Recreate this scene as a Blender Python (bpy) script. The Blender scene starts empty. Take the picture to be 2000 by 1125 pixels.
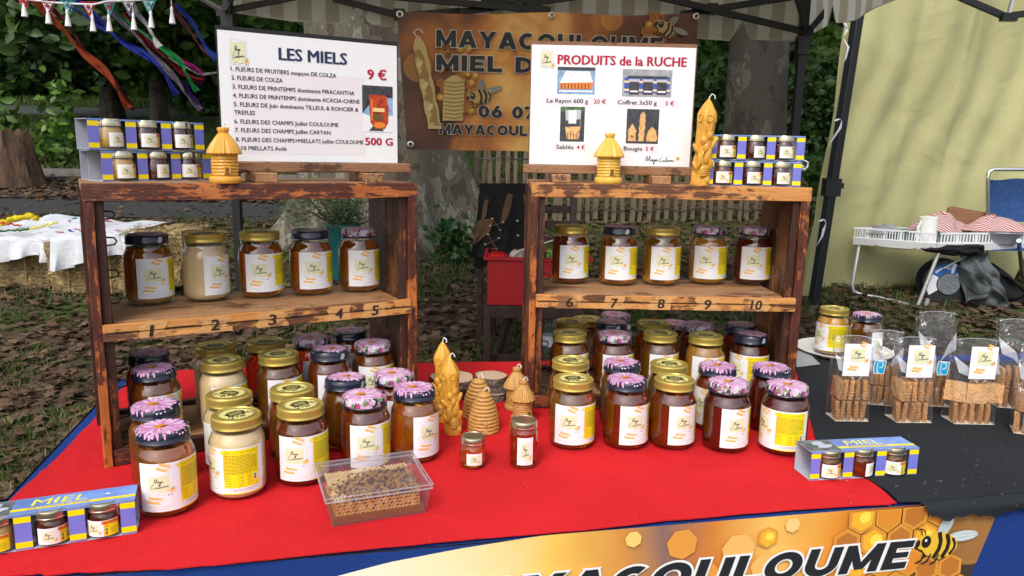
import bpy, bmesh, math, random
import numpy as np
from mathutils import Vector, Matrix
R = random.Random(7)
PI = math.pi
S = bpy.context.scene
C = S.collection

# ------------------------------------------------------------------ camera, sky, sun, exposure
F, PITCH, ROLL, H = 1465.84, 0.178016, 0.019429, 0.49285
cd = bpy.data.cameras.new('camera'); cam = bpy.data.objects.new('camera', cd); C.objects.link(cam)
cd.sensor_width = 36.0; cd.lens = 36.0 * F / 2000.0; cd.clip_start = 0.02; cd.clip_end = 400
_c, _s, _cr, _sr = math.cos(PITCH), math.sin(PITCH), math.cos(ROLL), math.sin(ROLL)
FWD = Vector((0, _c, -_s)); _up = Vector((0, _s, _c)); _rt = Vector((1, 0, 0))
RT = _rt * _cr + _up * _sr; UP = -_rt * _sr + _up * _cr
M3 = Matrix((RT, UP, -FWD)).transposed()
cam.matrix_world = Matrix.Translation((0, 0, H)) @ M3.to_4x4()
S.camera = cam
w = bpy.data.worlds.new('World'); S.world = w; w.use_nodes = True
nt = w.node_tree; bg = nt.nodes['Background']
sky = nt.nodes.new('ShaderNodeTexSky'); sky.sky_type = 'NISHITA'; sky.sun_disc = False
SUN_EL, SUN_ROT = math.radians(48), math.radians(200)
sky.sun_elevation = SUN_EL; sky.sun_rotation = SUN_ROT; sky.air_density = 1.0; sky.dust_density = 3.0
hsv = nt.nodes.new('ShaderNodeHueSaturation'); hsv.inputs['Saturation'].default_value = 0.75
nt.links.new(sky.outputs[0], hsv.inputs['Color']); nt.links.new(hsv.outputs[0], bg.inputs[0])
bg.inputs[1].default_value = 0.15
sl = bpy.data.lights.new('sun', 'SUN'); so = bpy.data.objects.new('sun', sl); C.objects.link(so)
sl.energy = 1.0; sl.angle = math.radians(18); sl.color = (1.0, 0.98, 0.95)
sd = Vector((math.sin(SUN_ROT) * math.cos(SUN_EL), math.cos(SUN_ROT) * math.cos(SUN_EL), math.sin(SUN_EL)))
so.rotation_euler = sd.to_track_quat('Z', 'Y').to_euler()
S.view_settings.view_transform = 'Standard'; S.view_settings.look = 'None'
S.view_settings.exposure = 0.72; S.view_settings.gamma = 1.0; S.view_settings.use_curve_mapping = False
S.render.engine = 'CYCLES'
cy = S.cycles
cy.use_denoising = True; cy.max_bounces = 8; cy.diffuse_bounces = 3; cy.glossy_bounces = 3
cy.transmission_bounces = 6; cy.transparent_max_bounces = 24; cy.caustics_reflective = False; cy.caustics_refractive = False
cy.sample_clamp_indirect = 6

# ------------------------------------------------------------------ where a line of sight of the photograph meets the place
def ray(px, py): return FWD + RT * ((px - 1000) / F) + UP * ((562.5 - py) / F)
def onz(px, py, z=0.0):
    d = ray(px, py); t = (z - H) / d.z; return Vector((d.x * t, d.y * t, z))
def aty(px, py, Y):
    d = ray(px, py); t = Y / d.y; return Vector((d.x * t, Y, H + d.z * t))
def onplane(px, py, o, yaw):
    d = ray(px, py); n = Vector((-math.sin(yaw), math.cos(yaw))); t = (o[0] * n.x + o[1] * n.y) / (d.x * n.x + d.y * n.y)
    return Vector((d.x * t, d.y * t, H + d.z * t))
def gz(x, y): return -0.72 if y < 1.2 else -0.864 + 0.12 * y
def gpos(px, py):
    d = ray(px, py); t = (H + 0.864) / (0.12 * d.y - d.z); return Vector((d.x * t, d.y * t, H + d.z * t))
def behind(p, r):
    q = Vector((p.x, p.y)); n = q.normalized() * r; return Vector((p.x + n.x, p.y + n.y, p.z))

# ------------------------------------------------------------------ materials
MC = {}
def _nm(name):
    m = bpy.data.materials.new(name); m.use_nodes = True; n = m.node_tree.nodes; return m, m.node_tree, n['Principled BSDF'], n['Material Output']
def setp(p, **k):
    for a, v in k.items():
        if a in p.inputs: p.inputs[a].default_value = v
def col(c): return (c[0], c[1], c[2], 1.0)
def mat(name, c, rough=0.6, metal=0.0, var=0.0, vs=20.0, bump=0.0, bs=60.0, spec=0.5, coat=0.0, sss=0.0, trans=0.0, ior=1.45, sheen=0.0, stretch=(1, 1, 1), isl=0.0):
    if name in MC: return MC[name]
    m, t, p, o = _nm(name)
    setp(p, **{'Base Color': col(c), 'Roughness': rough, 'Metallic': metal, 'Specular IOR Level': spec, 'Coat Weight': coat, 'Coat Roughness': 0.05, 'Subsurface Weight': sss, 'Transmission Weight': trans, 'IOR': ior, 'Sheen Weight': sheen})
    if sss: p.inputs['Subsurface Radius'].default_value = (0.02, 0.01, 0.004); p.inputs['Subsurface Scale'].default_value = 0.6
    L = t.links.new; tc = t.nodes.new('ShaderNodeTexCoord'); mp = t.nodes.new('ShaderNodeMapping'); mp.inputs['Scale'].default_value = stretch
    L(tc.outputs['Object'], mp.inputs[0])
    if var or isl:
        nz = t.nodes.new('ShaderNodeTexNoise'); nz.inputs['Scale'].default_value = vs; nz.inputs['Detail'].default_value = 6; nz.inputs['Roughness'].default_value = 0.65
        L(mp.outputs[0], nz.inputs['Vector'])
        h = t.nodes.new('ShaderNodeHueSaturation'); h.inputs['Color'].default_value = col(c)
        mr = t.nodes.new('ShaderNodeMapRange'); mr.inputs['From Min'].default_value = 0.3; mr.inputs['From Max'].default_value = 0.7
        mr.inputs['To Min'].default_value = 1 - var; mr.inputs['To Max'].default_value = 1 + var
        L(nz.outputs[0], mr.inputs[0])
        val = mr.outputs[0]
        if isl:
            g = t.nodes.new('ShaderNodeNewGeometry'); m2 = t.nodes.new('ShaderNodeMapRange'); m2.inputs['To Min'].default_value = 1 - isl; m2.inputs['To Max'].default_value = 1 + isl
            L(g.outputs['Random Per Island'], m2.inputs[0]); mu = t.nodes.new('ShaderNodeMath'); mu.operation = 'MULTIPLY'; L(val, mu.inputs[0]); L(m2.outputs[0], mu.inputs[1]); val = mu.outputs[0]
        L(val, h.inputs['Value']); L(h.outputs[0], p.inputs['Base Color'])
    if bump:
        nb = t.nodes.new('ShaderNodeTexNoise'); nb.inputs['Scale'].default_value = bs; nb.inputs['Detail'].default_value = 5
        L(mp.outputs[0], nb.inputs['Vector']); b = t.nodes.new('ShaderNodeBump'); b.inputs['Strength'].default_value = bump; b.inputs['Distance'].default_value = 0.01
        L(nb.outputs[0], b.inputs['Height']); L(b.outputs[0], p.inputs['Normal'])
    MC[name] = m; return m
def ramp(t, stops):
    r = t.nodes.new('ShaderNodeValToRGB'); e = r.color_ramp.elements
    while len(e) > 1: e.remove(e[0])
    e[0].position = stops[0][0]; e[0].color = col(stops[0][1])
    for p_, c_ in stops[1:]:
        x = e.new(p_); x.color = col(c_)
    return r
def wood(name, char=0.5, light=(0.62, 0.33, 0.13), mid=(0.36, 0.11, 0.03), dark=(0.05, 0.016, 0.008), gs=1.0, rough=0.45):
    if name in MC: return MC[name]
    m, t, p, o = _nm(name); L = t.links.new
    tc = t.nodes.new('ShaderNodeTexCoord'); oi = t.nodes.new('ShaderNodeObjectInfo')
    add = t.nodes.new('ShaderNodeVectorMath'); add.operation = 'MULTIPLY_ADD'; add.inputs[1].default_value = (1, 1, 1)
    sc = t.nodes.new('ShaderNodeVectorMath'); sc.operation = 'SCALE'; sc.inputs[0].default_value = (3.1, 7.7, 5.3); L(oi.outputs['Random'], sc.inputs['Scale'])
    L(tc.outputs['Object'], add.inputs[0]); L(sc.outputs[0], add.inputs[2])
    def noise(scale, strx, det=6, rg=0.6, dist=0.0):
        mp = t.nodes.new('ShaderNodeMapping'); mp.inputs['Scale'].default_value = (strx, 1, 1); L(add.outputs[0], mp.inputs[0])
        n = t.nodes.new('ShaderNodeTexNoise'); n.inputs['Scale'].default_value = scale * gs; n.inputs['Detail'].default_value = det; n.inputs['Roughness'].default_value = rg; n.inputs['Distortion'].default_value = dist
        L(mp.outputs[0], n.inputs['Vector']); return n
    grain = noise(150, 0.05, 5, 0.6, 0.3); fine = noise(420, 0.06, 4, 0.7); burn = noise(13, 0.55, 7, 0.62, 0.8); speck = noise(90, 0.6, 8, 0.75)
    gr = ramp(t, [(0.25, mid), (0.5, tuple((a + b) / 2 for a, b in zip(mid, light))), (0.72, light)]); L(grain.outputs[0], gr.inputs[0])
    # burn = patches + grain + specks
    a1 = t.nodes.new('ShaderNodeMath'); a1.operation = 'MULTIPLY_ADD'; a1.inputs[1].default_value = 0.55; L(grain.outputs[0], a1.inputs[0]); L(burn.outputs[0], a1.inputs[2])
    a2 = t.nodes.new('ShaderNodeMath'); a2.operation = 'MULTIPLY_ADD'; a2.inputs[1].default_value = 0.45; L(speck.outputs[0], a2.inputs[0]); L(a1.outputs[0], a2.inputs[2])
    br = ramp(t, [(0.0, (0, 0, 0)), (1.0, (1, 1, 1))]); mr = t.nodes.new('ShaderNodeMapRange')
    mr.inputs['From Min'].default_value = 1.20 - 0.34 * char; mr.inputs['From Max'].default_value = 1.275 - 0.34 * char; L(a2.outputs[0], mr.inputs[0])
    mx = t.nodes.new('ShaderNodeMix'); mx.data_type = 'RGBA'; L(mr.outputs[0], mx.inputs[0]); L(gr.outputs[0], mx.inputs[6])
    dk = ramp(t, [(0.35, dark), (0.7, tuple(0.7 * a + 0.3 * b for a, b in zip(dark, mid)))]); L(fine.outputs[0], dk.inputs[0]); L(dk.outputs[0], mx.inputs[7])
    L(mx.outputs[2], p.inputs['Base Color']); setp(p, Roughness=rough)
    bsum = t.nodes.new('ShaderNodeMath'); bsum.operation = 'MULTIPLY_ADD'; bsum.inputs[1].default_value = 0.5; L(fine.outputs[0], bsum.inputs[0]); L(speck.outputs[0], bsum.inputs[2])
    b = t.nodes.new('ShaderNodeBump'); b.inputs['Strength'].default_value = 0.6; b.inputs['Distance'].default_value = 0.004; L(bsum.outputs[0], b.inputs['Height']); L(b.outputs[0], p.inputs['Normal'])
    MC[name] = m; return m
def clear(name, tint=(1, 1, 1), gloss=0.06, rough=0.03, haze=0.0, hc=(0.8, 0.8, 0.8), bump=0.0, ior=1.5):
    """thin clear sheet: lets light straight through and mirrors by Fresnel"""
    if name in MC: return MC[name]
    m, t, p, o = _nm(name); L = t.links.new; t.nodes.remove(p)
    tr = t.nodes.new('ShaderNodeBsdfTransparent'); tr.inputs[0].default_value = col(tint)
    gl = t.nodes.new('ShaderNodeBsdfGlossy'); gl.inputs['Roughness'].default_value = rough
    lw = t.nodes.new('ShaderNodeLayerWeight'); lw.inputs[0].default_value = .5; pw = t.nodes.new('ShaderNodeMath'); pw.operation = 'POWER'; pw.inputs[1].default_value = 4.5; L(lw.outputs['Facing'], pw.inputs[0])
    fr = t.nodes.new('ShaderNodeMath'); fr.operation = 'MULTIPLY_ADD'; f0 = ((ior - 1) / (ior + 1)) ** 2; fr.inputs[1].default_value = .92 - f0; fr.inputs[2].default_value = f0; L(pw.outputs[0], fr.inputs[0])
    mx = t.nodes.new('ShaderNodeMixShader'); L(fr.outputs[0], mx.inputs[0]); L(tr.outputs[0], mx.inputs[1]); L(gl.outputs[0], mx.inputs[2])
    out = mx.outputs[0]
    if haze:
        df = t.nodes.new('ShaderNodeBsdfDiffuse'); df.inputs[0].default_value = col(hc); m2 = t.nodes.new('ShaderNodeMixShader'); m2.inputs[0].default_value = haze
        L(out, m2.inputs[1]); L(df.outputs[0], m2.inputs[2]); out = m2.outputs[0]
    if bump:
        tc = t.nodes.new('ShaderNodeTexCoord'); nb = t.nodes.new('ShaderNodeTexNoise'); nb.inputs['Scale'].default_value = 28; nb.inputs['Detail'].default_value = 3; L(tc.outputs['Object'], nb.inputs['Vector'])
        b = t.nodes.new('ShaderNodeBump'); b.inputs['Strength'].default_value = bump; b.inputs['Distance'].default_value = 0.02; L(nb.outputs[0], b.inputs['Height'])
        L(b.outputs[0], gl.inputs['Normal']); L(b.outputs[0], lw.inputs['Normal'])
    L(out, o.inputs[0]); MC[name] = m; return m
def leafmat(name, cols, rough=0.55, trans=0.35):
    if name in MC: return MC[name]
    m, t, p, o = _nm(name); L = t.links.new
    g = t.nodes.new('ShaderNodeNewGeometry'); n = len(cols)
    r = ramp(t, [(i / (n - 1), c) for i, c in enumerate(cols)]); L(g.outputs['Random Per Island'], r.inputs[0])
    L(r.outputs[0], p.inputs['Base Color']); setp(p, Roughness=rough)
    tl = t.nodes.new('ShaderNodeBsdfTranslucent'); L(r.outputs[0], tl.inputs[0]); mx = t.nodes.new('ShaderNodeMixShader'); mx.inputs[0].default_value = trans
    L(p.outputs[0], mx.inputs[1]); L(tl.outputs[0], mx.inputs[2]); L(mx.outputs[0], o.inputs[0]); MC[name] = m; return m
def cloth(name, c, trans=0.25, bump=0.3, bs=8.0, var=0.1, rough=0.85, stripe=None, weave=0.0):
    if name in MC: return MC[name]
    m, t, p, o = _nm(name); L = t.links.new; tc = t.nodes.new('ShaderNodeTexCoord')
    base = None
    if stripe:
        w_, c2 = stripe; sx = t.nodes.new('ShaderNodeSeparateXYZ'); L(tc.outputs['Object'], sx.inputs[0])
        mu = t.nodes.new('ShaderNodeMath'); mu.operation = 'MULTIPLY'; mu.inputs[1].default_value = 0.5 / w_; L(sx.outputs[0], mu.inputs[0])
        fr = t.nodes.new('ShaderNodeMath'); fr.operation = 'FRACT'; L(mu.outputs[0], fr.inputs[0])
        gt = t.nodes.new('ShaderNodeMath'); gt.operation = 'GREATER_THAN'; gt.inputs[1].default_value = 0.5; L(fr.outputs[0], gt.inputs[0])
        mx = t.nodes.new('ShaderNodeMix'); mx.data_type = 'RGBA'; mx.inputs[6].default_value = col(c); mx.inputs[7].default_value = col(c2); L(gt.outputs[0], mx.inputs[0]); base = mx.outputs[2]
    nz = t.nodes.new('ShaderNodeTexNoise'); nz.inputs['Scale'].default_value = bs; nz.inputs['Detail'].default_value = 6; nz.inputs['Distortion'].default_value = 0.6; L(tc.outputs['Object'], nz.inputs['Vector'])
    h = t.nodes.new('ShaderNodeHueSaturation'); h.inputs['Color'].default_value = col(c)
    if base: L(base, h.inputs['Color'])
    mr = t.nodes.new('ShaderNodeMapRange'); mr.inputs['From Min'].default_value = 0.3; mr.inputs['From Max'].default_value = 0.7; mr.inputs['To Min'].default_value = 1 - var; mr.inputs['To Max'].default_value = 1 + var
    L(nz.outputs[0], mr.inputs[0]); L(mr.outputs[0], h.inputs['Value']); L(h.outputs[0], p.inputs['Base Color']); setp(p, Roughness=rough, **{'Specular IOR Level': 0.15})
    b = t.nodes.new('ShaderNodeBump'); b.inputs['Strength'].default_value = bump; b.inputs['Distance'].default_value = 0.05
    if weave:
        n2 = t.nodes.new('ShaderNodeTexNoise'); n2.inputs['Scale'].default_value = weave; n2.inputs['Detail'].default_value = 3; L(tc.outputs['Object'], n2.inputs['Vector'])
        ad = t.nodes.new('ShaderNodeMath'); ad.operation = 'MULTIPLY_ADD'; ad.inputs[1].default_value = 0.12; L(n2.outputs[0], ad.inputs[0]); L(nz.outputs[0], ad.inputs[2]); L(ad.outputs[0], b.inputs['Height'])
    else: L(nz.outputs[0], b.inputs['Height'])
    L(b.outputs[0], p.inputs['Normal'])
    tl = t.nodes.new('ShaderNodeBsdfTranslucent'); L(h.outputs[0], tl.inputs[0]); ms = t.nodes.new('ShaderNodeMixShader'); ms.inputs[0].default_value = trans
    L(p.outputs[0], ms.inputs[1]); L(tl.outputs[0], ms.inputs[2]); L(ms.outputs[0], o.inputs[0]); MC[name] = m; return m

# ------------------------------------------------------------------ mesh building
class MB:
    def __init__(s): s.v = []; s.f = []; s.m = []
    def add(s, vs, fs, mi=0, fn=None):
        k = len(s.v)
        s.v += [tuple(fn(*v)) if fn else tuple(v) for v in vs]
        s.f += [tuple(i + k for i in f) for f in fs]; s.m += [mi] * len(fs)
    def box(s, c, d, mi=0, rot=None, bev=0.0):
        x, y, z = d[0] / 2, d[1] / 2, d[2] / 2
        vs = [Vector((a * x, b * y, e * z)) for a in (-1, 1) for b in (-1, 1) for e in (-1, 1)]
        if rot: vs = [rot @ v for v in vs]
        vs = [v + Vector(c) for v in vs]
        s.add(vs, [(0, 1, 3, 2), (4, 6, 7, 5), (0, 4, 5, 1), (2, 3, 7, 6), (0, 2, 6, 4), (1, 5, 7, 3)], mi)
    def tube(s, pts, r, n=6, mi=0, cap=True):
        pts = [Vector(p) for p in pts]; rs = r if isinstance(r, (list, tuple)) else [r] * len(pts)
        vs = []; up = Vector((0, 0, 1))
        prev = None
        for i, p in enumerate(pts):
            d = (pts[min(i + 1, len(pts) - 1)] - pts[max(i - 1, 0)]).normalized()
            a = prev - d * prev.dot(d) if prev else d.cross(up if abs(d.z) < 0.95 else Vector((1, 0, 0)))
            a.normalize(); prev = a; b = d.cross(a)
            for k in range(n):
                t = 2 * PI * k / n; vs.append(p + (a * math.cos(t) + b * math.sin(t)) * rs[i])
        fs = [(i * n + k, i * n + (k + 1) % n, (i + 1) * n + (k + 1) % n, (i + 1) * n + k) for i in range(len(pts) - 1) for k in range(n)]
        if cap: fs += [tuple(range(n))[::-1], tuple(range((len(pts) - 1) * n, len(pts) * n))]
        s.add(vs, fs, mi)
    def lathe(s, prof, n=24, mi=0, c=(0, 0, 0), fn=None, squash=1.0):
        vs = []; fs = []
        idx = []
        for r, z in prof:
            if r < 1e-6: idx.append([len(vs)]); vs.append((c[0], c[1], c[2] + z))
            else:
                idx.append(list(range(len(vs), len(vs) + n)))
                for k in range(n):
                    t = 2 * PI * k / n; rr = r * (fn(t, z) if fn else 1); vs.append((c[0] + rr * math.cos(t), c[1] + rr * squash * math.sin(t), c[2] + z))
        for a, b in zip(idx[:-1], idx[1:]):
            for k in range(n):
                k2 = (k + 1) % n
                if len(a) == 1 and len(b) == 1: continue
                if len(a) == 1: fs.append((a[0], b[k2], b[k]))
                elif len(b) == 1: fs.append((a[k], a[k2], b[0]))
                else: fs.append((a[k], a[k2], b[k2], b[k]))
        s.add(vs, fs, mi)
    def ell(s, c, r, mi=0, n=10, m=6, rot=None):
        vs = []; fs = []
        for i in range(m + 1):
            ph = PI * i / m
            for k in range(n):
                t = 2 * PI * k / n; v = Vector((r[0] * math.sin(ph) * math.cos(t), r[1] * math.sin(ph) * math.sin(t), r[2] * math.cos(ph)))
                if rot: v = rot @ v
                vs.append(v + Vector(c))
        fs = [(i * n + k, (i + 1) * n + k, (i + 1) * n + (k + 1) % n, i * n + (k + 1) % n) for i in range(m) for k in range(n)]
        s.add(vs, fs, mi)
    def grid(s, fn, nu, nv, mi=0):
        vs = [fn(i / nu, j / nv) for j in range(nv + 1) for i in range(nu + 1)]
        fs = [(j * (nu + 1) + i, j * (nu + 1) + i + 1, (j + 1) * (nu + 1) + i + 1, (j + 1) * (nu + 1) + i) for j in range(nv) for i in range(nu)]
        s.add(vs, fs, mi)
    def mesh(s, name, mats, smooth=None):
        me = bpy.data.meshes.new(name); me.from_pydata(s.v, [], s.f)
        for m in (mats if isinstance(mats, (list, tuple)) else [mats]): me.materials.append(m)
        me.polygons.foreach_set('material_index', s.m)
        if smooth is not None:
            me.polygons.foreach_set('use_smooth', [True] * len(s.f))
            me.update(); me.set_sharp_from_angle(angle=smooth)
        me.update(); return me
    def build(s, name, mats, parent=None, smooth=None, **k): return link(name, s.mesh(name, mats, smooth), parent, **k)
def link(name, me, parent=None, loc=None, rot=None, **k):
    o = bpy.data.objects.new(name, me); C.objects.link(o)
    if parent: o.parent = parent
    if loc is not None: o.location = loc
    if rot is not None: o.rotation_euler = rot
    for a, v in k.items(): o[a] = v
    return o
def thing(name, label, cat, loc=(0, 0, 0), rz=0.0, group=None, rot=None):
    o = bpy.data.objects.new(name, None); C.objects.link(o); o.empty_display_size = 0.02
    o.location = loc; o.rotation_euler = rot if rot else (0, 0, rz); o['label'] = label; o['category'] = cat
    if group: o['group'] = group
    return o
def tag(o, label, cat, group=None):
    o['label'] = label; o['category'] = cat
    if group: o['group'] = group
    return o
def copytree(o, loc, rz, label, group=None):
    def cp(a, par):
        c = a.copy(); C.objects.link(c)
        if par: c.parent = par
        for ch in [x for x in C.objects if x.parent == a]: cp(ch, c)
        return c
    r = cp(o, None); r.location = loc; r.rotation_euler = (0, 0, rz); r['label'] = label
    if group: r['group'] = group
    return r
def board(name, parent, p0, p1, wy, wz, m, jit=0.0012, **k):
    """a plank from p0 to p1 along its own local x, lightly worn edges"""
    p0 = Vector(p0); p1 = Vector(p1); d = p1 - p0; Ln = d.length
    bm = bmesh.new(); bmesh.ops.create_cube(bm, size=1)
    for v in bm.verts: v.co = Vector((v.co.x * Ln, v.co.y * wy, v.co.z * wz))
    cuts = max(2, int(Ln / 0.03))
    ed = [e for e in bm.edges if abs((e.verts[0].co - e.verts[1].co).x) > Ln * 0.5]
    bmesh.ops.subdivide_edges(bm, edges=ed, cuts=min(cuts, 20), use_grid_fill=True)
    bmesh.ops.bevel(bm, geom=[e for e in bm.edges if len(e.link_faces) == 2 and e.calc_face_angle(0) > 1.0], offset=min(wy, wz) * 0.09, segments=1, affect='EDGES')
    for v in bm.verts: v.co += Vector((0, R.uniform(-jit, jit) * 0.5, R.uniform(-jit, jit) * 0.5))
    me = bpy.data.meshes.new(name); bm.to_mesh(me); bm.free(); me.materials.append(m)
    o = link(name, me, parent, **k); o.location = (p0 + p1) / 2
    o.rotation_euler = d.to_track_quat('X', 'Z').to_euler(); return o

# text -> flat polygons, cap height 1, starting at x = 0
TC = {}
def text2d(s, bold=0.0, shear=0.0, res=2, sp=1.0):
    key = (s, bold, shear, res, sp)
    if key in TC: return TC[key]
    cu = bpy.data.curves.new('t', 'FONT'); cu.body = s; cu.size = 1.0; cu.offset = bold; cu.shear = shear; cu.resolution_u = res; cu.space_character = sp
    ob = bpy.data.objects.new('t', cu); C.objects.link(ob); bpy.context.view_layer.update()
    me = bpy.data.meshes.new_from_object(ob.evaluated_get(bpy.context.evaluated_depsgraph_get()))
    vs = np.array([v.co[:2] for v in me.vertices]) if len(me.vertices) else np.zeros((1, 2)); fs = [tuple(p.vertices) for p in me.polygons]
    bpy.data.objects.remove(ob); bpy.data.curves.remove(cu); bpy.data.meshes.remove(me)
    vs[:, 0] -= vs[:, 0].min(); vs /= 0.729
    TC[key] = (vs, fs); return TC[key]
def put_text(mb, s, x, y, h, mi, width=None, bold=0.0, shear=0.0, fn=None, res=2, grow=0.0, sp=1.0):
    """baseline at y, cap height h, squeezed to width"""
    vs, fs = text2d(s, 0, shear, res, sp); W = vs[:, 0].max(); k = (width / W) if width else h
    fn = fn or (lambda a, b: (a, b, 0)); p0 = Vector(fn(x, y)); n = (Vector(fn(x + h, y)) - p0).cross(Vector(fn(x, y + h)) - p0).normalized()
    if n.y > 0 and abs(n.z) < .7: n = -n
    for i, (dx, dy) in enumerate(((0, 0), (-1, .5), (1, -.5), (.5, 1), (-.5, -1))[:5 if bold else 1]):
        off = n * (2e-5 * i); mb.add([tuple(Vector(fn(x + a * k + dx * bold * h, y + b * h + dy * bold * h * .5)) + off) for a, b in vs], fs, mi)
def flat(fn2, z): return lambda a, b: fn2(a, b, z)
def ngon(mb, pts, mi, fn): mb.add([fn(*p) for p in pts], [tuple(range(len(pts)))], mi)
def fan(mb, pts, mi, fn):
    cx = sum(p[0] for p in pts) / len(pts); cy_ = sum(p[1] for p in pts) / len(pts); n = len(pts)
    mb.add([fn(cx, cy_)] + [fn(*p) for p in pts], [(0, 1 + i, 1 + (i + 1) % n) for i in range(n)], mi)
def rect(mb, x0, y0, x1, y1, mi, fn, n=1, rot=0.0):
    cx, cy_ = (x0 + x1) / 2, (y0 + y1) / 2
    def q(a, b):
        a -= cx; b -= cy_; return fn(cx + a * math.cos(rot) - b * math.sin(rot), cy_ + a * math.sin(rot) + b * math.cos(rot))
    vs = []; fs = []
    for i in range(n + 1):
        a = x0 + (x1 - x0) * i / n; vs += [q(a, y0), q(a, y1)]
    for i in range(n): fs.append((2 * i, 2 * i + 2, 2 * i + 3, 2 * i + 1))
    mb.add(vs, fs, mi)
def capsule(mb, cx, cy_, l, r, ang, mi, fn, n=6):
    pts = []
    for k in range(n + 1): t = -PI / 2 + PI * k / n; pts.append((l / 2 + r * math.cos(t), r * math.sin(t)))
    for k in range(n + 1): t = PI / 2 + PI * k / n; pts.append((-l / 2 + r * math.cos(t), r * math.sin(t)))
    ca, sa = math.cos(ang), math.sin(ang); fan(mb, [(cx + a * ca - b * sa, cy_ + a * sa + b * ca) for a, b in pts], mi, fn)
def oval(mb, cx, cy_, rx, ry, mi, fn, n=16, ang=0.0, jit=0.0, rnd=None):
    rnd = rnd or R; ca, sa = math.cos(ang), math.sin(ang); pts = []
    for k in range(n):
        t = 2 * PI * k / n; j = 1 + rnd.uniform(-jit, jit); a, b = rx * j * math.cos(t), ry * j * math.sin(t); pts.append((cx + a * ca - b * sa, cy_ + a * sa + b * ca))
    fan(mb, pts, mi, fn)
def stroke(mb, pts, wd, mi, fn):
    vs = []
    for i, p in enumerate(pts):
        a = pts[max(i - 1, 0)]; b = pts[min(i + 1, len(pts) - 1)]; dx, dy = b[0] - a[0], b[1] - a[1]; l = math.hypot(dx, dy) or 1
        nx, ny = -dy / l * wd / 2, dx / l * wd / 2; vs += [fn(p[0] + nx, p[1] + ny), fn(p[0] - nx, p[1] - ny)]
    mb.add(vs, [(2 * i, 2 * i + 1, 2 * i + 3, 2 * i + 2) for i in range(len(pts) - 1)], mi)
# handwriting: strokes in a box 0..1 wide for each word, x height about .3
def _sm(pts, k=4):
    out = []
    for i in range(len(pts) - 1):
        p0 = pts[max(i - 1, 0)]; p1 = pts[i]; p2 = pts[i + 1]; p3 = pts[min(i + 2, len(pts) - 1)]
        for j in range(k):
            t = j / k; out.append(tuple(0.5 * ((2 * p1[a]) + (-p0[a] + p2[a]) * t + (2 * p0[a] - 5 * p1[a] + 4 * p2[a] - p3[a]) * t * t + (-p0[a] + 3 * p1[a] - 3 * p2[a] + p3[a]) * t ** 3) for a in (0, 1)))
    return out + [pts[-1]]
MAYA = [[(0, .05), (.12, .7), (.16, .95), (.2, .3), (.26, .2), (.38, .85), (.42, .9), (.40, .3), (.46, .15)],
        [(.62, .35), (.54, .4), (.5, .2), (.56, .12), (.64, .35), (.63, .12), (.7, .18), (.72, .38), (.74, .2), (.82, .38), (.76, -.3), (.7, -.38), (.74, -.1), (.9, .2)],
        [(1.0, .35), (.92, .38), (.88, .2), (.94, .1), (1.02, .36), (1.02, .14), (1.1, .2)]]
COUL = [[(.3, .85), (.22, .95), (.06, .55), (.02, .2), (.12, .05), (.28, .2)],
        [(.42, .38), (.34, .3), (.36, .12), (.46, .2), (.43, .38), (.5, .32), (.53, .14), (.6, .2), (.62, .38), (.62, .14), (.68, .2), (.78, .85), (.74, .9), (.7, .3), (.74, .1), (.8, .2)],
        [(.88, .38), (.82, .3), (.84, .12), (.92, .2), (.9, .38), (.96, .32), (.98, .14), (1.05, .2), (1.07, .38), (1.07, .14), (1.13, .3), (1.17, .38), (1.17, .14), (1.22, .38), (1.25, .14), (1.3, .38), (1.33, .14), (1.4, .25), (1.46, .38), (1.4, .3), (1.42, .12), (1.55, .2)]]
def script(mb, strokes, x, y, h, sx, wd, mi, fn, slant=0.0, k=3):
    for s in strokes:
        stroke(mb, [(x + a * sx, y + b * h + a * sx * slant) for a, b in _sm(s, k)], wd, mi, fn)
def bee(mb, cx, cy_, s, fn, mY, mK, mW, flip=1, ang=0.0):
    ca, sa = math.cos(ang), math.sin(ang)
    def g(a, b, dz=0): return fn(cx + s * (a * ca * flip - b * sa), cy_ + s * (a * sa * flip + b * ca))
    for a, b, rx, ry, an in ((.55, .75, .55, .2, .5), (.15, .95, .5, .2, 1.15)): oval(mb, a, b, rx, ry, mW, g, 14, an)
    oval(mb, 0, 0, .8, .55, mY, g, 20)
    for x in (-.05, .3, .58):
        hh = .53 * math.sqrt(max(0, 1 - (x / .8) ** 2)); stroke(mb, [(x, hh), (x + .1, 0), (x, -hh)], .16, mK, g)
    oval(mb, -.6, .05, .32, .32, mK, g, 14); oval(mb, -.68, .1, .1, .14, mW, g, 10)
    for x in (-.45, -.2, .1): stroke(mb, [(x, -.4), (x - .1, -.65), (x - .2, -.75)], .06, mK, g)
    stroke(mb, [(-.7, .3), (-.85, .6), (-.95, .62)], .04, mK, g)

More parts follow.
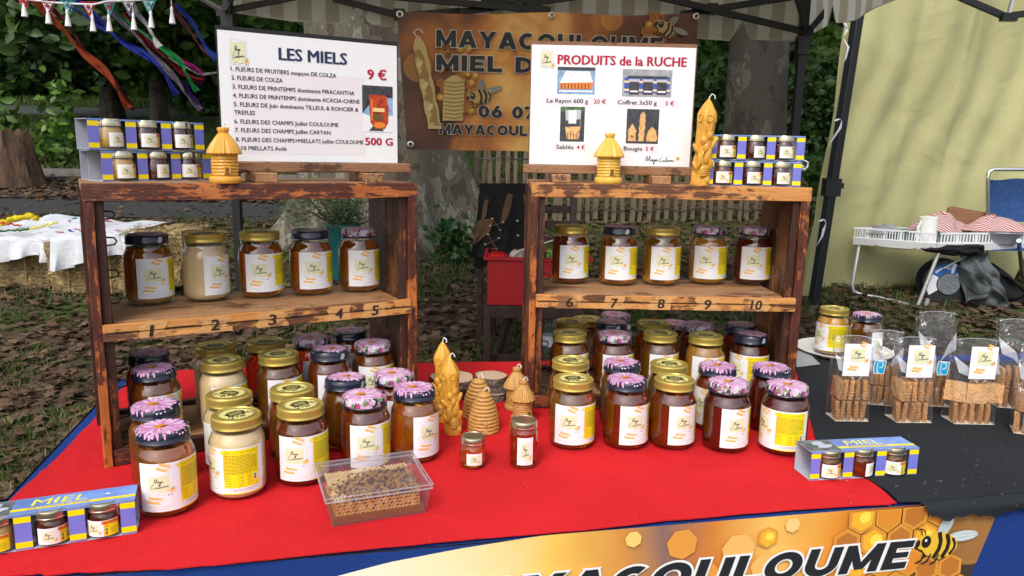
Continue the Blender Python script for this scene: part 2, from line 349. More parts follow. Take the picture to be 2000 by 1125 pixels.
P_ = dict(white=mat('label_paper', (0.82, 0.82, 0.83), 0.45), cream=mat('print_pale_yellow', (0.74, 0.72, 0.46), 0.45), honey=mat('print_honey_orange', (0.82, 0.44, 0.08), 0.45),
    yellow=mat('print_yellow', (0.86, 0.72, 0.01), 0.45), amber=mat('print_amber', (0.80, 0.48, 0.03), 0.45), ink=mat('print_ink', (0.03, 0.03, 0.035), 0.5), grey=mat('print_grey', (0.5, 0.5, 0.52), 0.5),
    brown=mat('print_brown', (0.16, 0.08, 0.02), 0.5), red=mat('print_red', (0.55, 0.03, 0.04), 0.5), blue=mat('print_blue', (0.05, 0.1, 0.4), 0.5), green=mat('print_green', (0.05, 0.35, 0.08), 0.5),
    orange=mat('print_orange', (0.80, 0.22, 0.03), 0.5), pale=mat('print_pale_orange', (0.85, 0.62, 0.3), 0.45), navy=mat('print_navy_text', (0.02, 0.03, 0.09), 0.5), crimson=mat('print_crimson', (0.45, 0.005, 0.04), 0.5))
PK = list(P_.keys()); PM = [P_[k] for k in PK]; PI_ = {k: i for i, k in enumerate(PK)}
def logo(mb, fn, w=1.0):
    """patch of pale paint, tilted thin square, signature, small bee; in a unit box"""
    for r_, cx, cy_ in ((.10, .5, .52),):
        q = [(.12, .1), (.9, .04), (.95, .86), (.2, .95), (.12, .1)]; stroke(mb, q, .012, PI_['grey'], lambda a, b: fn(a, b, .5))
    pts = [(.18, .2), (.3, .12), (.42, .18), (.55, .1), (.7, .16), (.84, .12), (.86, .35), (.83, .6), (.86, .84), (.6, .86), (.4, .83), (.2, .86), (.16, .6), (.19, .4)]
    fan(mb, pts, PI_['cream'], lambda a, b: fn(a, b, 1))
    f2 = lambda a, b: fn(a, b, 2)
    script(mb, MAYA, .36, .5, .24, .26, .016, PI_['ink'], f2, .1, 2); script(mb, COUL, .26, .27, .22, .36, .016, PI_['ink'], f2, .1, 2)
    for k in range(5):
        t = 2 * PI * k / 5 + .3; oval(mb, .9 + .07 * math.cos(t), .2 + .06 * math.sin(t), .07, .045, PI_['pale'], f2, 8, t)
    oval(mb, .9, .2, .07, .025, PI_['honey'], lambda a, b: fn(a, b, 2.5), 8, .8); stroke(mb, [(.88, .2), (.97, .32), (1.0, .31)], .02, PI_['ink'], lambda a, b: fn(a, b, 3))
def sticks(mb, fn, cx, cy_, l, r, ang):
    for dx, dy in ((.03, .06), (-.04, -.02)):
        capsule(mb, cx + dx, cy_ + dy, l, r, ang, PI_['honey'], lambda a, b: fn(a, b, 1)); capsule(mb, cx + dx + .01, cy_ + dy + r * .3, l * .8, r * .26, ang, PI_['pale'], lambda a, b: fn(a, b, 2))
        capsule(mb, cx + dx + l * .45 * math.cos(ang), cy_ + dy + l * .45 * math.sin(ang), l * .12, r * .8, ang, PI_['white'], lambda a, b: fn(a, b, 3), 3)
def bend(mb, g, lim=.0045):
    """flat print (u, v, lift) -> split into small triangles, then bent"""
    out = MB(); 
    for f, mi in zip(mb.f, mb.m):
        for t in range(1, len(f) - 1):
            st = [(mb.v[f[0]], mb.v[f[t]], mb.v[f[t + 1]])]
            while st:
                a, b, c = st.pop(); L_ = [abs(a[0] - b[0]), abs(b[0] - c[0]), abs(c[0] - a[0])]; m_ = max(L_)
                if m_ > lim:
                    k = L_.index(m_); p, q, r = ((a, b, c), (b, c, a), (c, a, b))[k]; h = tuple((x + y) / 2 for x, y in zip(p, q)); st += [(p, h, r), (h, q, r)]
                else: out.add([a, b, c], [(0, 1, 2)], mi)
    out.v = [g(*v) for v in out.v]; return out
def wrap(Rad, a0, z0, sc):
    """label plane (metres/sc) bent round a jar; azimuth 0 = local -Y (the camera side)"""
    def g(u, v, lift=0.0):
        t = a0 + u * sc / Rad; r = Rad + lift * 0.00009; return (r * math.sin(t), -r * math.cos(t), z0 + v * sc)
    return g
def label_print(mb, g, W, hh, yellow=True, white_left=0.0):
    """white panel 0..W by hh then the yellow panel"""
    tot = W + (0.062 if yellow else 0.0)
    rect(mb, 0, 0, tot, hh, PI_['white'], lambda a, b: g(a, b, 0), 26)
    lf = lambda a, b, l: g(a, b, l)
    logo(mb, lambda a, b, l: g(W * (.10 + a * .78), hh * (.34 + b * .48), l))
    f = lambda a, b, l: g(a * W, b * hh, l)
    sticks(mb, f, .66, .885, .28, .030, -.28); sticks(mb, f, .40, .215, .36, .026, -.08)
    put_text(mb, 'Produit de France', W * .16, hh * .335, hh * .028, PI_['grey'], W * .48, fn=lambda a, b: g(a, b, 1), res=1)
    for i, c in enumerate(('blue', 'red')): oval(mb, W * (.72 + .07 * i), hh * .34, W * .018, hh * .013, PI_[c], lambda a, b: g(a, b, 1), 8)
    def dashes(x0, x1, y, hgt, c, lift=1, rnd=random.Random(3)):
        x = x0
        while x < x1:
            l = rnd.uniform(.0012, .0042); rect(mb, x, y, min(x + l, x1), y + hgt, PI_[c], lambda a, b: g(a, b, lift)); x += l + .0008
    dashes(W * .2, W * .85, hh * .10, hh * .010, 'grey'); dashes(W * .35, W * .7, hh * .05, hh * .010, 'grey')
    if yellow:
        x0 = W + .001; x1 = W + .054
        rect(mb, x0, hh * .14, x1, hh * .965, PI_['yellow'], lambda a, b: g(a, b, 1), 14)
        rect(mb, x0, hh * .82, x0 + .006, hh * .965, PI_['amber'], lambda a, b: g(a, b, 1.5), 2); rect(mb, x0, hh * .3, x0 + .003, hh * .82, PI_['amber'], lambda a, b: g(a, b, 1.5), 1)
        rect(mb, x0 - .004, hh * .87, x1, hh * .945, PI_['yellow'], lambda a, b: g(a, b, 2), 14)
        put_text(mb, 'MIEL TOUTES FLEURS', x0 + .002, hh * .89, hh * .035, PI_['brown'], .047, fn=lambda a, b: g(a, b, 3), res=1, sp=1.25)
        rr = random.Random(5)
        for i in range(14):
            y = hh * (.83 - i * .03); dashes(x0 + .003, x1 - rr.choice((.003, .003, .012)), y, hh * .012, 'brown', 2, rr)
        for i, (a, b) in enumerate(((.38, 1), (.34, 1), (.29, 0), (.24, 0), (.19, 0))):
            dashes(x0 + .003, x0 + .011, hh * a, hh * .011, 'brown', 2, rr)
            for xx in (.022, .034): dashes(x0 + xx, x0 + xx + .007, hh * a, hh * .011, 'brown', 2, rr)
        rect(mb, x1 - .009, hh * .27, x1 - .002, hh * .40, PI_['white'], lambda a, b: g(a, b, 2)); rect(mb, x1 - .0085, hh * .34, x1 - .0045, hh * .39, PI_['green'], lambda a, b: g(a, b, 3)); rect(mb, x1 - .0085, hh * .28, x1 - .0045, hh * .33, PI_['red'], lambda a, b: g(a, b, 3))
        dashes(x0 + .008, x1 - .004, hh * .10, hh * .009, 'ink', 1, rr); dashes(x0 + .014, x1 - .010, hh * .07, hh * .009, 'ink', 1, rr)
        rect(mb, W, 0, tot, hh * .025, PI_['yellow'], lambda a, b: g(a, b, 1), 14)
# ------------------------------------------------------------------ scatter: many small faces in one mesh (leaves, grass)
NR = np.random.RandomState(11)
def scatter(name, tmpl, faces, pos, size, m, parent=None, tilt=PI, rz=None, up=False, **k):
    n = len(pos); tv = np.array(tmpl, float); nv = len(tv)
    a = NR.uniform(0, 2 * PI, n) if rz is None else rz; b = NR.uniform(-tilt, tilt, n); c = NR.uniform(-tilt, tilt, n)
    ca, sa, cb, sb, cc, sc_ = np.cos(a), np.sin(a), np.cos(b), np.sin(b), np.cos(c), np.sin(c)
    Rm = np.empty((n, 3, 3))
    Rm[:, 0, 0] = ca * cb; Rm[:, 0, 1] = ca * sb * sc_ - sa * cc; Rm[:, 0, 2] = ca * sb * cc + sa * sc_
    Rm[:, 1, 0] = sa * cb; Rm[:, 1, 1] = sa * sb * sc_ + ca * cc; Rm[:, 1, 2] = sa * sb * cc - ca * sc_
    Rm[:, 2, 0] = -sb; Rm[:, 2, 1] = cb * sc_; Rm[:, 2, 2] = cb * cc
    V = np.einsum('nij,vj->nvi', Rm, tv) * np.asarray(size).reshape(-1, 1, 1) + np.asarray(pos)[:, None, :]
    me = bpy.data.meshes.new(name); V = V.reshape(-1, 3).astype('f4'); me.vertices.add(len(V)); me.vertices.foreach_set('co', V.ravel())
    nl = sum(len(f) for f in faces); tot = np.array([len(f) for f in faces]); fl = np.concatenate([np.array(f) for f in faces])
    idx = (fl[None, :] + (np.arange(n) * nv)[:, None]).ravel().astype('i4'); me.loops.add(len(idx)); me.loops.foreach_set('vertex_index', idx)
    st = (np.concatenate([[0], np.cumsum(tot)[:-1]])[None, :] + (np.arange(n) * nl)[:, None]).ravel().astype('i4')
    me.polygons.add(len(st)); me.polygons.foreach_set('loop_start', st); me.polygons.foreach_set('loop_total', np.tile(tot, n).astype('i4'))
    me.update(calc_edges=True); me.materials.append(m); return link(name, me, parent, **k)
LEAF = ([(0, -.5, 0), (.28, -.1, .06), (.2, .25, .05), (0, .55, -.03), (-.2, .25, .05), (-.28, -.1, .06)], [(0, 1, 2, 3), (0, 3, 4, 5)])
LOBED = ([(0, 0, .05), (.08, -.5, 0), (.3, -.18, .02), (.55, -.2, -.06), (.32, .1, .03), (.42, .42, -.05), (.12, .25, .03), (0, .6, -.08), (-.12, .25, .03), (-.42, .42, .08), (-.32, .1, .03), (-.55, -.2, .1), (-.3, -.18, .02), (-.08, -.5, 0)],
         [(0, i, i % 13 + 1) for i in range(1, 14)])
BLADE = ([(-.06, 0, 0), (.06, 0, 0), (.05, .12, .55), (0, .3, 1.0)], [(0, 1, 2, 3)])
TRI = ([(-.3, -.3, 0), (.3, -.2, .05), (.05, .5, -.05)], [(0, 1, 2)])

# ------------------------------------------------------------------ the park: ground, paths, far wood
def ground_mat():
    m, t, p, o = _nm('leafy_soil'); L = t.links.new; tc = t.nodes.new('ShaderNodeTexCoord')
    def nz(s, d=6, r=.6): n = t.nodes.new('ShaderNodeTexNoise'); n.inputs['Scale'].default_value = s; n.inputs['Detail'].default_value = d; n.inputs['Roughness'].default_value = r; L(tc.outputs['Object'], n.inputs['Vector']); return n
    a = ramp(t, [(.3, (.03, .022, .014)), (.5, (.07, .048, .03)), (.7, (.15, .10, .065))]); L(nz(9, 8, .7).outputs[0], a.inputs[0])
    g = ramp(t, [(.35, (.025, .045, .01)), (.65, (.07, .11, .02))]); L(nz(30).outputs[0], g.inputs[0])
    sx = t.nodes.new('ShaderNodeSeparateXYZ'); L(tc.outputs['Object'], sx.inputs[0])
    mr = t.nodes.new('ShaderNodeMapRange'); mr.inputs['From Min'].default_value = 8; mr.inputs['From Max'].default_value = 15; mr.inputs['To Min'].default_value = 0; mr.inputs['To Max'].default_value = .2; L(sx.outputs[1], mr.inputs[0])
    ad = t.nodes.new('ShaderNodeMath'); ad.operation = 'ADD'; L(mr.outputs[0], ad.inputs[0]); L(nz(1.3, 5, .7).outputs[0], ad.inputs[1])
    f = t.nodes.new('ShaderNodeMapRange'); f.inputs['From Min'].default_value = .47; f.inputs['From Max'].default_value = .62; L(ad.outputs[0], f.inputs[0])
    mx = t.nodes.new('ShaderNodeMix'); mx.data_type = 'RGBA'; L(f.outputs[0], mx.inputs[0]); L(a.outputs[0], mx.inputs[6]); L(g.outputs[0], mx.inputs[7]); L(mx.outputs[2], p.inputs['Base Color']); setp(p, Roughness=.95, **{'Specular IOR Level': .1})
    b = t.nodes.new('ShaderNodeBump'); b.inputs['Strength'].default_value = .7; b.inputs['Distance'].default_value = .03; L(nz(40).outputs[0], b.inputs['Height']); L(b.outputs[0], p.inputs['Normal']); return m
def gz2(x, y): return gz(x, min(y, 26)) + (0 if y < 26 else (y - 26) * .02)
mb = MB(); xs = [-150, -60, -30, -15, -8, -4, -2, 0, 2, 4, 8, 15, 30, 60, 150]; ys = [-60, -20, -5, 0, 1.2, 2, 4, 6, 8, 10, 14, 18, 22, 26, 40, 80, 200]
mb.add([(x, y, gz2(x, y)) for y in ys for x in xs], [(j * 15 + i, j * 15 + i + 1, (j + 1) * 15 + i + 1, (j + 1) * 15 + i) for j in range(len(ys) - 1) for i in range(14)])
mb.build('ground', ground_mat(), kind='structure')
def strip(name, pts, m, dz):
    mb = MB(); n = len(pts)
    for (x0, y0, y1), (x1, y2, y3) in zip(pts[:-1], pts[1:]):
        mb.add([(x0, y0, gz2(x0, y0) + dz), (x1, y2, gz2(x1, y2) + dz), (x1, y3, gz2(x1, y3) + dz), (x0, y1, gz2(x0, y1) + dz)], [(0, 1, 2, 3)])
    return mb.build(name, m, kind='structure')
asphalt = mat('old_asphalt', (.033, .033, .032), .9, var=.35, vs=25, bump=.4, bs=120)
strip('path', [(-30, 6.9, 9.2), (-8, 6.5, 8.7), (-3, 6.3, 8.3), (-1.9, 6.2, 8.1), (-1.5, 6.6, 7.7)], asphalt, .006)
strip('far_path', [(-60, 17, 19.5), (-12, 16.3, 18.8), (-3, 15.8, 18.3), (6, 16, 18), (40, 18, 20.5)], mat('pale_gravel_path', (.10, .098, .082), .95, var=.35, vs=5), .01)
kb = MB()
for i in range(16):
    x = -12.6 + i * .68; y = 8.78 - (x + 12.6) * .045; kb.box((x, y, gz2(x, y) + .03), (.66, .1, .09), rot=Matrix.Rotation(-.045, 3, 'Z'))
kb.build('kerb', mat('kerb_stone', (.16, .15, .13), .9, var=.25, vs=14), kind='structure')
grass_m = leafmat('grass_blades', [(.03, .07, .01), (.06, .12, .015), (.10, .15, .03), (.16, .15, .05)], .5, .3)
def inwedge(n, y0, y1, spread=.78, off=0, pw=1.0):
    y = y0 + (y1 - y0) * NR.uniform(0, 1, n) ** pw; x = NR.uniform(-spread, spread, n) * (y + 0.6) + off; return x, y
def zof(x, y): return np.where(y < 1.2, -.72, -.864 + .12 * y)
def clump(x, y, s=1.2, th=.1, ph=0): return (np.sin(x * 2.1 * s + ph) * np.cos(y * 2.7 * s + .7 * x + ph) + .6 * np.sin(5.3 * x * s - 3.1 * y) + .3 * np.sin(13 * x + 9 * y)) > th
onpath = lambda x, y: (x < -1.6) & (y > 6.35) & (y < 8.7)
# fallen leaves: brown plane-tree leaves lying over the soil
x, y = inwedge(34000, 1.5, 9.5, pw=1.25); k = (~onpath(x, y) | (NR.uniform(0, 1, len(x)) < .12)); x, y = x[k], y[k]
lm = leafmat('dead_leaves', [(.05, .030, .017), (.09, .052, .027), (.13, .078, .042), (.065, .04, .022), (.17, .105, .055), (.11, .062, .03), (.055, .035, .02), (.15, .078, .034)], .7, .1)
scatter('fallen_leaves', LOBED[0], LOBED[1], np.stack([x, y, zof(x, y) + NR.uniform(.004, .03, len(x))], 1), NR.uniform(.026, .066, len(x)), lm, tilt=.38, kind='stuff', label='brown dead leaves lying over the park ground', category='leaves')
x, y = inwedge(120000, 1.5, 9, pw=1.2); k = clump(x, y, 1.2, -.15) & ~onpath(x, y); x, y = x[k], y[k]
scatter('grass', BLADE[0], BLADE[1], np.stack([x, y, zof(x, y)], 1), NR.uniform(.025, .06, len(x)), grass_m, tilt=.5, kind='stuff', label='short green grass growing between the fallen leaves', category='grass')
x, y = inwedge(60000, 8.8, 16, .8, -2); k = clump(x, y, .4, -.5); x, y = x[k], y[k]
scatter('grass', BLADE[0], BLADE[1], np.stack([x, y, zof(x, y)], 1), NR.uniform(.05, .11, len(x)), grass_m, tilt=.6, kind='stuff', label='rough grass verge beyond the asphalt path', category='grass')
x, y = inwedge(4000, 7, 8.2, .5, -5); k = x < -2; x, y = x[k], y[k]
scatter('fallen_leaves', LOBED[0], LOBED[1], np.stack([x, y, zof(x, y) + .02], 1), NR.uniform(.04, .09, len(x)), lm, tilt=.4, kind='stuff', label='dead leaves blown over the asphalt path', category='leaves')
x, y = inwedge(26000, 19, 25, .85)
scatter('grass', BLADE[0], BLADE[1], np.stack([x, y, zof(x, y)], 1), NR.uniform(.1, .2, len(x)), leafmat('painted_lit_grass', [(.08, .15, .02), (.13, .2, .03), (.18, .2, .06)], .5, .3), tilt=.6, kind='stuff', label='strip of grass in painted lit greens at the foot of the wood', category='grass')  # brighter blade greens paint this strip as lit

# the wood behind: dark leaf mass rising up, then single trees before it
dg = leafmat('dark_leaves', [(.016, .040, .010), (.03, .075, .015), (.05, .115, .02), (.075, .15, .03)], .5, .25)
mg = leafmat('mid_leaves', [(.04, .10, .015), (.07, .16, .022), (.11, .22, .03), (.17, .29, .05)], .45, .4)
bgm = leafmat('painted_sunlit_leaves', [(.08, .17, .02), (.13, .25, .03), (.2, .34, .05), (.26, .38, .09)], .4, .5)  # brighter greens put the light into the leaf colour
n = 60000; x = NR.uniform(-34, 34, n); hgt = NR.uniform(0, 1, n) ** .8 * 14; y = 27 + NR.uniform(0, 4, n) + 1.5 * np.sin(x * .6) + 1.2 * np.sin(hgt * 1.1 + x)
k = NR.uniform(0, 1, n) < (.62 + .38 * (np.sin(x * 1.3 + hgt) + np.sin(hgt * 2.3 - x * .7)) / 2 + .3)
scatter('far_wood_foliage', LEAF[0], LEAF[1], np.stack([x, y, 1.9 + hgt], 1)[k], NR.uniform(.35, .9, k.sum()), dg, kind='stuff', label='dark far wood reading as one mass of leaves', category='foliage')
mb = MB(); mb.box((0, 33.5, 6.3), (90, .6, 9)); mb.build('far_wood_shade', mat('painted_wood_shade', (.016, .028, .012), 1), kind='structure', label='dark panel painted as shade deep in the wood', )  # dark panel painted as the shade behind the leaves
bark_g = wood('bark', .6, (.085, .065, .045), (.045, .034, .024), (.015, .012, .009), .22, .9)
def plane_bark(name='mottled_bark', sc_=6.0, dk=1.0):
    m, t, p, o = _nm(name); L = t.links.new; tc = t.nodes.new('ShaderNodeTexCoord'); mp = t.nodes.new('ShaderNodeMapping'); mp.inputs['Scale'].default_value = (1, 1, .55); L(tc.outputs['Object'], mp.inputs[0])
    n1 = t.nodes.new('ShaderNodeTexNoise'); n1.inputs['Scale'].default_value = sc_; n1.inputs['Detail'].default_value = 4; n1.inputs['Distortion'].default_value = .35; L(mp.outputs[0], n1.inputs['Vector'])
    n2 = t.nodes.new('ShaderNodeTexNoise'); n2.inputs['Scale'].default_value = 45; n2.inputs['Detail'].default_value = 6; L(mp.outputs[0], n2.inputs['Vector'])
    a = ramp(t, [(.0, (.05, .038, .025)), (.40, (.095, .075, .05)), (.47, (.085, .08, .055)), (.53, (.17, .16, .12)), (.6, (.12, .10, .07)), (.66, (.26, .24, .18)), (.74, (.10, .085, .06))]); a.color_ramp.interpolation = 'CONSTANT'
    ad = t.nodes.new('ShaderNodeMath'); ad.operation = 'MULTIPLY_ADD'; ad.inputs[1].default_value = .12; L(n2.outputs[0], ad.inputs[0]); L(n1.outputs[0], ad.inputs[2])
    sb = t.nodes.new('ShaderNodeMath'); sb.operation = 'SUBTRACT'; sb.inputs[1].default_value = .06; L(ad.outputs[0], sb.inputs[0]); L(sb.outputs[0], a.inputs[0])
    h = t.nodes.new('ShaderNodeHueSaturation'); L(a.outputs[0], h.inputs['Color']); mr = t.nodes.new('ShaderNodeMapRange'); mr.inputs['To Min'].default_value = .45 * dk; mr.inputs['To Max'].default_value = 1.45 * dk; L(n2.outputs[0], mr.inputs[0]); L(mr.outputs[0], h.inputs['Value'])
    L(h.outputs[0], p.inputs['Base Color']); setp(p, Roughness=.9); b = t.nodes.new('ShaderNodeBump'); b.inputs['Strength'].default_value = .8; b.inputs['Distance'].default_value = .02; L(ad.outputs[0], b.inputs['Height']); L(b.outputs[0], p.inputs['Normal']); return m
pbark = plane_bark()
def trunk(mb, x, y, r, h, flare=1.5, lean=(0, 0), n=18, ph=0.0, zb=None):
    z0 = (gz2(x, y) if zb is None else zb) - .1; pts = []; N = 16
    vs = []
    for i in range(N + 1):
        t = (i / N) ** 1.6; z = z0 + h * t; rr = r * ((1 + (flare - 1) * math.exp(-t * h / .55)) * (1 - .35 * t))
        for k in range(n):
            a = 2 * PI * k / n; lob = 1 + .10 * math.sin(a * 3 + ph + z) + .05 * math.sin(a * 7 + 2 * ph) + (flare - 1) * .35 * math.sin(a * 4 + ph) * math.exp(-t * h / .35)
            vs.append((x + lean[0] * t * h + rr * lob * math.cos(a), y + lean[1] * t * h + rr * lob * math.sin(a), z))
    mb.add(vs, [(i * n + k, i * n + (k + 1) % n, (i + 1) * n + (k + 1) % n, (i + 1) * n + k) for i in range(N) for k in range(n)])
def tree(label, x, y, r, h, crown_c, crown_r, nl, leaf, lsize=(.10, .22), flare=1.4, lean=(0, 0), m=None, name='deciduous_tree', group='trees of the park', extra=()):
    t_ = thing(name, label, 'tree', (x, y, gz2(x, y)), group=group)
    mb = MB(); trunk(mb, 0, 0, r * .72, h, flare, lean, ph=x, zb=0); tr = mb.build('trunk', m or bark_g, t_, smooth=1.0)
    bm_ = MB(); top = Vector((lean[0] * h, lean[1] * h, h * .95))
    for i in range(7):
        a = 2 * PI * i / 7 + x; e = Vector(crown_c) + Vector((math.cos(a) * crown_r[0] * .7, math.sin(a) * crown_r[1] * .7, R.uniform(-.3, .5) * crown_r[2])) - Vector((x, y, gz2(x, y)))
        st = top * R.uniform(.55, .95); mid = (st + e) / 2 + Vector((0, 0, .3)); bm_.tube([st, mid, e], [r * .35, r * .2, r * .06], 6)
    bm_.build('limb', m or bark_g, tr, smooth=1.0)
    nc = max(8, nl // 220); u = NR.normal(size=(nc, 3)); u /= np.linalg.norm(u, axis=1)[:, None]; cc = np.array(crown_c) - np.array([x, y, gz2(x, y)]) + u * np.array(crown_r) * NR.uniform(.35, 1, (nc, 1))
    for (ex, ey, ez) in extra: cc = np.vstack([cc, [ex - x, ey - y, ez - gz2(x, y)]])
    ci = NR.randint(0, len(cc), nl); pos = cc[ci] + NR.normal(size=(nl, 3)) * np.array(crown_r) * .17
    scatter('crown', LEAF[0], LEAF[1], pos, NR.uniform(lsize[0], lsize[1], nl), leaf, t_)
    return t_
bp = gpos(745, 520)
tA = thing('plane_tree', 'huge mottled plane tree trunk behind the hanging banner and left price board', 'tree', (-1.02, 5.85, gz(0, 5.85)))
mb = MB(); trunk(mb, 0, 0, .50, 7, 1.75, (-.03, .0), 30, .6, zb=0); mb.build('trunk', pbark, tA, smooth=1.2)
n = 9000; nc = 34; cc = np.array([(R.uniform(-3.6, 3.2), R.uniform(.5, 4.5), R.uniform(4.6, 7)) for _ in range(nc)]); pos = cc[NR.randint(0, nc, n)] + NR.normal(size=(n, 3)) * .55
scatter('crown', LEAF[0], LEAF[1], pos, NR.uniform(.10, .2, n), mg, tA)
bR = aty(1462, 340, 8.6)
tB = thing('plane_tree', 'broad dark tree trunk between the white board and the tent pole', 'tree', (bR.x, 8.6, gz(0, 8.6)))
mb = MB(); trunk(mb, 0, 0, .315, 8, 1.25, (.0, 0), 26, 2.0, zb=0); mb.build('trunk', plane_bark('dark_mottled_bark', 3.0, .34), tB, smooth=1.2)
nc = 30; cc = np.array([(R.uniform(-4, 4.5), R.uniform(-2, 3.5), R.uniform(4.2, 7.5)) for _ in range(nc)]); n = 8000; pos = cc[NR.randint(0, nc, n)] + NR.normal(size=(n, 3)) * .6
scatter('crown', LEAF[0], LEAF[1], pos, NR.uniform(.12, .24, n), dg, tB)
def at(px, Y): return aty(px, 200, Y).x
def AZ(px, py, Y): return (at(px, Y), Y, aty(px, py, Y).z)
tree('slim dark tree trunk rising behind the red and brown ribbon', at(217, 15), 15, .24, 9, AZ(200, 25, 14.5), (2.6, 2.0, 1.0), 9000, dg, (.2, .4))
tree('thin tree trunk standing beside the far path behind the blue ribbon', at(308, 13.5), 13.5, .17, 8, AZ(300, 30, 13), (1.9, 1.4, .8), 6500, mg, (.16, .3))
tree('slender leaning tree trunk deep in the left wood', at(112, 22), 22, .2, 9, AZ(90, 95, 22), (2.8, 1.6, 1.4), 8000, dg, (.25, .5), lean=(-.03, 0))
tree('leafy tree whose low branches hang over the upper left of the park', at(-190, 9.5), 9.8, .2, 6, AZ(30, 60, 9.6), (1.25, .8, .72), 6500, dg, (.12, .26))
tree('tree with skylight painted into its bright leaves behind the hanging pennants', at(395, 20), 20, .2, 8, AZ(330, 65, 19.5), (1.9, 1.2, 1.3), 9000, bgm, (.2, .42))
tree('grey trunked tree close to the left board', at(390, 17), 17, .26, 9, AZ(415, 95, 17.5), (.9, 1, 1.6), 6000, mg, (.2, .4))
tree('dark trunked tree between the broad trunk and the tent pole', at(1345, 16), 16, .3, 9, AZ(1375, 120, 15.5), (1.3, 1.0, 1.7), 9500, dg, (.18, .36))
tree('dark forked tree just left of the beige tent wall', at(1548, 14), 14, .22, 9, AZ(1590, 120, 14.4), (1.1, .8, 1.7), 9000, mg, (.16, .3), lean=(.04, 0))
tree('bush like tree with painted sunlit leaves behind the tent pole', at(1620, 21), 18, .2, 6, AZ(1612, 150, 13.5), (.55, .5, .9), 5000, bgm, (.2, .4))
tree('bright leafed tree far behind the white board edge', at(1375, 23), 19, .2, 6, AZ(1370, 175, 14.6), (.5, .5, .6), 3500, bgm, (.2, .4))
# tree crowns added overhead, out of the picture, to shade the background
for i, (x_, y_, z_) in enumerate(((-6, 10, 7.5), (-1, 11, 8.5), (4.5, 11, 8), (-11, 14, 9), (9, 13, 9))):
    tree(('added tall tree with its crown shading the path', 'added tall tree with its crown shading the plane trunk', 'added tall tree shading the right ground', 'added tall shade tree far at the left', 'added tall shade tree behind the tent')[i], x_ * 1.9, y_ + 1.5, .3, z_, (x_, y_, z_), (4.5, 3.0, 1.3), 9000, dg, (.3, .6))
# understorey shrubs
def shrub(label, x, y, rx, rz_, nl, leaf, ls=(.12, .25), name='shrub', group='shrubs under the trees'):
    t_ = thing(name, label, 'shrub', (x, y, gz2(x, y)), group=group); nc = 14
    cc = np.array([(R.uniform(-rx, rx), R.uniform(-rx * .4, rx * .4), R.uniform(.15, 1) * rz_) for _ in range(nc)])
    sb = MB()
    for c_ in cc[:6]: sb.tube([(0, 0, -.05), (c_[0] * .5, c_[1] * .5, c_[2] * .6), tuple(c_)], [.03, .02, .008], 5)
    sb.build('stem', bark_g, t_)
    scatter('foliage', LEAF[0], LEAF[1], cc[NR.randint(0, nc, nl)] + NR.normal(size=(nl, 3)) * np.array([rx, rx * .5, rz_]) * .2, NR.uniform(ls[0], ls[1], nl), leaf, t_)
shrub('dark shrub mass at the far left behind the grass strip', at(40, 23), 23, 3, 3, 5000, dg, (.2, .4))
shrub('dark shrub below the red ribbon at the edge of the wood', at(150, 24), 24, 2.6, 2.4, 4000, dg, (.2, .4))
shrub('shrub at the wood edge left of the price board', at(330, 24), 24, 2.4, 2.2, 4000, mg, (.2, .35))
shrub('low green sapling leaves at the far left of the grass', at(25, 8.9), 9.0, .5, .9, 700, mg, (.08, .16))
shrub('dark shrub between trunk and tent', at(1590, 12), 12, 1.0, 1.2, 2600, dg, (.1, .2))
shrub('dark bush right of the white board', at(1375, 11), 11, .8, 1.6, 2600, dg, (.1, .2))
# ivy on ground and trunk
def ivy(label, p, n, rx, rz_, ls=(.03, .06)):
    pos = np.array([p.x, p.y, p.z]) + NR.normal(size=(n, 3)) * np.array([rx, .04, rz_]); o = scatter('ivy', LOBED[0], LOBED[1], pos, NR.uniform(ls[0], ls[1], n), leafmat('ivy_leaves', [(.015, .05, .012), (.03, .09, .02), (.05, .13, .03)], .35, .2)); tag(o, label, 'ivy')
ivy('clump of green ivy at the foot of the plane trunk', aty(885, 468, 5.0), 260, .07, .09); ivy('dark ivy climbing beside the tent pole', aty(1588, 370, 4.9), 240, .05, .14)
# brick building seen through the leaves
bb = thing('brick_building', 'red brick house glimpsed through leaves right of the white board', 'building', (at(1405, 30), 30, 2.1)); mb = MB(); mb.box((0, 0, 2.2), (4.4, 3, 4.4)); mb.build('wall', mat('red_brick', (.38, .17, .12), .9, var=.25, vs=6), bb)
mb = MB(); mb.add([(-2.4, -1.7, 4.4), (2.4, -1.7, 4.4), (2.4, 1.7, 4.4), (-2.4, 1.7, 4.4), (-2.4, 0, 5.6), (2.4, 0, 5.6)], [(0, 1, 5, 4), (2, 3, 4, 5), (0, 4, 3), (1, 2, 5)]); mb.build('roof', mat('roof_tile', (.2, .08, .05), .9), bb)
for i in (-1.2, 0.2, 1.5):
    mb = MB(); mb.box((i, -1.52, 2.6), (.7, .06, 1.1)); mb.build('window', mat('house_window', (.5, .5, .5), .3), bb)
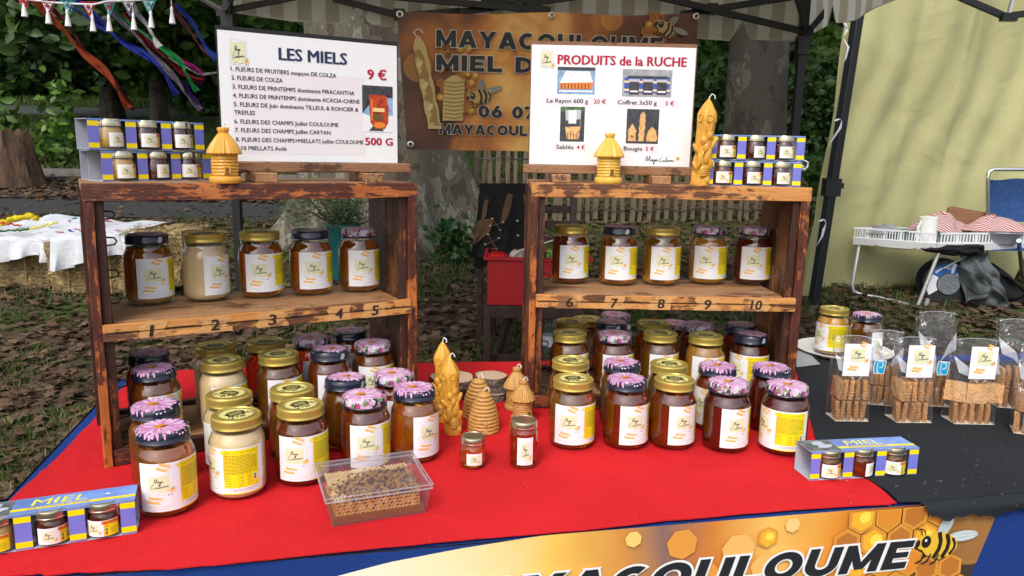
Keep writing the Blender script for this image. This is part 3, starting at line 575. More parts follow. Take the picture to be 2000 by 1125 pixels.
# old stump / woven screen at far left
pS = gpos(70, 320)
st = thing('tree_stump', 'wide rough brown tree stump at the far left edge', 'tree stump', (at(-5, 7.6), 7.7, gz(0, 7.7)))
mb = MB(); vs = []
for i in range(9):
    z = i / 8
    for k in range(26):
        a = 2 * PI * k / 26; rr = (.32 - .15 * z) * (1 + .06 * math.sin(9 * a) + .05 * math.sin(4 * a + 1) + .04 * math.sin(13 * a + 5 * z)); vs.append((rr * math.cos(a), rr * math.sin(a), z * (.54 + (.05 * math.sin(5 * a) if i == 8 else 0))))
mb.add(vs, [(i * 26 + k, i * 26 + (k + 1) % 26, (i + 1) * 26 + (k + 1) % 26, (i + 1) * 26 + k) for i in range(8) for k in range(26)] + [tuple(range(8 * 26, 9 * 26))]); mb.build('stump_body', mat('stump_wood', (.085, .05, .03), .95, var=.6, vs=18, bump=1.0, bs=40, stretch=(1, 1, .12)), st, smooth=1.0)

# chestnut paling fence behind the banner
fence = thing('paling_fence', 'chestnut paling fence of split stakes behind the banner and the right crate', 'fence', (0, 0, 0))
fm = mat('grey_stake_wood', (.145, .112, .075), .85, var=.4, vs=30, bump=.5, bs=90, stretch=(1, 1, .12), isl=0.0)
fbase = []
for i in range(40):
    px = 838 + i * 17.2 + R.uniform(-3.5, 3.5)
    if px > 1500: break
    Y = 6.3 + (px - 838) * .0006 + R.uniform(-.02, .02); b = aty(px, 430, Y); x0 = b.x; z0 = gz(0, Y) - .05; hh = .73 + R.uniform(-.1, .07); wd = R.uniform(.030, .046)
    lean = R.uniform(-.035, .035); mb = MB(); vs = []
    for j in range(6):
        t = j / 5; sw = 1 if j < 5 else .45
        dx = lean * t + R.uniform(-.004, .004)
        for a, b_ in ((-.5, -.5), (.5, -.4), (.45, .5), (-.5, .4)): vs.append((a * wd * sw + dx, b_ * .022, hh * t + (R.uniform(-.02, .02) if j == 5 else 0)))
    mb.add(vs, [(j * 4 + k, j * 4 + (k + 1) % 4, (j + 1) * 4 + (k + 1) % 4, (j + 1) * 4 + k) for j in range(5) for k in range(4)] + [(20, 21, 22, 23)])
    o = mb.build('picket', fm, fence); o.location = (x0, Y, z0); fbase.append((x0, Y, z0))
wm = mat('fence_wire', (.25, .27, .28), .4, .8)
for zz in (.16, .60):
    mb = MB(); mb.tube([(x_, y_ - .02, z_ + zz + .012 * math.sin(i * 1.7)) for i, (x_, y_, z_) in enumerate(fbase)], .0035, 4); mb.build('wire', wm, fence)

# ------------------------------------------------------------------ striped pop-up canopy we stand in front of
TB = Vector((-1.36, 3.70)); TA = math.atan2(.3, 2.91)
tux = Vector((math.cos(TA), math.sin(TA))); tvy = Vector((math.sin(TA), -math.cos(TA)))   # along the back, and towards the table
def tp(u, v, z): p = TB + tux * u + tvy * v; return Vector((p.x, p.y, z))
WT = 2.83
tent = thing('canopy_tent', 'open pop up canopy with beige striped roof and black folding frame over the stall', 'tent', (0, 0, 0))
blk = mat('black_frame', (.012, .012, .013), .45, spec=.4)
cm = cloth('striped_canvas', (.90, .87, .76), .68, .35, 3.0, .06, stripe=(.066, (.62, .54, .41)), weave=300)
def bar(px0, px1, th=.028, v=0.0, nm='truss_bar'):
    o_ = (TB.x + tvy.x * v, TB.y + tvy.y * v); a = onplane(px0[0], px0[1], o_, TA); b = onplane(px1[0], px1[1], o_, TA)
    board(nm, tent, a, b, .016, th, blk, jit=0)
for u, v, nm in ((0, 0, 1), (WT, 0, 1), (0, 2.9, 1), (WT, 2.9, 1)):
    p = tp(u, v, 0); g = gz(p.x, p.y); mb = MB(); mb.box((p.x, p.y, (1.42 + g) / 2), (.038, .038, 1.42 - g)); mb.box((p.x, p.y, g + .01), (.09, .09, .02)); mb.box((p.x, p.y, 1.06), (.056, .056, .09)); mb.build('post', blk, tent)
bar((436, 22), (620, -14)); bar((650, -3), (780, 30), .03); bar((600, -22), (1072, 22), .03, .03)
bar((880, 26), (1140, -8), .03); bar((940, -4), (1075, 20)); bar((1200, -26), (1390, 18), .032, .03); bar((1389, 19), (1572, 62), .032, .03); bar((1330, 28), (1560, -8), .032); bar((780, 30), (900, 20), .024); bar((1556, -8), (1575, 58), .028, .06); bar((1640, -10), (1584, 56), .028, .09)
bar((300, -60), (436, 22)); bar((436, 22), (470, -30), .024, .05)
for px, py in ((436, 22), (1012, 9), (1390, 18), (780, 29), (1576, 60)):
    a = onplane(px, py, (TB.x, TB.y), TA); mb = MB(); mb.box(a, (.05, .05, .05)); mb.build('joint', blk, tent)
# valances: hanging strips with scallops, made in local x along the edge
def valance(name, P0, P1, ztop0, ztop1, zbot, notches, wob=0.012, n=160, swag=None):
    P0 = Vector(P0); P1 = Vector(P1); d = P1 - P0; Ln = d.length; yaw = math.atan2(d.y, d.x); mb = MB()
    def fn(i, j):
        x = Ln * i; zt = ztop0 + (ztop1 - ztop0) * i; zb_ = zbot(x)
        for c_ in notches:
            q = abs(x - c_); zb_ += .10 * max(0, 1 - q / .055) ** 1.1
        z = zt + (zb_ - zt) * j; yy = wob * math.sin(x * 17) * j + .02 * math.sin(x * 5 + 1) * j
        return (x, yy, z)
    mb.grid(fn, n, 10); mb.tube([fn(i / n, 1.0) for i in range(n + 1)], .0025, 4, 1); o = mb.build(name, [cm, mat('valance_hem', (.55, .55, .52), .8)], tent, smooth=1.0); o.location = (P0.x, P0.y, 0); o.rotation_euler = (0, 0, yaw); return o
q0 = tp(-.02, -.05, 0); q1 = tp(WT + .03, -.05, 0)
def zb_back(x):
    return 1.085 + .012 * math.sin(x * 4) + (.02 if x > 2.5 else 0) + .05 * max(0, 1 - x / .3)
def swag_plane(px): return (onplane(px, 50, (TB.x, TB.y), TA).xy - TB).dot(tux)
valance('back_valance', q0.xy, q1.xy, 1.46, 1.50, zb_back, [swag_plane(1466), swag_plane(880), .62])
valance('right_valance', q1.xy, tp(WT + .03, 2.9, 0).xy, 1.48, 1.5, lambda x: 1.118 + .012 * math.sin(x * 9) + .02 * x, [.26, 1.3, 2.3])
valance('left_valance', q0.xy, tp(-.03, 2.9, 0).xy, 1.46, 1.5, lambda x: 1.14 + .02 * math.sin(x * 6) + .20 * x * .5, [.5, 1.5, 2.4])
rb = MB(); pk = tp(WT / 2, 1.45, 2.3); cs = [tp(-.03, -.05, 1.455), tp(WT + .03, -.05, 1.495), tp(WT + .03, 2.9, 1.5), tp(-.03, 2.9, 1.5)]
o_ = Vector((cs[0].x, cs[0].y, 0)); rot = Matrix.Rotation(-TA, 3, 'Z')
for i in range(4):
    a, b = cs[i], cs[(i + 1) % 4]
    def fn(u, v, a=a, b=b):
        p = a.lerp(b, u).lerp(pk, v); p.z -= .10 * math.sin(PI * v) * (1 - v); return rot @ (p - o_)
    rb.grid(fn, 10, 6)
o = rb.build('roof', cm, tent, smooth=1.0); o.location = o_; o.rotation_euler = (0, 0, TA)

# neighbouring tent with a plain wall
gA = gpos(1566, 573); gB = gpos(1800, 556); wyaw = math.atan2(gB.y - gA.y, gB.x - gA.x); wd = Vector((math.cos(wyaw), math.sin(wyaw)))
gt = thing('market_tent', 'neighbouring tent with creased pale green beige side wall and black frame', 'tent', (0, 0, 0))
wallm = cloth('wall_canvas', (.60, .575, .285), .30, .5, 3.0, .06, weave=120)
def wfn(i, j):
    x = 3.3 * i; z = 2.6 * j; xx = x + .34 * (1 - i) * min(1, j * 1.15) - .02
    fold = .018 * math.sin(x * 9 + z * 2.5) * (1 - .4 * j) + .03 * math.sin(x * 3.1 - z * 1.7) + .010 * math.sin(x * 21 + 3 * math.sin(z * 3)) + .014 * abs(math.sin(z * 4.2 + x * 1.3)) * (x % .9 < .5)
    fold += .06 * max(0, 1 - j * 9) * math.sin(x * 6); bot = -.03 + .03 * math.sin(x * 4)
    return (xx, fold, z + bot * (1 - j))
mb = MB(); mb.grid(wfn, 130, 90); o = mb.build('side_wall', wallm, gt, smooth=2.0); o.location = gA; o.rotation_euler = (0, 0, wyaw)
pf = gpos(1588, 597); ptop = aty(1676, 28, pf.y + .05); board('post', gt, pf, ptop, .05, .05, blk, jit=0)
a = pf.lerp(ptop, .42); mb = MB(); mb.box((0, 0, 0), (.085, .07, .1)); mb.box((.045, -.01, .01), (.03, .03, .03)); o = mb.build('clamp', blk, gt); o.location = a
ed = MB(); a0 = aty(1606, 560, pf.y + .04); 
ed.grid(lambda i, j: Vector(aty(1562 + (1652 - 1562) * (j ** .9) + i * 22 + (14 * (1 - j) if i else 0) + 3 * math.sin(j * 12), 585 - (585 - 42) * j, pf.y + .12 + .02 * i)), 3, 24); ed.build('wall_edge_flap', wallm, gt, smooth=2)
for p_, q_ in (((1860, -12), (1962, 32)), ((1962, 32), (2040, 22)), ((1968, 34), (1985, -30))):
    board('truss_bar', gt, aty(p_[0], p_[1], 3.7), aty(q_[0], q_[1], 3.7), .02, .03 if q_[0] != 1985 else .012, blk if q_[0] != 1985 else mat('grey_rod', (.5, .5, .5), .4, .5), jit=0)
mb = MB(); mb.box(aty(1970, 34, 3.69), (.07, .03, .035)); mb.build('joint', blk, gt)
tm = mat('white_tape', (.75, .75, .78), .6)
def tape(label, pts, Y, wd_=.016):
    mb = MB(); P = [aty(a, b, Y) for a, b in pts]; vs = []
    for i, p in enumerate(P): vs += [(p.x - wd_ / 2 * math.cos(i), p.y + .004 * math.sin(i * 2), p.z), (p.x + wd_ / 2 * math.cos(i * .8), p.y - .006, p.z)]
    mb.add(vs, [(2 * i, 2 * i + 1, 2 * i + 3, 2 * i + 2) for i in range(len(P) - 1)]); o = mb.build('fabric_tie', tm); tag(o, label, 'fabric tie', 'white ties on the tent pole')
tape('long white fabric tie dangling at the top of the slanted tent pole', [(1648, 42), (1654, 58), (1646, 75), (1656, 92), (1652, 115), (1640, 132)], pf.y - .06)
tape('white fabric tie knotted round the pole middle', [(1631, 236), (1638, 232), (1643, 236), (1640, 250), (1628, 270), (1616, 290)], pf.y - .06, .02)
tape('white fabric bow tied round the lower tent pole', [(1600, 432), (1608, 428), (1612, 436), (1608, 448), (1606, 462), (1596, 480)], pf.y - .06, .02)
# ------------------------------------------------------------------ hay bales with cloths
straw = mat('straw', (.30, .22, .10), .9, var=.6, vs=70, bump=1.0, bs=120, stretch=(.35, 1, 1.2))
strawl = leafmat('straw_stalks', [(.18, .12, .05), (.34, .25, .11), (.48, .37, .18)], .7, .2)
def bale(label, x0, x1, ytop, ybot, Y, dep=.42):
    a = aty(x0, ybot, Y); b = aty(x1, ybot, Y); t = aty(x0, ytop, Y); hh = t.z - a.z; L_ = b.x - a.x
    o = thing('hay_bale', label, 'hay bale', ((a.x + b.x) / 2, Y + dep / 2, a.z), group='straw bales used as seats')
    mb = MB()
    def blob(i, j, k): return (i + .03 * math.sin(9 * j + 3 * k), j + .015 * math.sin(14 * i), k + .02 * math.sin(11 * i + j * 7))
    n = 14
    for ax in range(3):
        for s_ in (-1, 1):
            def f(u, v, ax=ax, s_=s_):
                q = [0, 0, 0]; q[ax] = s_ * .5; q[(ax + 1) % 3] = u - .5; q[(ax + 2) % 3] = v - .5
                p = (q[0] * L_, q[1] * dep, (q[2] + .5) * hh); return (p[0] + .012 * math.sin(23 * p[0] + 17 * p[2]), p[1] + .012 * math.sin(19 * p[0] + 31 * p[2]), p[2] + .008 * math.sin(25 * p[0] + 13 * p[1]))
            mb.grid(f, n, n)
    body = mb.build('straw_body', straw, o, smooth=1.0)
    m_ = 1800; pos = np.stack([NR.uniform(-.5, .5, m_) * L_, NR.choice([-.5, .5, -.5], m_) * dep * 1.02, NR.uniform(0, 1, m_) * hh], 1); tp_ = NR.uniform(0, 1, m_) < .3; pos[tp_, 1] = NR.uniform(-.5, .5, tp_.sum()) * dep; pos[tp_, 2] = hh
    scatter('stalks', [(-.5, -.03, 0), (.5, -.03, 0), (.5, .03, .01), (-.5, .03, 0)], [(0, 1, 2, 3)], pos, NR.uniform(.03, .09, m_), strawl, o, tilt=.5, kind='stuff')
    for xx in (-.25, .25):
        t_ = MB(); t_.tube([(xx * L_, -dep / 2 - .014, 0.01), (xx * L_, -dep / 2 - .014, hh + .012), (xx * L_, dep / 2, hh + .012)], .004, 5, 0); t_.build('twine', mat('twine', (.45, .3, .1), .8), o)
    return a, b, t.z
bale('straw bale under the white cloth at the far left edge', -60, 96, 470, 573, 4.35)
bale('straw bale half covered by the printed white cloth left of the crate', 98, 262, 470, 572, 4.2)
bale('straw bale seen through the left crate behind the first jars', 246, 358, 452, 558, 4.15)
def drape(name, label, top, front, zfall, m, cat='cloth', group=None, prints=(), nu=26):
    """cloth lying over a bale: top = pixel outline corners at the top, then falling"""
    (xa, ya, Ya), (xb, yb, Yb), (xc, yc), (xd, yd) = top; mb = MB()
    A = aty(xa, ya, Ya); B = aty(xb, yb, Yb); Cc = aty(xc, yc, Ya - .45); D = aty(xd, yd, Yb - .45)
    Zc = (Cc.z + D.z) / 2
    def fn(i, j):
        if j < .5:
            t = j / .5; p = A.lerp(B, i).lerp(Cc.lerp(D, i), t); p.z += .008 * math.sin(i * 19 + t * 4) * (1 - t * .5) + .012 * math.sin(i * 7) * (1 - t)
        else:
            t = (j - .5) / .5; p = Cc.lerp(D, i); p.z -= zfall(i) * t; p.y -= .03 * math.sin(i * 22) * t + .03 * t; p.x += .012 * math.sin(i * 31) * t
        return p
    mb.grid(fn, nu * 2, 20)
    o = mb.build(name, [m], smooth=2.0); tag(o, label, cat, group); return o, fn
whc = cloth('white_cotton', (.62, .64, .66), .15, .4, 9, .08)
o, f1 = drape('white_cloth', 'white cotton cloth hanging over the leftmost straw bale', ((-70, 440, 4.75), (100, 420, 4.7), (-70, 462), (100, 470)), 0, lambda i: .11 + .03 * math.sin(i * 5) + .04 * (i > .9), whc)
o, f2 = drape('white_cloth', 'white cloth printed with coloured marks over the bale beside the crate', ((84, 422, 4.6), (352, 432, 4.6), (98, 468), (262, 452)), 0, lambda i: .13 + .05 * math.sin(i * 4 + 1) * (1 - i), whc)
pm = MB(); fl_ = lambda a, b: tuple(Vector(f2(a, b * .5)) + Vector((0, 0, .006)))
for i in range(26):
    a, b = R.uniform(.1, .9), R.uniform(.1, .8); oval(pm, a, b, R.uniform(.006, .018), R.uniform(.03, .08), R.choice((0, 1, 1, 2)), fl_, 8, R.uniform(0, 3), .3)
pm.build('printed_mark', [mat('print_teal', (.05, .3, .35)), mat('print_pinkred', (.5, .08, .15)), mat('print_darkblue', (.06, .06, .3))], o)
def scarf(label, pts, Y, r, c, nm='scarf'):
    mb = MB(); P = [aty(a, b, Y) for a, b in pts]; P = [P[0]] + P
    P2 = []
    for i in range(len(P) - 1):
        for t in range(6): q = P[i].lerp(P[i + 1], t / 6); P2.append(q + Vector((0, R.uniform(-.01, .01), R.uniform(-.004, .008))))
    mb.tube(P2, [r * R.uniform(.6, 1.25) for _ in P2], 8); o = mb.build(nm, cloth('scarf_' + nm + str(round(c[0] * 100)), c, .1, .6, 30, .25), smooth=2); tag(o, label, 'scarf')
scarf('bunched yellow scarf on the white cloth at the far left', [(2, 436), (20, 430), (45, 424), (66, 423), (72, 428)], 4.45, .018, (.65, .5, .02))
scarf('thin yellow band lying across the white cloth', [(52, 448), (80, 442), (118, 433)], 4.35, .006, (.7, .62, .05), 'band')
scarf('dark green band lying on the white cloth at the far left', [(-10, 451), (30, 451), (60, 447)], 4.33, .005, (.03, .12, .04), 'band')
scarf('red band lying on the white cloth at the far left', [(-5, 437), (20, 437), (48, 442)], 4.36, .005, (.5, .05, .03), 'band')

# potted bush
pc = gpos(672, 545); pot = thing('potted_bush', 'needle leaved bush in a tall teal pot behind the left crate', 'potted plant', pc)
tealm = mat('teal_glaze', (.01, .10, .10), .35, var=.2)
mb = MB(); mb.lathe([(0, 0), (.075, 0), (.10, .32), (.108, .33), (.108, .35), (.095, .35), (.09, .31), (0, .31)], 20); mb.build('pot', tealm, pot, smooth=.6)
n = 3200; nb = 26; cc = np.array([(R.gauss(-.06, .16), R.gauss(0, .1), R.uniform(.36, .56)) for _ in range(nb)]); bt = MB()
for c_ in cc: bt.tube([(0, 0, .3), (c_[0] * .6, c_[1] * .6, .42), tuple(c_)], [.006, .004, .002], 4)
bt.build('twig', bark_g, pot)
scatter('foliage', [(-.08, 0, 0), (.08, 0, 0), (.05, .1, .5), (0, .1, 1)], [(0, 1, 2, 3)], cc[NR.randint(0, nb, n)] + NR.normal(size=(n, 3)) * .035, NR.uniform(.02, .045, n), leafmat('needle_leaves', [(.03, .06, .02), (.07, .11, .04), (.14, .19, .09)], .5, .3), pot)

# ------------------------------------------------------------------ dark wooden garden chairs, apron and red crate
dwood = mat('dark_stained_wood', (.045, .025, .020), .5, var=.35, vs=20, bump=.3, bs=60, stretch=(1, 1, 1))
Yc = 3.25
gc = thing('garden_chair', 'dark brown slatted garden chair carrying the red plastic crate', 'chair', (0, 0, 0))
def P3(x, y, Y): return aty(x, y, Y)
sz = P3(1000, 600, Yc).z; xl_, xr_ = P3(948, 600, Yc).x, P3(1138, 600, Yc).x; Yb = Yc + .40; zt = P3(1100, 372, Yb).z
for i in range(6): board('slat', gc, (xl_, Yc + .03 + i * .066, sz), (xr_, Yc + .03 + i * .066, sz), .055, .02, dwood)
board('rail', gc, (xl_ - .005, Yc - .005, sz - .02), (xr_ + .005, Yc - .005, sz - .02), .022, .055, dwood); board('rail', gc, (xl_, Yc, sz - .02), (xl_, Yb, sz - .02), .022, .05, dwood); board('rail', gc, (xr_, Yc, sz - .02), (xr_, Yb, sz - .02), .022, .05, dwood)
for x_, y_ in ((xl_ + .01, Yc), (xr_ - .01, Yc)): board('leg', gc, (x_, y_, gz(0, y_) - .0), (x_, y_, sz - .01), .04, .032, dwood)
for x_ in (xl_ + .02, xr_ - .02): board('leg', gc, (x_, Yb + .05, gz(0, Yb)), (x_, Yb - .02, sz), .04, .03, dwood); board('back_post', gc, (x_, Yb - .02, sz), (x_, Yb + .08, zt), .03, .042, dwood)
board('stretcher', gc, (xl_, Yc + .04, gz(0, Yc) + .05), (xr_, Yc + .04, gz(0, Yc) + .05), .02, .04, dwood)
board('leg', gc, (xl_ + .05, Yc + .12, gz(0, Yc + .12)), (xl_ + .11, Yc + .03, sz - .03), .03, .03, dwood)
for i in range(6):
    z = sz + .10 + (zt - sz - .12) * i / 5; yy = Yb - .02 + .10 * (z - sz) / (zt - sz); board('slat', gc, (xl_ + .02, yy, z), (xr_ - .02, yy, z), .014, .036, dwood)
# red crate (open topped plastic tray)
rc0 = P3(946, 592, Yc - .02); rw = P3(1152, 592, Yc - .02).x - rc0.x; rh = P3(946, 498, Yc - .02).z - rc0.z; rd = .30
redp = mat('red_plastic', (.42, .018, .022), .38, var=.08, vs=6)
rc = thing('plastic_crate', 'red plastic crate of craft supplies on the dark garden chair', 'crate', (rc0.x + rw / 2, Yc - .02 + rd / 2, sz + .012))
def tray(mb, W, D, Hh, t=.006, mi=0, tp_=.0):
    for s_ in (-1, 1): mb.box((0, s_ * (D / 2 - t / 2), Hh / 2), (W - 2 * t - .001, t, Hh), mi); mb.box((s_ * (W / 2 - t / 2), 0, Hh / 2), (t, D, Hh), mi)
    mb.box((0, 0, t / 2), (W - 2 * t - .001, D - 2 * t - .001, t), mi)
mb = MB(); tray(mb, rw * .95, rd * .95, rh - .013); mb.build('tray_body', redp, rc); mb = MB()
for s_ in (-1, 1): mb.box((0, s_ * rd / 2, rh - .006), (rw + .012, .012, .014)); mb.box((s_ * rw / 2, 0, rh - .006), (.012, rd - .013, .014))
mb.build('rim', redp, rc)
zc = sz + .012 + rh
sp_ = MB(); c0 = P3(972, 492, Yc + .06); sp_.lathe([(0, 0), (.02, 0), (.045, .01), (.052, .03), (.045, .05), (.02, .06), (0, .06)], 26, fn=lambda t, z: 1 + .07 * math.sin(13 * t)); o = sp_.build('ribbon_spool', mat('red_foil', (.6, .01, .01), .2, .6, bump=1, bs=90), smooth=1.0); o.location = (c0.x, c0.y, zc - .045); tag(o, 'shiny red ribbon ball in the red crate', 'ribbon')
for i, (px, py) in enumerate(((1008, 492), (1022, 498))):
    c0 = P3(px, py, Yc + .07 + .03 * i); mb = MB()
    mb.ell((0, 0, 0), (.028, .028, .026), n=14, m=9)
    for k in range(9):
        a = Matrix.Rotation(k * .7, 3, 'X') @ Matrix.Rotation(k * .5, 3, 'Y'); mb.tube([a @ Vector((.029 * math.cos(t), .029 * math.sin(t), 0)) for t in np.linspace(0, 2 * PI, 18)], .0018, 4)
    o = mb.build('string_ball', mat('cotton_string', (.55, .52, .46), .9), smooth=1); o.location = (c0.x, c0.y, zc - .008); tag(o, ('ball of pale string beside the red ribbon ball', 'grey string ball nearer the crate post in the red crate')[i], 'string')
wk = MB()
for i in range(7):
    a = P3(1000 + i * 4, 505, Yc + .03 + i * .01); b = P3(1030 + i * 9, 486 - i * 3, Yc + .04 + .01 * i); wk.tube([(a.x, a.y, zc - .004), ((a.x + b.x) / 2, a.y, (zc + b.z) / 2 + .01), (b.x, b.y, b.z)], .0035, 5)
o = wk.build('candle_wick_bundle', mat('wick_cream', (.6, .56, .44), .9)); tag(o, 'bundle of cream candle wicks sticking out of the red crate', 'wicks')
for i in range(3):
    mb = MB(); mb.lathe([(0, 0), (.02, 0), (.02, .05), (.016, .054), (.016, .06), (0, .06)], 12); o = mb.build('small_bottle', mat(('dark_glassy', 'green_cap', 'grey_cap')[i], ((.02, .02, .02), (.15, .35, .04), (.3, .3, .3))[i], .4), smooth=.6); c0 = P3(1060 + 14 * i, 500, Yc + .1); o.location = (c0.x, c0.y, zc - .05 + .012 * i); tag(o, ('black small bottle in the red crate', 'small bottle with green cap in the red crate', 'grey small bottle in the red crate')[i], 'bottle')
# apron hanging over the next chair
Ya = 3.50
apm = cloth('black_apron_cloth', (.012, .012, .013), 0, .4, 12, .3); lth = mat('brown_suede', (.09, .045, .022), .85, var=.25, vs=30)
ap = thing('apron', 'black apron with brown leather patches and crossed laces draped over a chair', 'apron', (0, 0, 0))
mb = MB()
def apf(i, j):
    t = j; x = (937 + (1 - t) * 0 - 19 * t ** 1.5) * (1 - i) + 1042 * i; y = 358 + (505 - 358) * t + (-6 * math.sin(i * 9) * t) + 8 * (i > .06) * (i < .12) * t
    p = aty(x, y, Ya + .02 * math.sin(i * 9) * t + .012 * math.sin(i * 21) * t + .13 * (1 - t)); return p
mb.grid(apf, 40, 24); mb.build('cloth_body', apm, ap, smooth=2)
def onap(i, j, l=.012): p = Vector(apf(i, j)); p.y -= l; return p
def patch(pts, nm='leather_patch', m=lth, l=.012):
    mb = MB(); fan(mb, pts, 0, lambda a, b: onap(a, b, l)); mb.build(nm, m, ap)
patch([(.02, .5), (.30, .46), (.30, .52), (.26, .66), (.05, .82), (.0, .8)]); patch([(.10, .22), (.18, .22), (.17, .46), (.08, .5)]); patch([(.52, .12), (.62, .14), (.6, .28), (.55, .42), (.48, .52), (.42, .5), (.46, .3)]); patch([(.80, .16), (.88, .14), (.94, .44), (.98, .5), (.88, .5), (.84, .3)])
eye = mat('brass_eyelet', (.5, .42, .3), .3, .9); lace = mat('lace_brown', (.09, .05, .03), .9)
for grp, cols_ in ((.0, (.22, .40)), (.0, (.19, .36))):
    pass
pts_ = [[(.28, .48), (.47, .50), (.26, .58), (.43, .60)], [(.24, .70), (.42, .71), (.22, .84), (.40, .85)], [(.72, .50), (.74, .70), (.86, .56), (.90, .70)]]
for g_ in pts_:
    for (a, b) in g_:
        mb = MB(); c_ = onap(a, b, .02); mb.lathe([(.003, 0), (.0055, .001), (.0055, .003), (.003, .004)], 10); o = mb.build('eyelet', eye, ap); o.location = c_; o.rotation_euler = (PI / 2, 0, 0)
    if g_ is not pts_[2]:
        for a, b in ((0, 3), (1, 2)): mb = MB(); mb.tube([onap(*g_[a], .024), onap(*g_[b], .024)], .003, 5); mb.build('lace', lace, ap)
# chair under the apron (hardly seen)
g2 = thing('folding_chair', 'dark chair back hidden under the black apron', 'chair', (0, 0, 0)); a = aty(940, 366, Ya + .14); b = aty(1040, 366, Ya + .14)
board('top_rail', g2, (a.x, a.y, a.z - .01), (b.x, b.y, b.z - .01), .02, .04, dwood)
for q in (a, b): board('back_post', g2, (q.x, q.y, gz(0, q.y)), (q.x, q.y, q.z - .03), .03, .03, dwood)
bp_ = MB(); bp_.grid(lambda i, j: aty(928 + 8 * i + 90 * i, 502 + (508 + 14 - 502) * j + 12 * (j > .5) * math.sin(i * 20) * .3, Ya + .06), 12, 4); o = bp_.build('black_bag', apm, smooth=2); tag(o, 'black cloth bag end hanging below the apron', 'bag')
# water bottle
wb = thing('water_bottle', 'clear plastic water bottle with green cap behind the right crate post', 'bottle', gpos(1074, 694) + Vector((0, 0, 0)))
mb = MB(); mb.lathe([(0, .002), (.034, .002), (.036, .02), (.034, .06), (.036, .1), (.034, .14), (.03, .165), (.014, .2), (.013, .215)], 18); mb.build('bottle_body', clear('clear_pet', (.93, .97, .96), haze=.12, hc=(.6, .65, .62)), wb, smooth=1)
mb = MB(); mb.lathe([(0, .235), (.016, .235), (.016, .214), (.0, .214)], 14); mb.build('cap', mat('green_cap', (.02, .2, .06), .4), wb); mb = MB(); mb.lathe([(.0365, .05), (.0365, .1)], 18); mb.build('label', mat('bottle_label', (.7, .68, .68), .5), wb)

# ------------------------------------------------------------------ camp table under the neighbouring tent
alu = mat('brushed_aluminium', (.55, .55, .53), .35, .7); gtop = mat('grey_table_edge', (.52, .53, .52), .45)
ct = thing('camping_table', 'low folding camping table with grey metal legs by the beige tent wall', 'table', (0, 0, 0))
fN = gpos(1806, 600); fL = gpos(1662, 578)
def T3(px, py, ref): return aty(px, py, ref)
tN = aty(1828, 478, fN.y); tL = aty(1668, 449, fL.y + .05); ztab = tN.z; tL.z = ztab
ex = Vector((tN.x - tL.x, tN.y - tL.y)); ey = Vector((-ex.y, ex.x)).normalized(); 
e2 = Vector(aty(2015, 466, fN.y + .12).xy) - Vector(tN.xy); e2 = e2.normalized()
def tc_(u, v, z=0): p = Vector(tL.xy) + ex * u + e2 * v; return Vector((p.x, p.y, ztab + z))
mb = MB(); mb.add([tc_(0, 0, 0), tc_(1, 0, 0), tc_(1, 1.1, 0), tc_(0, 1.1, 0), tc_(0, 0, -.012), tc_(1, 0, -.012), tc_(1, 1.1, -.012), tc_(0, 1.1, -.012)], [(0, 1, 2, 3), (7, 6, 5, 4), (0, 4, 5, 1), (1, 5, 6, 2), (2, 6, 7, 3), (3, 7, 4, 0)]); mb.build('tabletop', mat('table_laminate', (.45, .47, .44), .5), ct)
for a, b in (((0, 0), (1, 0)), ((1, 0), (1, 1.1)), ((0, 1.1), (1, 1.1))): board('edge_rail', ct, tc_(a[0], a[1], -.012) + Vector((0, -.004, 0)), tc_(b[0], b[1], -.012) + Vector((0, -.004, 0)), .016, .042, gtop)
legm = alu
def leg(p, q, r=.0115): mb = MB(); mb.tube([p, q], r, 10); mb.build('leg', legm, ct, smooth=1)
kN = tc_(1, .03, -.03); kL = tc_(0.03, .03, -.03)
mb = MB(); pts = [kL, Vector((fL.x, fL.y, fL.z + .07)), Vector((fL.x + .01, fL.y, fL.z + .03)), fL + Vector((.05, -.01, .014)), fN + Vector((-.09, 0, .012)), Vector((fN.x - .01, fN.y, fN.z + .03)), kN]
mb.tube([pts[0], pts[1], pts[2], pts[3], fL.lerp(fN, .5) + Vector((0, 0, .013)), pts[4]], .0115, 10); mb.build('leg', legm, ct, smooth=1)
leg(pts[4] + Vector((.05, 0, -.0)), kN); leg(Vector((fN.x + .005, fN.y, fN.z)), Vector((fN.x + .012, fN.y, fN.z + .05)), .015)
leg(tc_(.95, .10, -.14) , tc_(1, .30, -.02), .006); leg(tc_(.95, 1.0, -.03), gpos(1996, 560)); 
for u in (.18,): mb = MB(); mb.tube([tc_(.30, 0, -.02) + Vector((-.015, -.02, 0)), tc_(.36, 0, -.03) + Vector((-.02, -.03, -.0)), tc_(.72, 0, -.03) + Vector((-.02, -.03, 0)), tc_(.78, 0, -.02) + Vector((-.015, -.02, 0))], .008, 8); mb.build('handle', mat('handle_plastic', (.42, .40, .36), .6), ct, smooth=1)
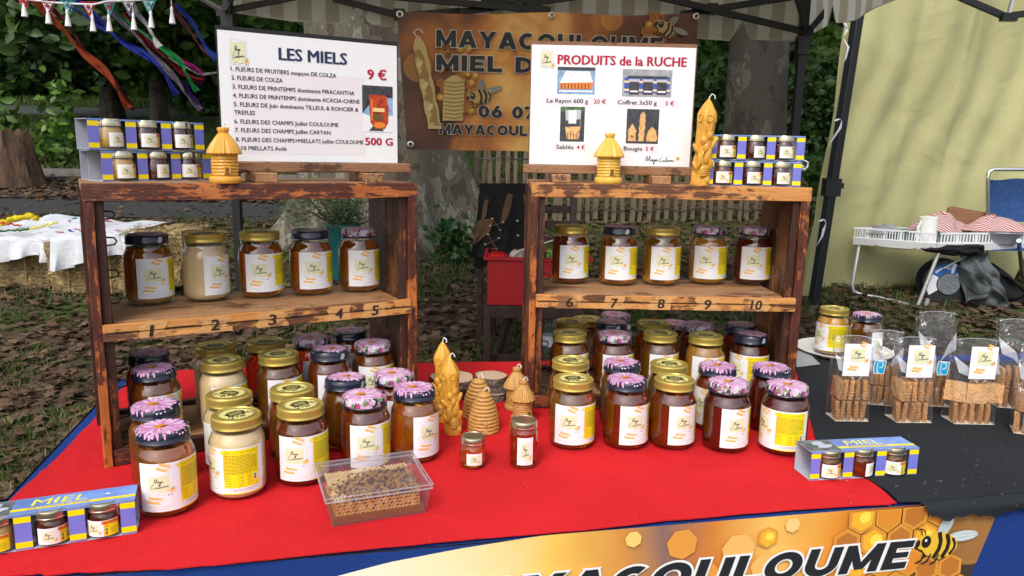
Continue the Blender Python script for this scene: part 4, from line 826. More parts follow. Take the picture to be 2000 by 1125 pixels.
# white slotted tray
wp = mat('white_plastic', (.72, .73, .76), .4)
trh = .062; ty = thing('slotted_tray', 'white plastic tray with slotted sides on the camping table', 'tray', (0, 0, 0))
def slotted(u0, v0, u1, v1, n, nm):
    for k in range(n):
        if k % 5 == 4: t0, t1 = k / n, (k + 1) / n; wdt = 1
        p = tc_(u0 + (u1 - u0) * (k + .5) / n, v0 + (v1 - v0) * (k + .5) / n, .004 + trh / 2); L_ = ((tc_(u1, v1) - tc_(u0, v0)).length) / n; d = (tc_(u1, v1) - tc_(u0, v0)).normalized()
        ws = L_ * (.95 if k % 6 == 5 else .42); board('slat', ty, p - d * ws / 2, p + d * ws / 2, .004, trh - .012, wp, jit=0)
    for zz in (.004, trh): board('rim', ty, tc_(u0, v0, zz + .002), tc_(u1, v1, zz + .002), .009, .011, wp, jit=0)
slotted(-.02, .01, .98, .01, 30, 'a'); slotted(1.0, .02, 1.0, .78, 36, 'b'); slotted(0, .78, 1.0, .78, 18, 'c'); slotted(0.0, .03, 0, .76, 20, 'd')
mb = MB(); mb.add([tc_(0, .02, .003), tc_(.99, .02, .003), tc_(.99, .78, .003), tc_(0, .78, .003)], [(0, 1, 2, 3)]); mb.build('tray_base', wp, ty)
# things in the tray
kr = MB(); c0 = tc_(.60, .16, .005); kr.lathe([(.012, 0), (.05, 0), (.05, .145), (.012, .145), (.012, 0)], 24); o = kr.build('paper_towel_roll', mat('tissue_paper', (.74, .76, .70), .95, bump=.3, bs=60), smooth=.8); o.location = c0; tag(o, 'upright white kitchen paper roll in the slotted tray', 'paper roll')
mb = MB(); mb.grid(lambda i, j: Vector(c0) + Vector((-.052 - .03 * i + .005 * math.sin(9 * j), -.02 - .01 * i, .13 * j * (1 - .35 * i) + .002)), 6, 8); o = mb.build('paper_sheet', mat('tissue_paper', (.74, .76, .70), .95), smooth=2); tag(o, 'loose sheet hanging off the kitchen paper roll', 'paper')
gb = MB(); gb.box((0, 0, .028), (.26, .17, .05)); gb.box((0, 0, .056), (.275, .185, .008)); o = gb.build('storage_box', mat('grey_green_plastic', (.13, .19, .15), .5)); c1 = tc_(.36, .22, .005); o.location = c1; o.rotation_euler = (0, 0, math.atan2(e2.y, e2.x)); tag(o, 'flat grey green storage box in the slotted tray', 'box')
def checked():
    m, t, p, o_ = _nm('red_check_cloth'); L = t.links.new; tc = t.nodes.new('ShaderNodeTexCoord'); wv = t.nodes.new('ShaderNodeTexWave'); wv.inputs['Scale'].default_value = 26; wv.inputs['Distortion'].default_value = 2.5; wv.inputs['Detail'].default_value = 1; wv.bands_direction = 'DIAGONAL'; L(tc.outputs['Object'], wv.inputs[0])
    r = ramp(t, [(.45, (.32, .04, .05)), (.55, (.55, .5, .46))]); L(wv.outputs[0], r.inputs[0]); L(r.outputs[0], p.inputs['Base Color']); setp(p, Roughness=.9); return m
chk = checked()
def heap(name, label, cat, c, rx, ry, hgt, m, sd=0, nz=.25):
    mb = MB(); 
    def fn(i, j):
        a = 2 * PI * i; r = j; rr = 1 + .12 * math.sin(3 * a + sd) + .08 * math.sin(5 * a + 2 * sd); z = hgt * (1 - r ** 2.2) + nz * hgt * (math.sin(7 * r + 3 * a + sd) * .5 + math.sin(4 * a + 9 * r)) * (.3 + .7 * (1 - r)) * .6
        return (rx * r * rr * math.cos(a), ry * r * rr * math.sin(a), max(.0, z))
    mb.grid(fn, 48, 14); o = mb.build(name, m, smooth=2); o.location = c; tag(o, label, cat); return o
heap('checked_cloth', 'red and white checked cloth bunched behind the paper roll', 'cloth', tc_(.42, .34, .06), .17, .10, .10, chk, 1)
heap('checked_cloth', 'red and white checked cloth draped over the grey basin', 'cloth', tc_(.70, .55, .075), .20, .12, .075, chk, 3)
heap('grey_cloth', 'crumpled grey rag at the left end of the tray', 'cloth', tc_(.16, .12, .04), .12, .07, .05, cloth('grey_rag', (.25, .25, .25), 0, .5, 20, .3), 2)
mb = MB(); mb.lathe([(0, 0), (.10, 0), (.13, .06), (.14, .064), (.135, .066), (.125, .06), (.095, .006), (0, .006)], 28); o = mb.build('basin', mat('grey_plastic', (.33, .34, .37), .4), smooth=.8); o.location = tc_(.80, .52, .006); tag(o, 'grey plastic basin in the tray under the checked cloth', 'basin')
cbm = wood('board_wood', .25, (.26, .12, .05), (.15, .055, .02), (.06, .02, .01), .6)
mb = MB(); pts = [(0, 0), (.42, 0), (.44, .03), (.43, .10), (.40, .118), (.08, .168), (.06, .16), (.05, .09), (.03, .06), (0, .055)]
n_ = len(pts); mb.add([(a, 0, b) for a, b in pts] + [(a, .014, b) for a, b in pts], [tuple(range(n_)), tuple(range(n_, 2 * n_))[::-1]] + [(i, i + n_, (i + 1) % n_ + n_, (i + 1) % n_) for i in range(n_)])
c1 = aty(1842, 418, fN.y + .2); o = mb.build('cutting_board', cbm); o.location = (c1.x, c1.y, ztab + .045); o.rotation_euler = (-.25, 0, .12); tag(o, 'brown wooden serving board leaning at the back of the tray', 'board')
# cable reel
rl0 = gpos(1856, 600); rr_ = .14; reel = thing('cable_reel', 'black cable reel with four sockets and blue white sticker under the camping table', 'cable reel', (rl0.x, rl0.y + .05, rl0.z + rr_ - .01), rz=-.12)
bp2 = mat('black_plastic', (.02, .021, .023), .42); gp2 = mat('grey_socket', (.16, .18, .20), .45)
def disc(mb, r, y, th, mi, n=36, r0=0.0, inn=None):
    k = len(mb.v); vs = [(r * math.cos(2 * PI * i / n), y, r * math.sin(2 * PI * i / n)) for i in range(n)] + [(r * math.cos(2 * PI * i / n), y + th, r * math.sin(2 * PI * i / n)) for i in range(n)]
    mb.add(vs, [tuple(range(n)), tuple(range(n, 2 * n))[::-1]] + [(i, i + n, (i + 1) % n + n, (i + 1) % n) for i in range(n)], mi)
mb = MB(); disc(mb, rr_, 0, .008, 0); disc(mb, rr_, .11, .008, 0); mb.build('flange', bp2, reel)
mb = MB()
for k in range(9): mb.tube([((.105) * math.cos(t), .014 + .011 * k, .105 * math.sin(t)) for t in np.linspace(0, 2 * PI, 28)], .007, 6, cap=False)
mb.build('cable', mat('cable_rubber', (.008, .008, .008), .5), reel, smooth=1)
stk = MB(); fr_ = lambda a, b: (a, -.0012, b)
def arc(mb, r0, r1, t0, t1, mi, fn, n=14):
    vs = []
    for i in range(n + 1): t = t0 + (t1 - t0) * i / n; vs += [fn(r0 * math.cos(t), r0 * math.sin(t)), fn(r1 * math.cos(t), r1 * math.sin(t))]
    mb.add(vs, [(2 * i, 2 * i + 2, 2 * i + 3, 2 * i + 1) for i in range(n)], mi)
arc(stk, .066, .122, .35, 1.0, 0, fr_); arc(stk, .066, .122, 1.0, 1.25, 1, fr_); arc(stk, .066, .122, 1.25, 1.45, 0, fr_); arc(stk, .066, .122, 1.45, 2.6, 1, fr_); arc(stk, .066, .122, 2.6, 3.75, 0, fr_)
put_text(stk, '40m', -.018, .083, .020, 0, fn=lambda a, b: (a, -.0022, b))
for i in range(6): t = 1.75 + .13 * i; oval(stk, .1 * math.cos(t), .1 * math.sin(t), .007, .007, 0, lambda a, b: (a, -.0022, b), 10)
for k in range(5): stroke(stk, [(.115 - .005 * k, .02 + .006 * k), (.085 - .004 * k, .055 + .004 * k)], .002, 2, lambda a, b: (a, -.0022, b))
stk.build('sticker', [mat('sticker_white', (.7, .72, .74), .4), mat('sticker_blue', (.02, .12, .42), .4), P_['ink']], reel)
mb = MB(); disc(mb, .062, -.012, .014, 0, 28); mb.build('socket_plate', gp2, reel)
for a, b in ((-.024, .024), (.024, .024), (-.024, -.024), (.024, -.024)):
    mb = MB(); k = 20; mb.lathe([(.023, 0), (.021, .002), (.018, -.001), (.017, -.002), (0, -.002)], 20); mb.box((-.006, 0, 0), (.004, .004, .002), 1); mb.box((.006, 0, 0), (.004, .004, .002), 1); o = mb.build('socket', [gp2, bp2], reel); o.location = (a, -.0135, b); o.rotation_euler = (PI / 2, 0, 0)
mb = MB(); mb.tube([(.06, .0, .13), (.05, -.02, .19), (-.02, -.03, .205), (-.05, -.03, .20)], .011, 8); mb.build('handle', mat('grey_plastic2', (.17, .19, .20), .5), reel, smooth=1)
# grey bag and black bundle
def sheet(nm, label, pts, Y, bulge, m, cat, nz=.03):
    A = [aty(a, b, Y) for a, b in pts]; cx = sum(p.x for p in A) / len(A); cz = sum(p.z for p in A) / len(A); n = len(A); mb = MB()
    def edge(i): k = i * n; a = int(k) % n; return A[a].lerp(A[(a + 1) % n], k - int(k))
    def fn(i, j):
        e = edge(i % 1.0 if i < 1 else 0); q = Vector((cx, Y, cz)).lerp(e, j); q.y = Y - bulge * (1 - j ** 2) + nz * math.sin(19 * i + 6 * j) * (1 - (1 - j) ** 3) * .6 + nz * .5 * math.sin(37 * i - 9 * j) * j; return q
    mb.grid(fn, 90, 14)
    mb.grid(lambda i, j: (lambda q: Vector((q.x, Y + .02 + bulge * (1 - j ** 2), q.z)))(fn(i, j)), 40, 5); o = mb.build(nm, m, smooth=2); tag(o, label, cat); return o
sheet('grey_bag', 'slumped grey fabric bag lying behind the cable reel', [(1870, 520), (1890, 488), (1925, 498), (1950, 540), (1978, 600), (1940, 606), (1890, 594), (1880, 590)], 4.34, .10, cloth('grey_tarp', (.085, .095, .10), 0, .5, 8, .2, rough=.5), 'bag', .04)
sheet('black_bundle', 'black cloth bundle heaped under the table beside the grey bag', [(1900, 500), (1945, 515), (1990, 560), (2060, 580), (2060, 612), (1975, 606), (1900, 596)], 4.45, .12, apm, 'bundle', .04)
sheet('black_bundle', 'dark cover hanging just under the camping table top', [(1800, 486), (1850, 478), (1920, 478), (1930, 500), (1860, 500), (1810, 492)], 4.3, .05, apm, 'cover', .02)
# blue camp chair
bc = thing('camping_chair', 'blue fabric camping chair with chrome frame behind the camping table', 'chair', (0, 0, 0)); Yk = 4.55
mb = MB(); mb.tube([aty(1929, 510, Yk), aty(1929, 350, Yk), aty(1931, 336, Yk), aty(1940, 331, Yk), aty(2045, 331, Yk)], .012, 10); mb.build('frame', mat('chrome', (.7, .7, .7), .2, 1), bc, smooth=1)
mb = MB(); mb.grid(lambda i, j: aty(1929 + 110 * i, 350 + 85 * j + 2 * math.sin(9 * i), Yk + .015 + .02 * math.sin(PI * j)), 8, 8); mb.build('backrest', cloth('blue_mesh', (.03, .075, .21), .1, .2, 30, .15), bc, smooth=2)
mb = MB(); mb.grid(lambda i, j: aty(1938 + 110 * i, 474 + 16 * j, Yk - .02 - .2 * j), 8, 4); mb.build('seat', MC['blue_mesh'], bc)
for x in (1990,):
    mb = MB(); mb.tube([aty(x, 470, 4.3), gpos(x + 8, 556)], .012, 8); mb.tube([aty(x + 30, 470, 4.6), gpos(x - 12, 560)], .012, 8); mb.build('leg', MC['chrome'], bc)
mb = MB(); 
gd = tc_(.85, .92, .006); mb.lathe([(0, 0), (.05, 0), (.07, .012), (.072, .014), (.06, .014), (0, .008)], 20); o = mb.build('green_dish', mat('lime_plastic', (.3, .4, .05), .4), smooth=.8); o.location = gd; tag(o, 'lime green dish at the right end of the camping table', 'dish')

# ------------------------------------------------------------------ crochet bunting and fabric streamers, upper left
Yg = 2.55
bun = thing('crochet_bunting', 'string of crocheted triangle pennants with white tassels across the upper left', 'bunting', (0, 0, 0))
cot = mat('cotton_cord', (.72, .72, .75), .9)
spt = [(-20, -14), (47, 3), (94, 9), (132, 12), (181, 14), (213, 7), (261, 6), (295, 3), (336, 2), (360, -8)]
mb = MB(); mb.tube([aty(-700, -90, 2.2), aty(-300, -40, 2.4)] + [aty(a, b - 5, Yg) for a, b in spt] + [aty(400, 0, 3.1), aty(436, 20, 3.66)], .003, 5); mb.build('cord', cot, bun)
pcs = [((.35, .03, .05), (.6, .6, .6)), ((.03, .22, .28), (.5, .5, .5)), ((.4, .03, .05), (.55, .55, .5)), ((.03, .25, .27), (.5, .05, .08)), ((.12, .1, .14), (.6, .6, .6)), ((.03, .3, .32), (.5, .5, .5)), ((.5, .03, .05), (.6, .2, .2))]
for i, (px, py, tx, ty_) in enumerate(((94, 12, 94, 30), (133, 10, 132, 35), (174, 14, 181, 45), (213, 9, 213, 45), (252, 10, 261, 42), (291, 8, 295, 38), (47, 2, 47, 16), (336, -8, 336, 30))):
    c1 = pcs[i % 7]
    if i < 7:
        mb = MB()
        f = lambda a, b, l=0: (lambda p: (p.x + a, p.y - .003 * l, p.z + b))(aty(px, py, Yg))
        fan(mb, [(-.024, .014), (0, .017), (.024, .014), (.012, -.012), (0, -.036), (-.012, -.012)], 0, lambda a, b: f(a, b, 0)); fan(mb, [(-.016, .008), (.016, .008), (.0, -.020)], 1, lambda a, b: f(a, b, 1)); oval(mb, 0, 0, .007, .006, 0, lambda a, b: f(a, b, 2), 10, 0, .2)
        for k in range(9): a_ = -.024 + .048 * k / 8; mb.ell((aty(px, py, Yg).x + a_, Yg, aty(px, py, Yg).z + .015), (.0032, .003, .003), 0, 6, 4)
        m1 = mat('crochet_%d' % i, c1[0], .95, bump=1, bs=300); m2 = mat('crochet_in_%d' % i, c1[1], .95, bump=1, bs=300); mb.build('pennant', [m1, m2], bun)
    p = aty(tx, ty_, Yg); mb = MB(); mb.lathe([(0, .030), (.003, .026), (.005, .018), (.004, .012), (.008, -.012), (.010, -.026), (.006, -.028), (0, -.024)], 14, fn=lambda t, z: 1 + .16 * math.sin(7 * t)); mb.tube([(0, 0, .03), (0, 0, .055)], .0012, 4); o = mb.build('tassel', cot, bun, smooth=1); o.location = p
def streamer(label, pts, Y, wd_, c, tw=1.0, nm='fabric_streamer'):
    P = [aty(a, b, Y + .05 * math.sin(k)) for k, (a, b) in enumerate(pts)]; Q = []
    for i in range(len(P) - 1):
        for t in range(8):
            p0, p1, p2, p3 = P[max(i - 1, 0)], P[i], P[i + 1], P[min(i + 2, len(P) - 1)]; t_ = t / 8
            Q.append(.5 * ((2 * p1) + (p2 - p0) * t_ + (2 * p0 - 5 * p1 + 4 * p2 - p3) * t_ ** 2 + (3 * p1 - p0 - 3 * p2 + p3) * t_ ** 3))
    Q.append(P[-1]); mb = MB(); vs = []; n = len(Q)
    for i, q in enumerate(Q):
        d = (Q[min(i + 1, n - 1)] - Q[max(i - 1, 0)]).normalized(); nrm = Vector((-d.z, 0, d.x)); a = tw * .5 * math.sin(i * .35)
        nn = nrm * math.cos(a) + Vector((0, 1, 0)) * math.sin(a); ww = wd_ * (.56 + .2 * math.sin(i * .3 + 1))
        for s_ in (-.5, -.2, .1, .5): vs.append(q + nn * ww * s_ + Vector((0, .012 * math.sin(s_ * 7 + i * .4), 0)))
    mb.add(vs, [(i * 4 + k, i * 4 + k + 1, i * 4 + 5 + k, i * 4 + 4 + k) for i in range(n - 1) for k in range(3)])
    o = mb.build(nm, cloth('ribbon_%d_%d_%d' % tuple(int(x * 1000) for x in c), tuple(v * .72 for v in c), .3, .4, 14, .25), smooth=2); tag(o, label, 'streamer', 'coloured fabric streamers blowing at the upper left')
streamer('brick red streamer sweeping down from the upper left corner', [(60, -12), (110, 45), (150, 90), (195, 130), (230, 175), (252, 212)], 2.9, .042, (.28, .045, .015))
streamer('dark maroon streamer lying beside the brick red one', [(75, -12), (120, 35), (165, 95), (210, 145), (240, 180), (262, 214)], 2.95, .028, (.08, .012, .015))
streamer('royal blue streamer curving down in front of the trees', [(150, -8), (190, 35), (230, 75), (280, 105), (320, 140), (345, 185)], 2.85, .036, (.02, .035, .30))
streamer('navy streamer crossing under the pennants', [(95, -14), (130, 8), (180, 40), (212, 60)], 2.75, .032, (.015, .03, .20))
streamer('grey lilac streamer between the blue and the green', [(205, 5), (245, 50), (285, 90), (330, 140), (365, 185), (392, 214)], 2.95, .03, (.16, .13, .17))
streamer('emerald green streamer ending beside the price board', [(215, 8), (250, 45), (300, 80), (345, 115), (365, 145), (385, 178)], 3.0, .034, (.015, .22, .06))
streamer('crimson streamer beneath the green streamer', [(240, 25), (290, 85), (330, 118), (370, 150), (400, 156)], 3.05, .026, (.25, .01, .02))
streamer('magenta streamer pointing at the price board', [(255, 45), (315, 92), (350, 112), (380, 132), (398, 152), (388, 165)], 3.1, .024, (.28, .01, .14))
streamer('white streamer hanging under the red pennant', [(262, 8), (275, 35), (300, 70), (312, 92)], 2.8, .035, (.5, .5, .52))
streamer('thin white streamer tip reaching the price board', [(330, 112), (360, 130), (390, 145), (425, 142)], 3.1, .016, (.6, .6, .62))
streamer('violet streamer tip behind the stacked boxes', [(360, 160), (378, 190), (396, 216)], 3.0, .022, (.10, .03, .28))
streamer('bright blue streamer dropping from the canopy corner', [(345, 8), (372, 40), (398, 85), (424, 115)], 3.0, .034, (.02, .06, .34))
streamer('dusky purple streamer left of the bright blue one', [(335, 6), (362, 50), (388, 85), (415, 110), (430, 125)], 3.05, .03, (.13, .035, .05))
# ------------------------------------------------------------------ stall table, cloths, front banner
FE0 = Vector((-.365, .835)); FYAW = math.atan2(1.022 - .835, .565 + .365); fdx = Vector((math.cos(FYAW), math.sin(FYAW)))
def fe(s, off=0.0): p = FE0 + fdx * s; return Vector((p.x + math.sin(FYAW) * off, p.y - math.cos(FYAW) * off))
redm = cloth('red_felt', (.56, .014, .018), 0, .35, 5, .10, weave=420); bluem = cloth('blue_fabric', (.012, .04, .19), 0, .25, 5, .1, weave=300); blackm = cloth('black_felt', (.018, .021, .025), 0, .1, 6, .12, weave=500)
tb = thing('trestle_table', 'long trestle stall table under the blue, red and black cloths', 'table', (0, 0, 0))
c4 = [fe(-.30), fe(2.3), Vector((2.05, 2.06)), Vector((-.842, 1.565))]
mb = MB(); mb.add([(p.x, p.y, z) for z in (-.012, -.04) for p in c4], [(0, 1, 2, 3), (7, 6, 5, 4), (0, 4, 5, 1), (1, 5, 6, 2), (2, 6, 7, 3), (3, 7, 4, 0)]); mb.build('tabletop', mat('table_board', (.4, .3, .2), .6), tb)
for p in ((-.55, .95), (-.7, 1.5), (1.6, 1.35), (1.7, 1.9)): mb = MB(); mb.tube([(p[0], p[1], -.04), (p[0] + .02, p[1], gz(p[0], p[1]))], .015, 8); mb.build('leg', alu, tb)
bt_ = MB(); bt_.add([(p.x, p.y, -.006) for p in c4], [(0, 1, 2, 3)])
def skirt(mb, a, b, z0, z1, wob=.02, n=60, mi=0, out=(0, 0)):
    d = (b - a); nrm = Vector((d.y, -d.x)).normalized()
    mb.grid(lambda i, j: (lambda p, w_: (p.x + nrm.x * w_, p.y + nrm.y * w_, z0 + (z1 - z0) * j))(a.lerp(b, i), .004 + (wob * math.sin(i * 23) + wob * .6 * math.sin(i * 57 + 1)) * min(1, j * 2) + wob * j), n, 8, mi)
skirt(bt_, c4[0], c4[1], -.006, -.66, -.0005); skirt(bt_, c4[3], c4[0], -.006, -.62); skirt(bt_, c4[1], c4[2], -.006, -.6)
o = bt_.build('table_cloth', bluem, smooth=2.0); tag(o, 'dark blue tablecloth showing at the table edge under the red felt', 'tablecloth')
def flatcloth(name, label, outline, z, m, amp=.0, cat='tablecloth', th=.0016):
    bm = bmesh.new(); vs = [bm.verts.new((p.x, p.y, z)) for p in outline]; f = bm.faces.new(vs); f.normal_update()
    if f.normal.z < 0: f.normal_flip()
    r = bmesh.ops.extrude_face_region(bm, geom=[f]); 
    for v in r['geom']:
        if isinstance(v, bmesh.types.BMVert): v.co.z -= th
    me = bpy.data.meshes.new(name); bm.to_mesh(me); bm.free(); me.materials.append(m); o = link(name, me); tag(o, label, cat); return o
def wav(pts, n, amp, seed=1):
    rnd = random.Random(seed); out = []
    for (a, b) in zip(pts[:-1], pts[1:]):
        for i in range(n):
            t = i / n; out.append((a[0] + (b[0] - a[0]) * t + rnd.uniform(-amp, amp), a[1] + (b[1] - a[1]) * t + rnd.uniform(-amp, amp)))
    return out + [pts[-1]]
ro = wav([(38, 958), (100, 905), (190, 812), (262, 733)], 6, 1.6) + wav([(360, 722), (810, 710), (1030, 705), (1300, 703), (1560, 702)], 4, .8) + [(1576, 760), (1600, 880)] + wav([(1672, 916), (1700, 938), (1733, 965), (1752, 981)], 3, .8) + wav([(1735, 984), (1600, 991), (1450, 1003), (1302, 1016), (1145, 1034), (1000, 1046), (900, 1054), (750, 1068), (600, 1083), (500, 1094)], 3, .7) + wav([(420, 1102), (330, 1110), (229, 1114), (150, 1117), (90, 1123), (80, 1119), (17, 1125), (-30, 1140)], 3, 1.0) + [(-60, 1140), (-50, 1040), (10, 985)]
flatcloth('red_tablecloth', 'bright red felt cloth spread over the left part of the stall', [onz(a, b) for a, b in ro], .0, redm)
# black felt: flat on the table then hanging over the front edge
bo = [(1548, 702), (2400, 712)] ; ptsb = [onz(a, b) for a, b in bo] + [Vector((1.65, 1.245, 0)), Vector((fe(1.55).x, fe(1.55).y, 0)), Vector((fe(1.05).x, fe(1.05).y, 0))]
pe = fe(.985); 
ptsb += [Vector((pe.x, pe.y, 0))] + [onz(a, b) for a, b in ((1755, 982), (1735, 962), (1697, 938), (1640, 915), (1600, 893), (1588, 840), (1565, 760))]
for p in ptsb: p.z = .0022
flatcloth('black_tablecloth', 'black felt cloth covering the right part of the stall', ptsb, .0022, blackm)
bd = MB(); n = 60
def bfn(i, j):
    s = .985 + (1.6 - .985) * i; p = fe(s, .0145 * min(1, j * 3) + .003 * math.sin(i * 20) * j + .002); drop = (.008 + .013 * min(1, i * 16) + .004 * math.sin(i * 40) + .008 * i + .003 * math.sin(i * 133)) * (1 if i > .004 else .15)
    return (p.x, p.y, .0020 - drop * j)
bd.grid(bfn, n, 5); o = bd.build('hanging_edge', blackm, bpy.data.objects['black_tablecloth'], smooth=2)
# printed honey banner hanging on the front of the table
def banner_mat(name, stops, cell=60.0, sx=1.0, glow=((.55, .15),), seed=0.0, dark=(.07, .02, .008), gamma=1.0, mn=-1.0, mx_=1.0, x2=0.0):
    m, t, p, o = _nm(name); L = t.links.new; tc = t.nodes.new('ShaderNodeTexCoord'); mp = t.nodes.new('ShaderNodeMapping'); mp.inputs['Location'].default_value = (seed, 0, seed); L(tc.outputs['Object'], mp.inputs[0])
    sp = t.nodes.new('ShaderNodeSeparateXYZ'); L(tc.outputs['Object'], sp.inputs[0])
    nz = t.nodes.new('ShaderNodeTexNoise'); nz.inputs['Scale'].default_value = 5.5 * sx; nz.inputs['Detail'].default_value = 2; nz.inputs['Distortion'].default_value = .5; L(mp.outputs[0], nz.inputs['Vector'])
    # position along the banner drives the broad colour, noise breaks it up
    mr = t.nodes.new('ShaderNodeMapRange'); mr.inputs['From Min'].default_value = mn; mr.inputs['From Max'].default_value = mx_; L(sp.outputs[0], mr.inputs[0])
    a1 = t.nodes.new('ShaderNodeMath'); a1.operation = 'MULTIPLY_ADD'; a1.inputs[1].default_value = x2 if x2 else .5; a1.inputs[2].default_value = -(x2 if x2 else .5) / 2; L(nz.outputs[0], a1.inputs[0])
    ad = t.nodes.new('ShaderNodeMath'); ad.operation = 'ADD'; L(mr.outputs[0], ad.inputs[0]); L(a1.outputs[0], ad.inputs[1])
    r = ramp(t, stops); L(ad.outputs[0], r.inputs[0])
    # bokeh discs
    vo = t.nodes.new('ShaderNodeTexVoronoi'); vo.inputs['Scale'].default_value = 7 * sx; vo.inputs['Randomness'].default_value = .9; L(mp.outputs[0], vo.inputs['Vector'])
    rr = ramp(t, [(.0, (1, 1, 1)), (.30, (.8, .8, .8)), (.36, (1, 1, 1)), (.38, (0, 0, 0))]); L(vo.outputs['Distance'], rr.inputs[0])
    sc = t.nodes.new('ShaderNodeSeparateColor'); L(vo.outputs['Color'], sc.inputs[0]); g1 = t.nodes.new('ShaderNodeMath'); g1.operation = 'GREATER_THAN'; g1.inputs[1].default_value = .55; L(sc.outputs[0], g1.inputs[0])
    mu = t.nodes.new('ShaderNodeMath'); mu.operation = 'MULTIPLY'; L(rr.outputs[0], mu.inputs[0]); L(g1.outputs[0], mu.inputs[1]); m3 = t.nodes.new('ShaderNodeMath'); m3.operation = 'MULTIPLY'; m3.inputs[1].default_value = .38; L(mu.outputs[0], m3.inputs[0])
    mx = t.nodes.new('ShaderNodeMix'); mx.data_type = 'RGBA'; mx.blend_type = 'SCREEN'; L(m3.outputs[0], mx.inputs[0]); L(r.outputs[0], mx.inputs[6]); mx.inputs[7].default_value = (.85, .36, .05, 1)
    # slow fabric unevenness
    L(mx.outputs[2], p.inputs['Base Color']); setp(p, Roughness=.5); MC[name] = m; return m
fb = thing('front_banner', 'printed honey banner with bold black lettering hung along the front of the table', 'banner', (fe(0).x, fe(0).y, 0), rz=FYAW)
fbm = banner_mat('front_banner_print', [(0, (.86, .80, .66)), (.18, (.88, .74, .42)), (.30, (.85, .52, .10)), (.42, (.62, .26, .05)), (.50, (.24, .13, .11)), (.58, (.60, .20, .03)), (.66, (.86, .50, .12)), (.76, (.72, .28, .03)), (.86, (.40, .12, .02)), (.95, (.09, .035, .015)), (1.0, (.05, .03, .025))], mn=.15, mx_=1.06, x2=.16)
def fl(px, py): p = onplane(px, py, (fe(0, .004).x, fe(0, .004).y), FYAW); d = Vector(p.xy) - FE0; return d.dot(fdx), p.z
tops = [fl(*q) for q in ((560, 1165), (640, 1130), (760, 1098), (900, 1071), (1050, 1047), (1145, 1037), (1302, 1019), (1500, 1003), (1600, 996), (1755, 985), (1960, 978))]
sR = [fl(1955, 1012), fl(1905, 1125)]
def topz(s):
    for (a, za), (b, zb) in zip(tops[:-1], tops[1:]):
        if a <= s <= b: return min(-.001, za + (zb - za) * (s - a) / (b - a))
    return -.010 if s > tops[-2][0] else tops[0][1]
s0, s1 = tops[0][0], sR[0][0]
def fbn(i, j):
    z1 = -.42; s = s0 + (s1 - s0) * i; zt = topz(s); z = zt + (z1 - zt) * j
    s -= (sR[0][0] - sR[1][0]) / max(.01, sR[0][1] - sR[1][1]) * (-z) * i
    return (s, -.0045 - .003 * (1 + math.sin(s * 14)) * .5 * min(1, j * 3), z)
mb = MB(); mb.grid(fbn, 80, 14); mb.build('print_sheet', fbm, fb, smooth=2)
LT = MB(); BK = MB()
for px, py, r_, mi_ in ((1330, 1060, .030, 0), (1440, 1072, .026, 1), (1545, 1022, .040, 2), (1235, 1050, .035, 3), (1490, 1105, .022, 1), (1375, 1118, .02, 0)):
    q_ = fl(px, py); r_ = min(r_, -.006 - q_[1]) if q_[1] > -.03 else r_; oval(BK, q_[0], max(q_[1], -.5), max(r_, .012), max(r_, .012), mi_, lambda a, b, i=mi_: (a, -.0083 - .0002 * i, min(b, -.004)), 7, .3)
BK.build('printed_light_disc', [mat('disc_orange', (.72, .30, .05), .5), mat('disc_peach', (.80, .45, .12), .5), mat('disc_cream', (.84, .56, .20), .5), mat('disc_gold', (.85, .58, .16), .5)], fb, kind='stuff')
FF = lambda a, b, l=1: (a, -.0085 - .0010 * l, b)
# lettering: E ends at (1775, ...)
eR = fl(1772, 1090); eT = fl(1700, 1058); eB = fl(1690, 1112); cap = (eT[1] - eB[1])
zb0 = eB[1]
def cells(mb, cx, cz, nx, nz_, r, cols, ff, rnd, skip=.15, mi0=0):
    for j in range(nz_):
        for i in range(nx):
            if rnd.random() < skip: continue
            x = cx + (i + .5 * (j % 2)) * r * 1.8; z = cz + j * r * 1.55; c_ = rnd.choice(cols)
            for q, s_ in ((0, 1.0), (1, .78)):
                oval(mb, x, z, r * s_, r * s_, mi0 + (3 if q == 0 else c_), lambda a, b, q=q: ff(a, b, .15 + .2 * q), 6, PI / 6, .05, rnd)
            oval(mb, x + r * .15, z + r * .1, r * .42, r * .38, mi0 + 4, lambda a, b: ff(a, b, .6), 8, 0, .1, rnd) if c_ == 0 else None
cm_ = [mat('cell_gold', (.84, .42, .03), .5), mat('cell_orange', (.66, .24, .025), .5), mat('cell_brown', (.46, .16, .025), .5), mat('cell_edge', (.66, .28, .04), .5), mat('cell_glow', (.9, .68, .08), .5)]
rn = random.Random(4); cb = MB(); c0 = fl(1640, 1150); cells(cb, c0[0], -.20, 4, 8, .024, (0, 0, 1, 2), FF, rn, .1); c1 = fl(1800, 1150); cells(cb, c1[0], -.24, 2, 6, .022, (2, 2, 2), FF, rn, .3); cells(cb, tops[7][0], -.03, 1, 1, .017, (0,), FF, rn, 0)
cb.v = [v if v[2] < topz(v[0]) - .001 else (v[0], v[1], topz(v[0]) - .001) for v in cb.v]; cb.build('printed_honeycomb', cm_, fb, kind='stuff')
HT = .30
def _ring(x0, x1, y0, y1, t0=0.0, t1=2 * PI, n=28): return ('r', (x0 + x1) / 2, (y0 + y1) / 2, (x1 - x0) / 2, (y1 - y0) / 2, t0, t1, n)
def _sl(x0, y0, x1, y1, w=HT): return ('s', x0, y0, x1, y1, w)
def _hb(x0, x1, y, t=.24): return ('h', x0, x1, y, t)
T_ = HT / 2
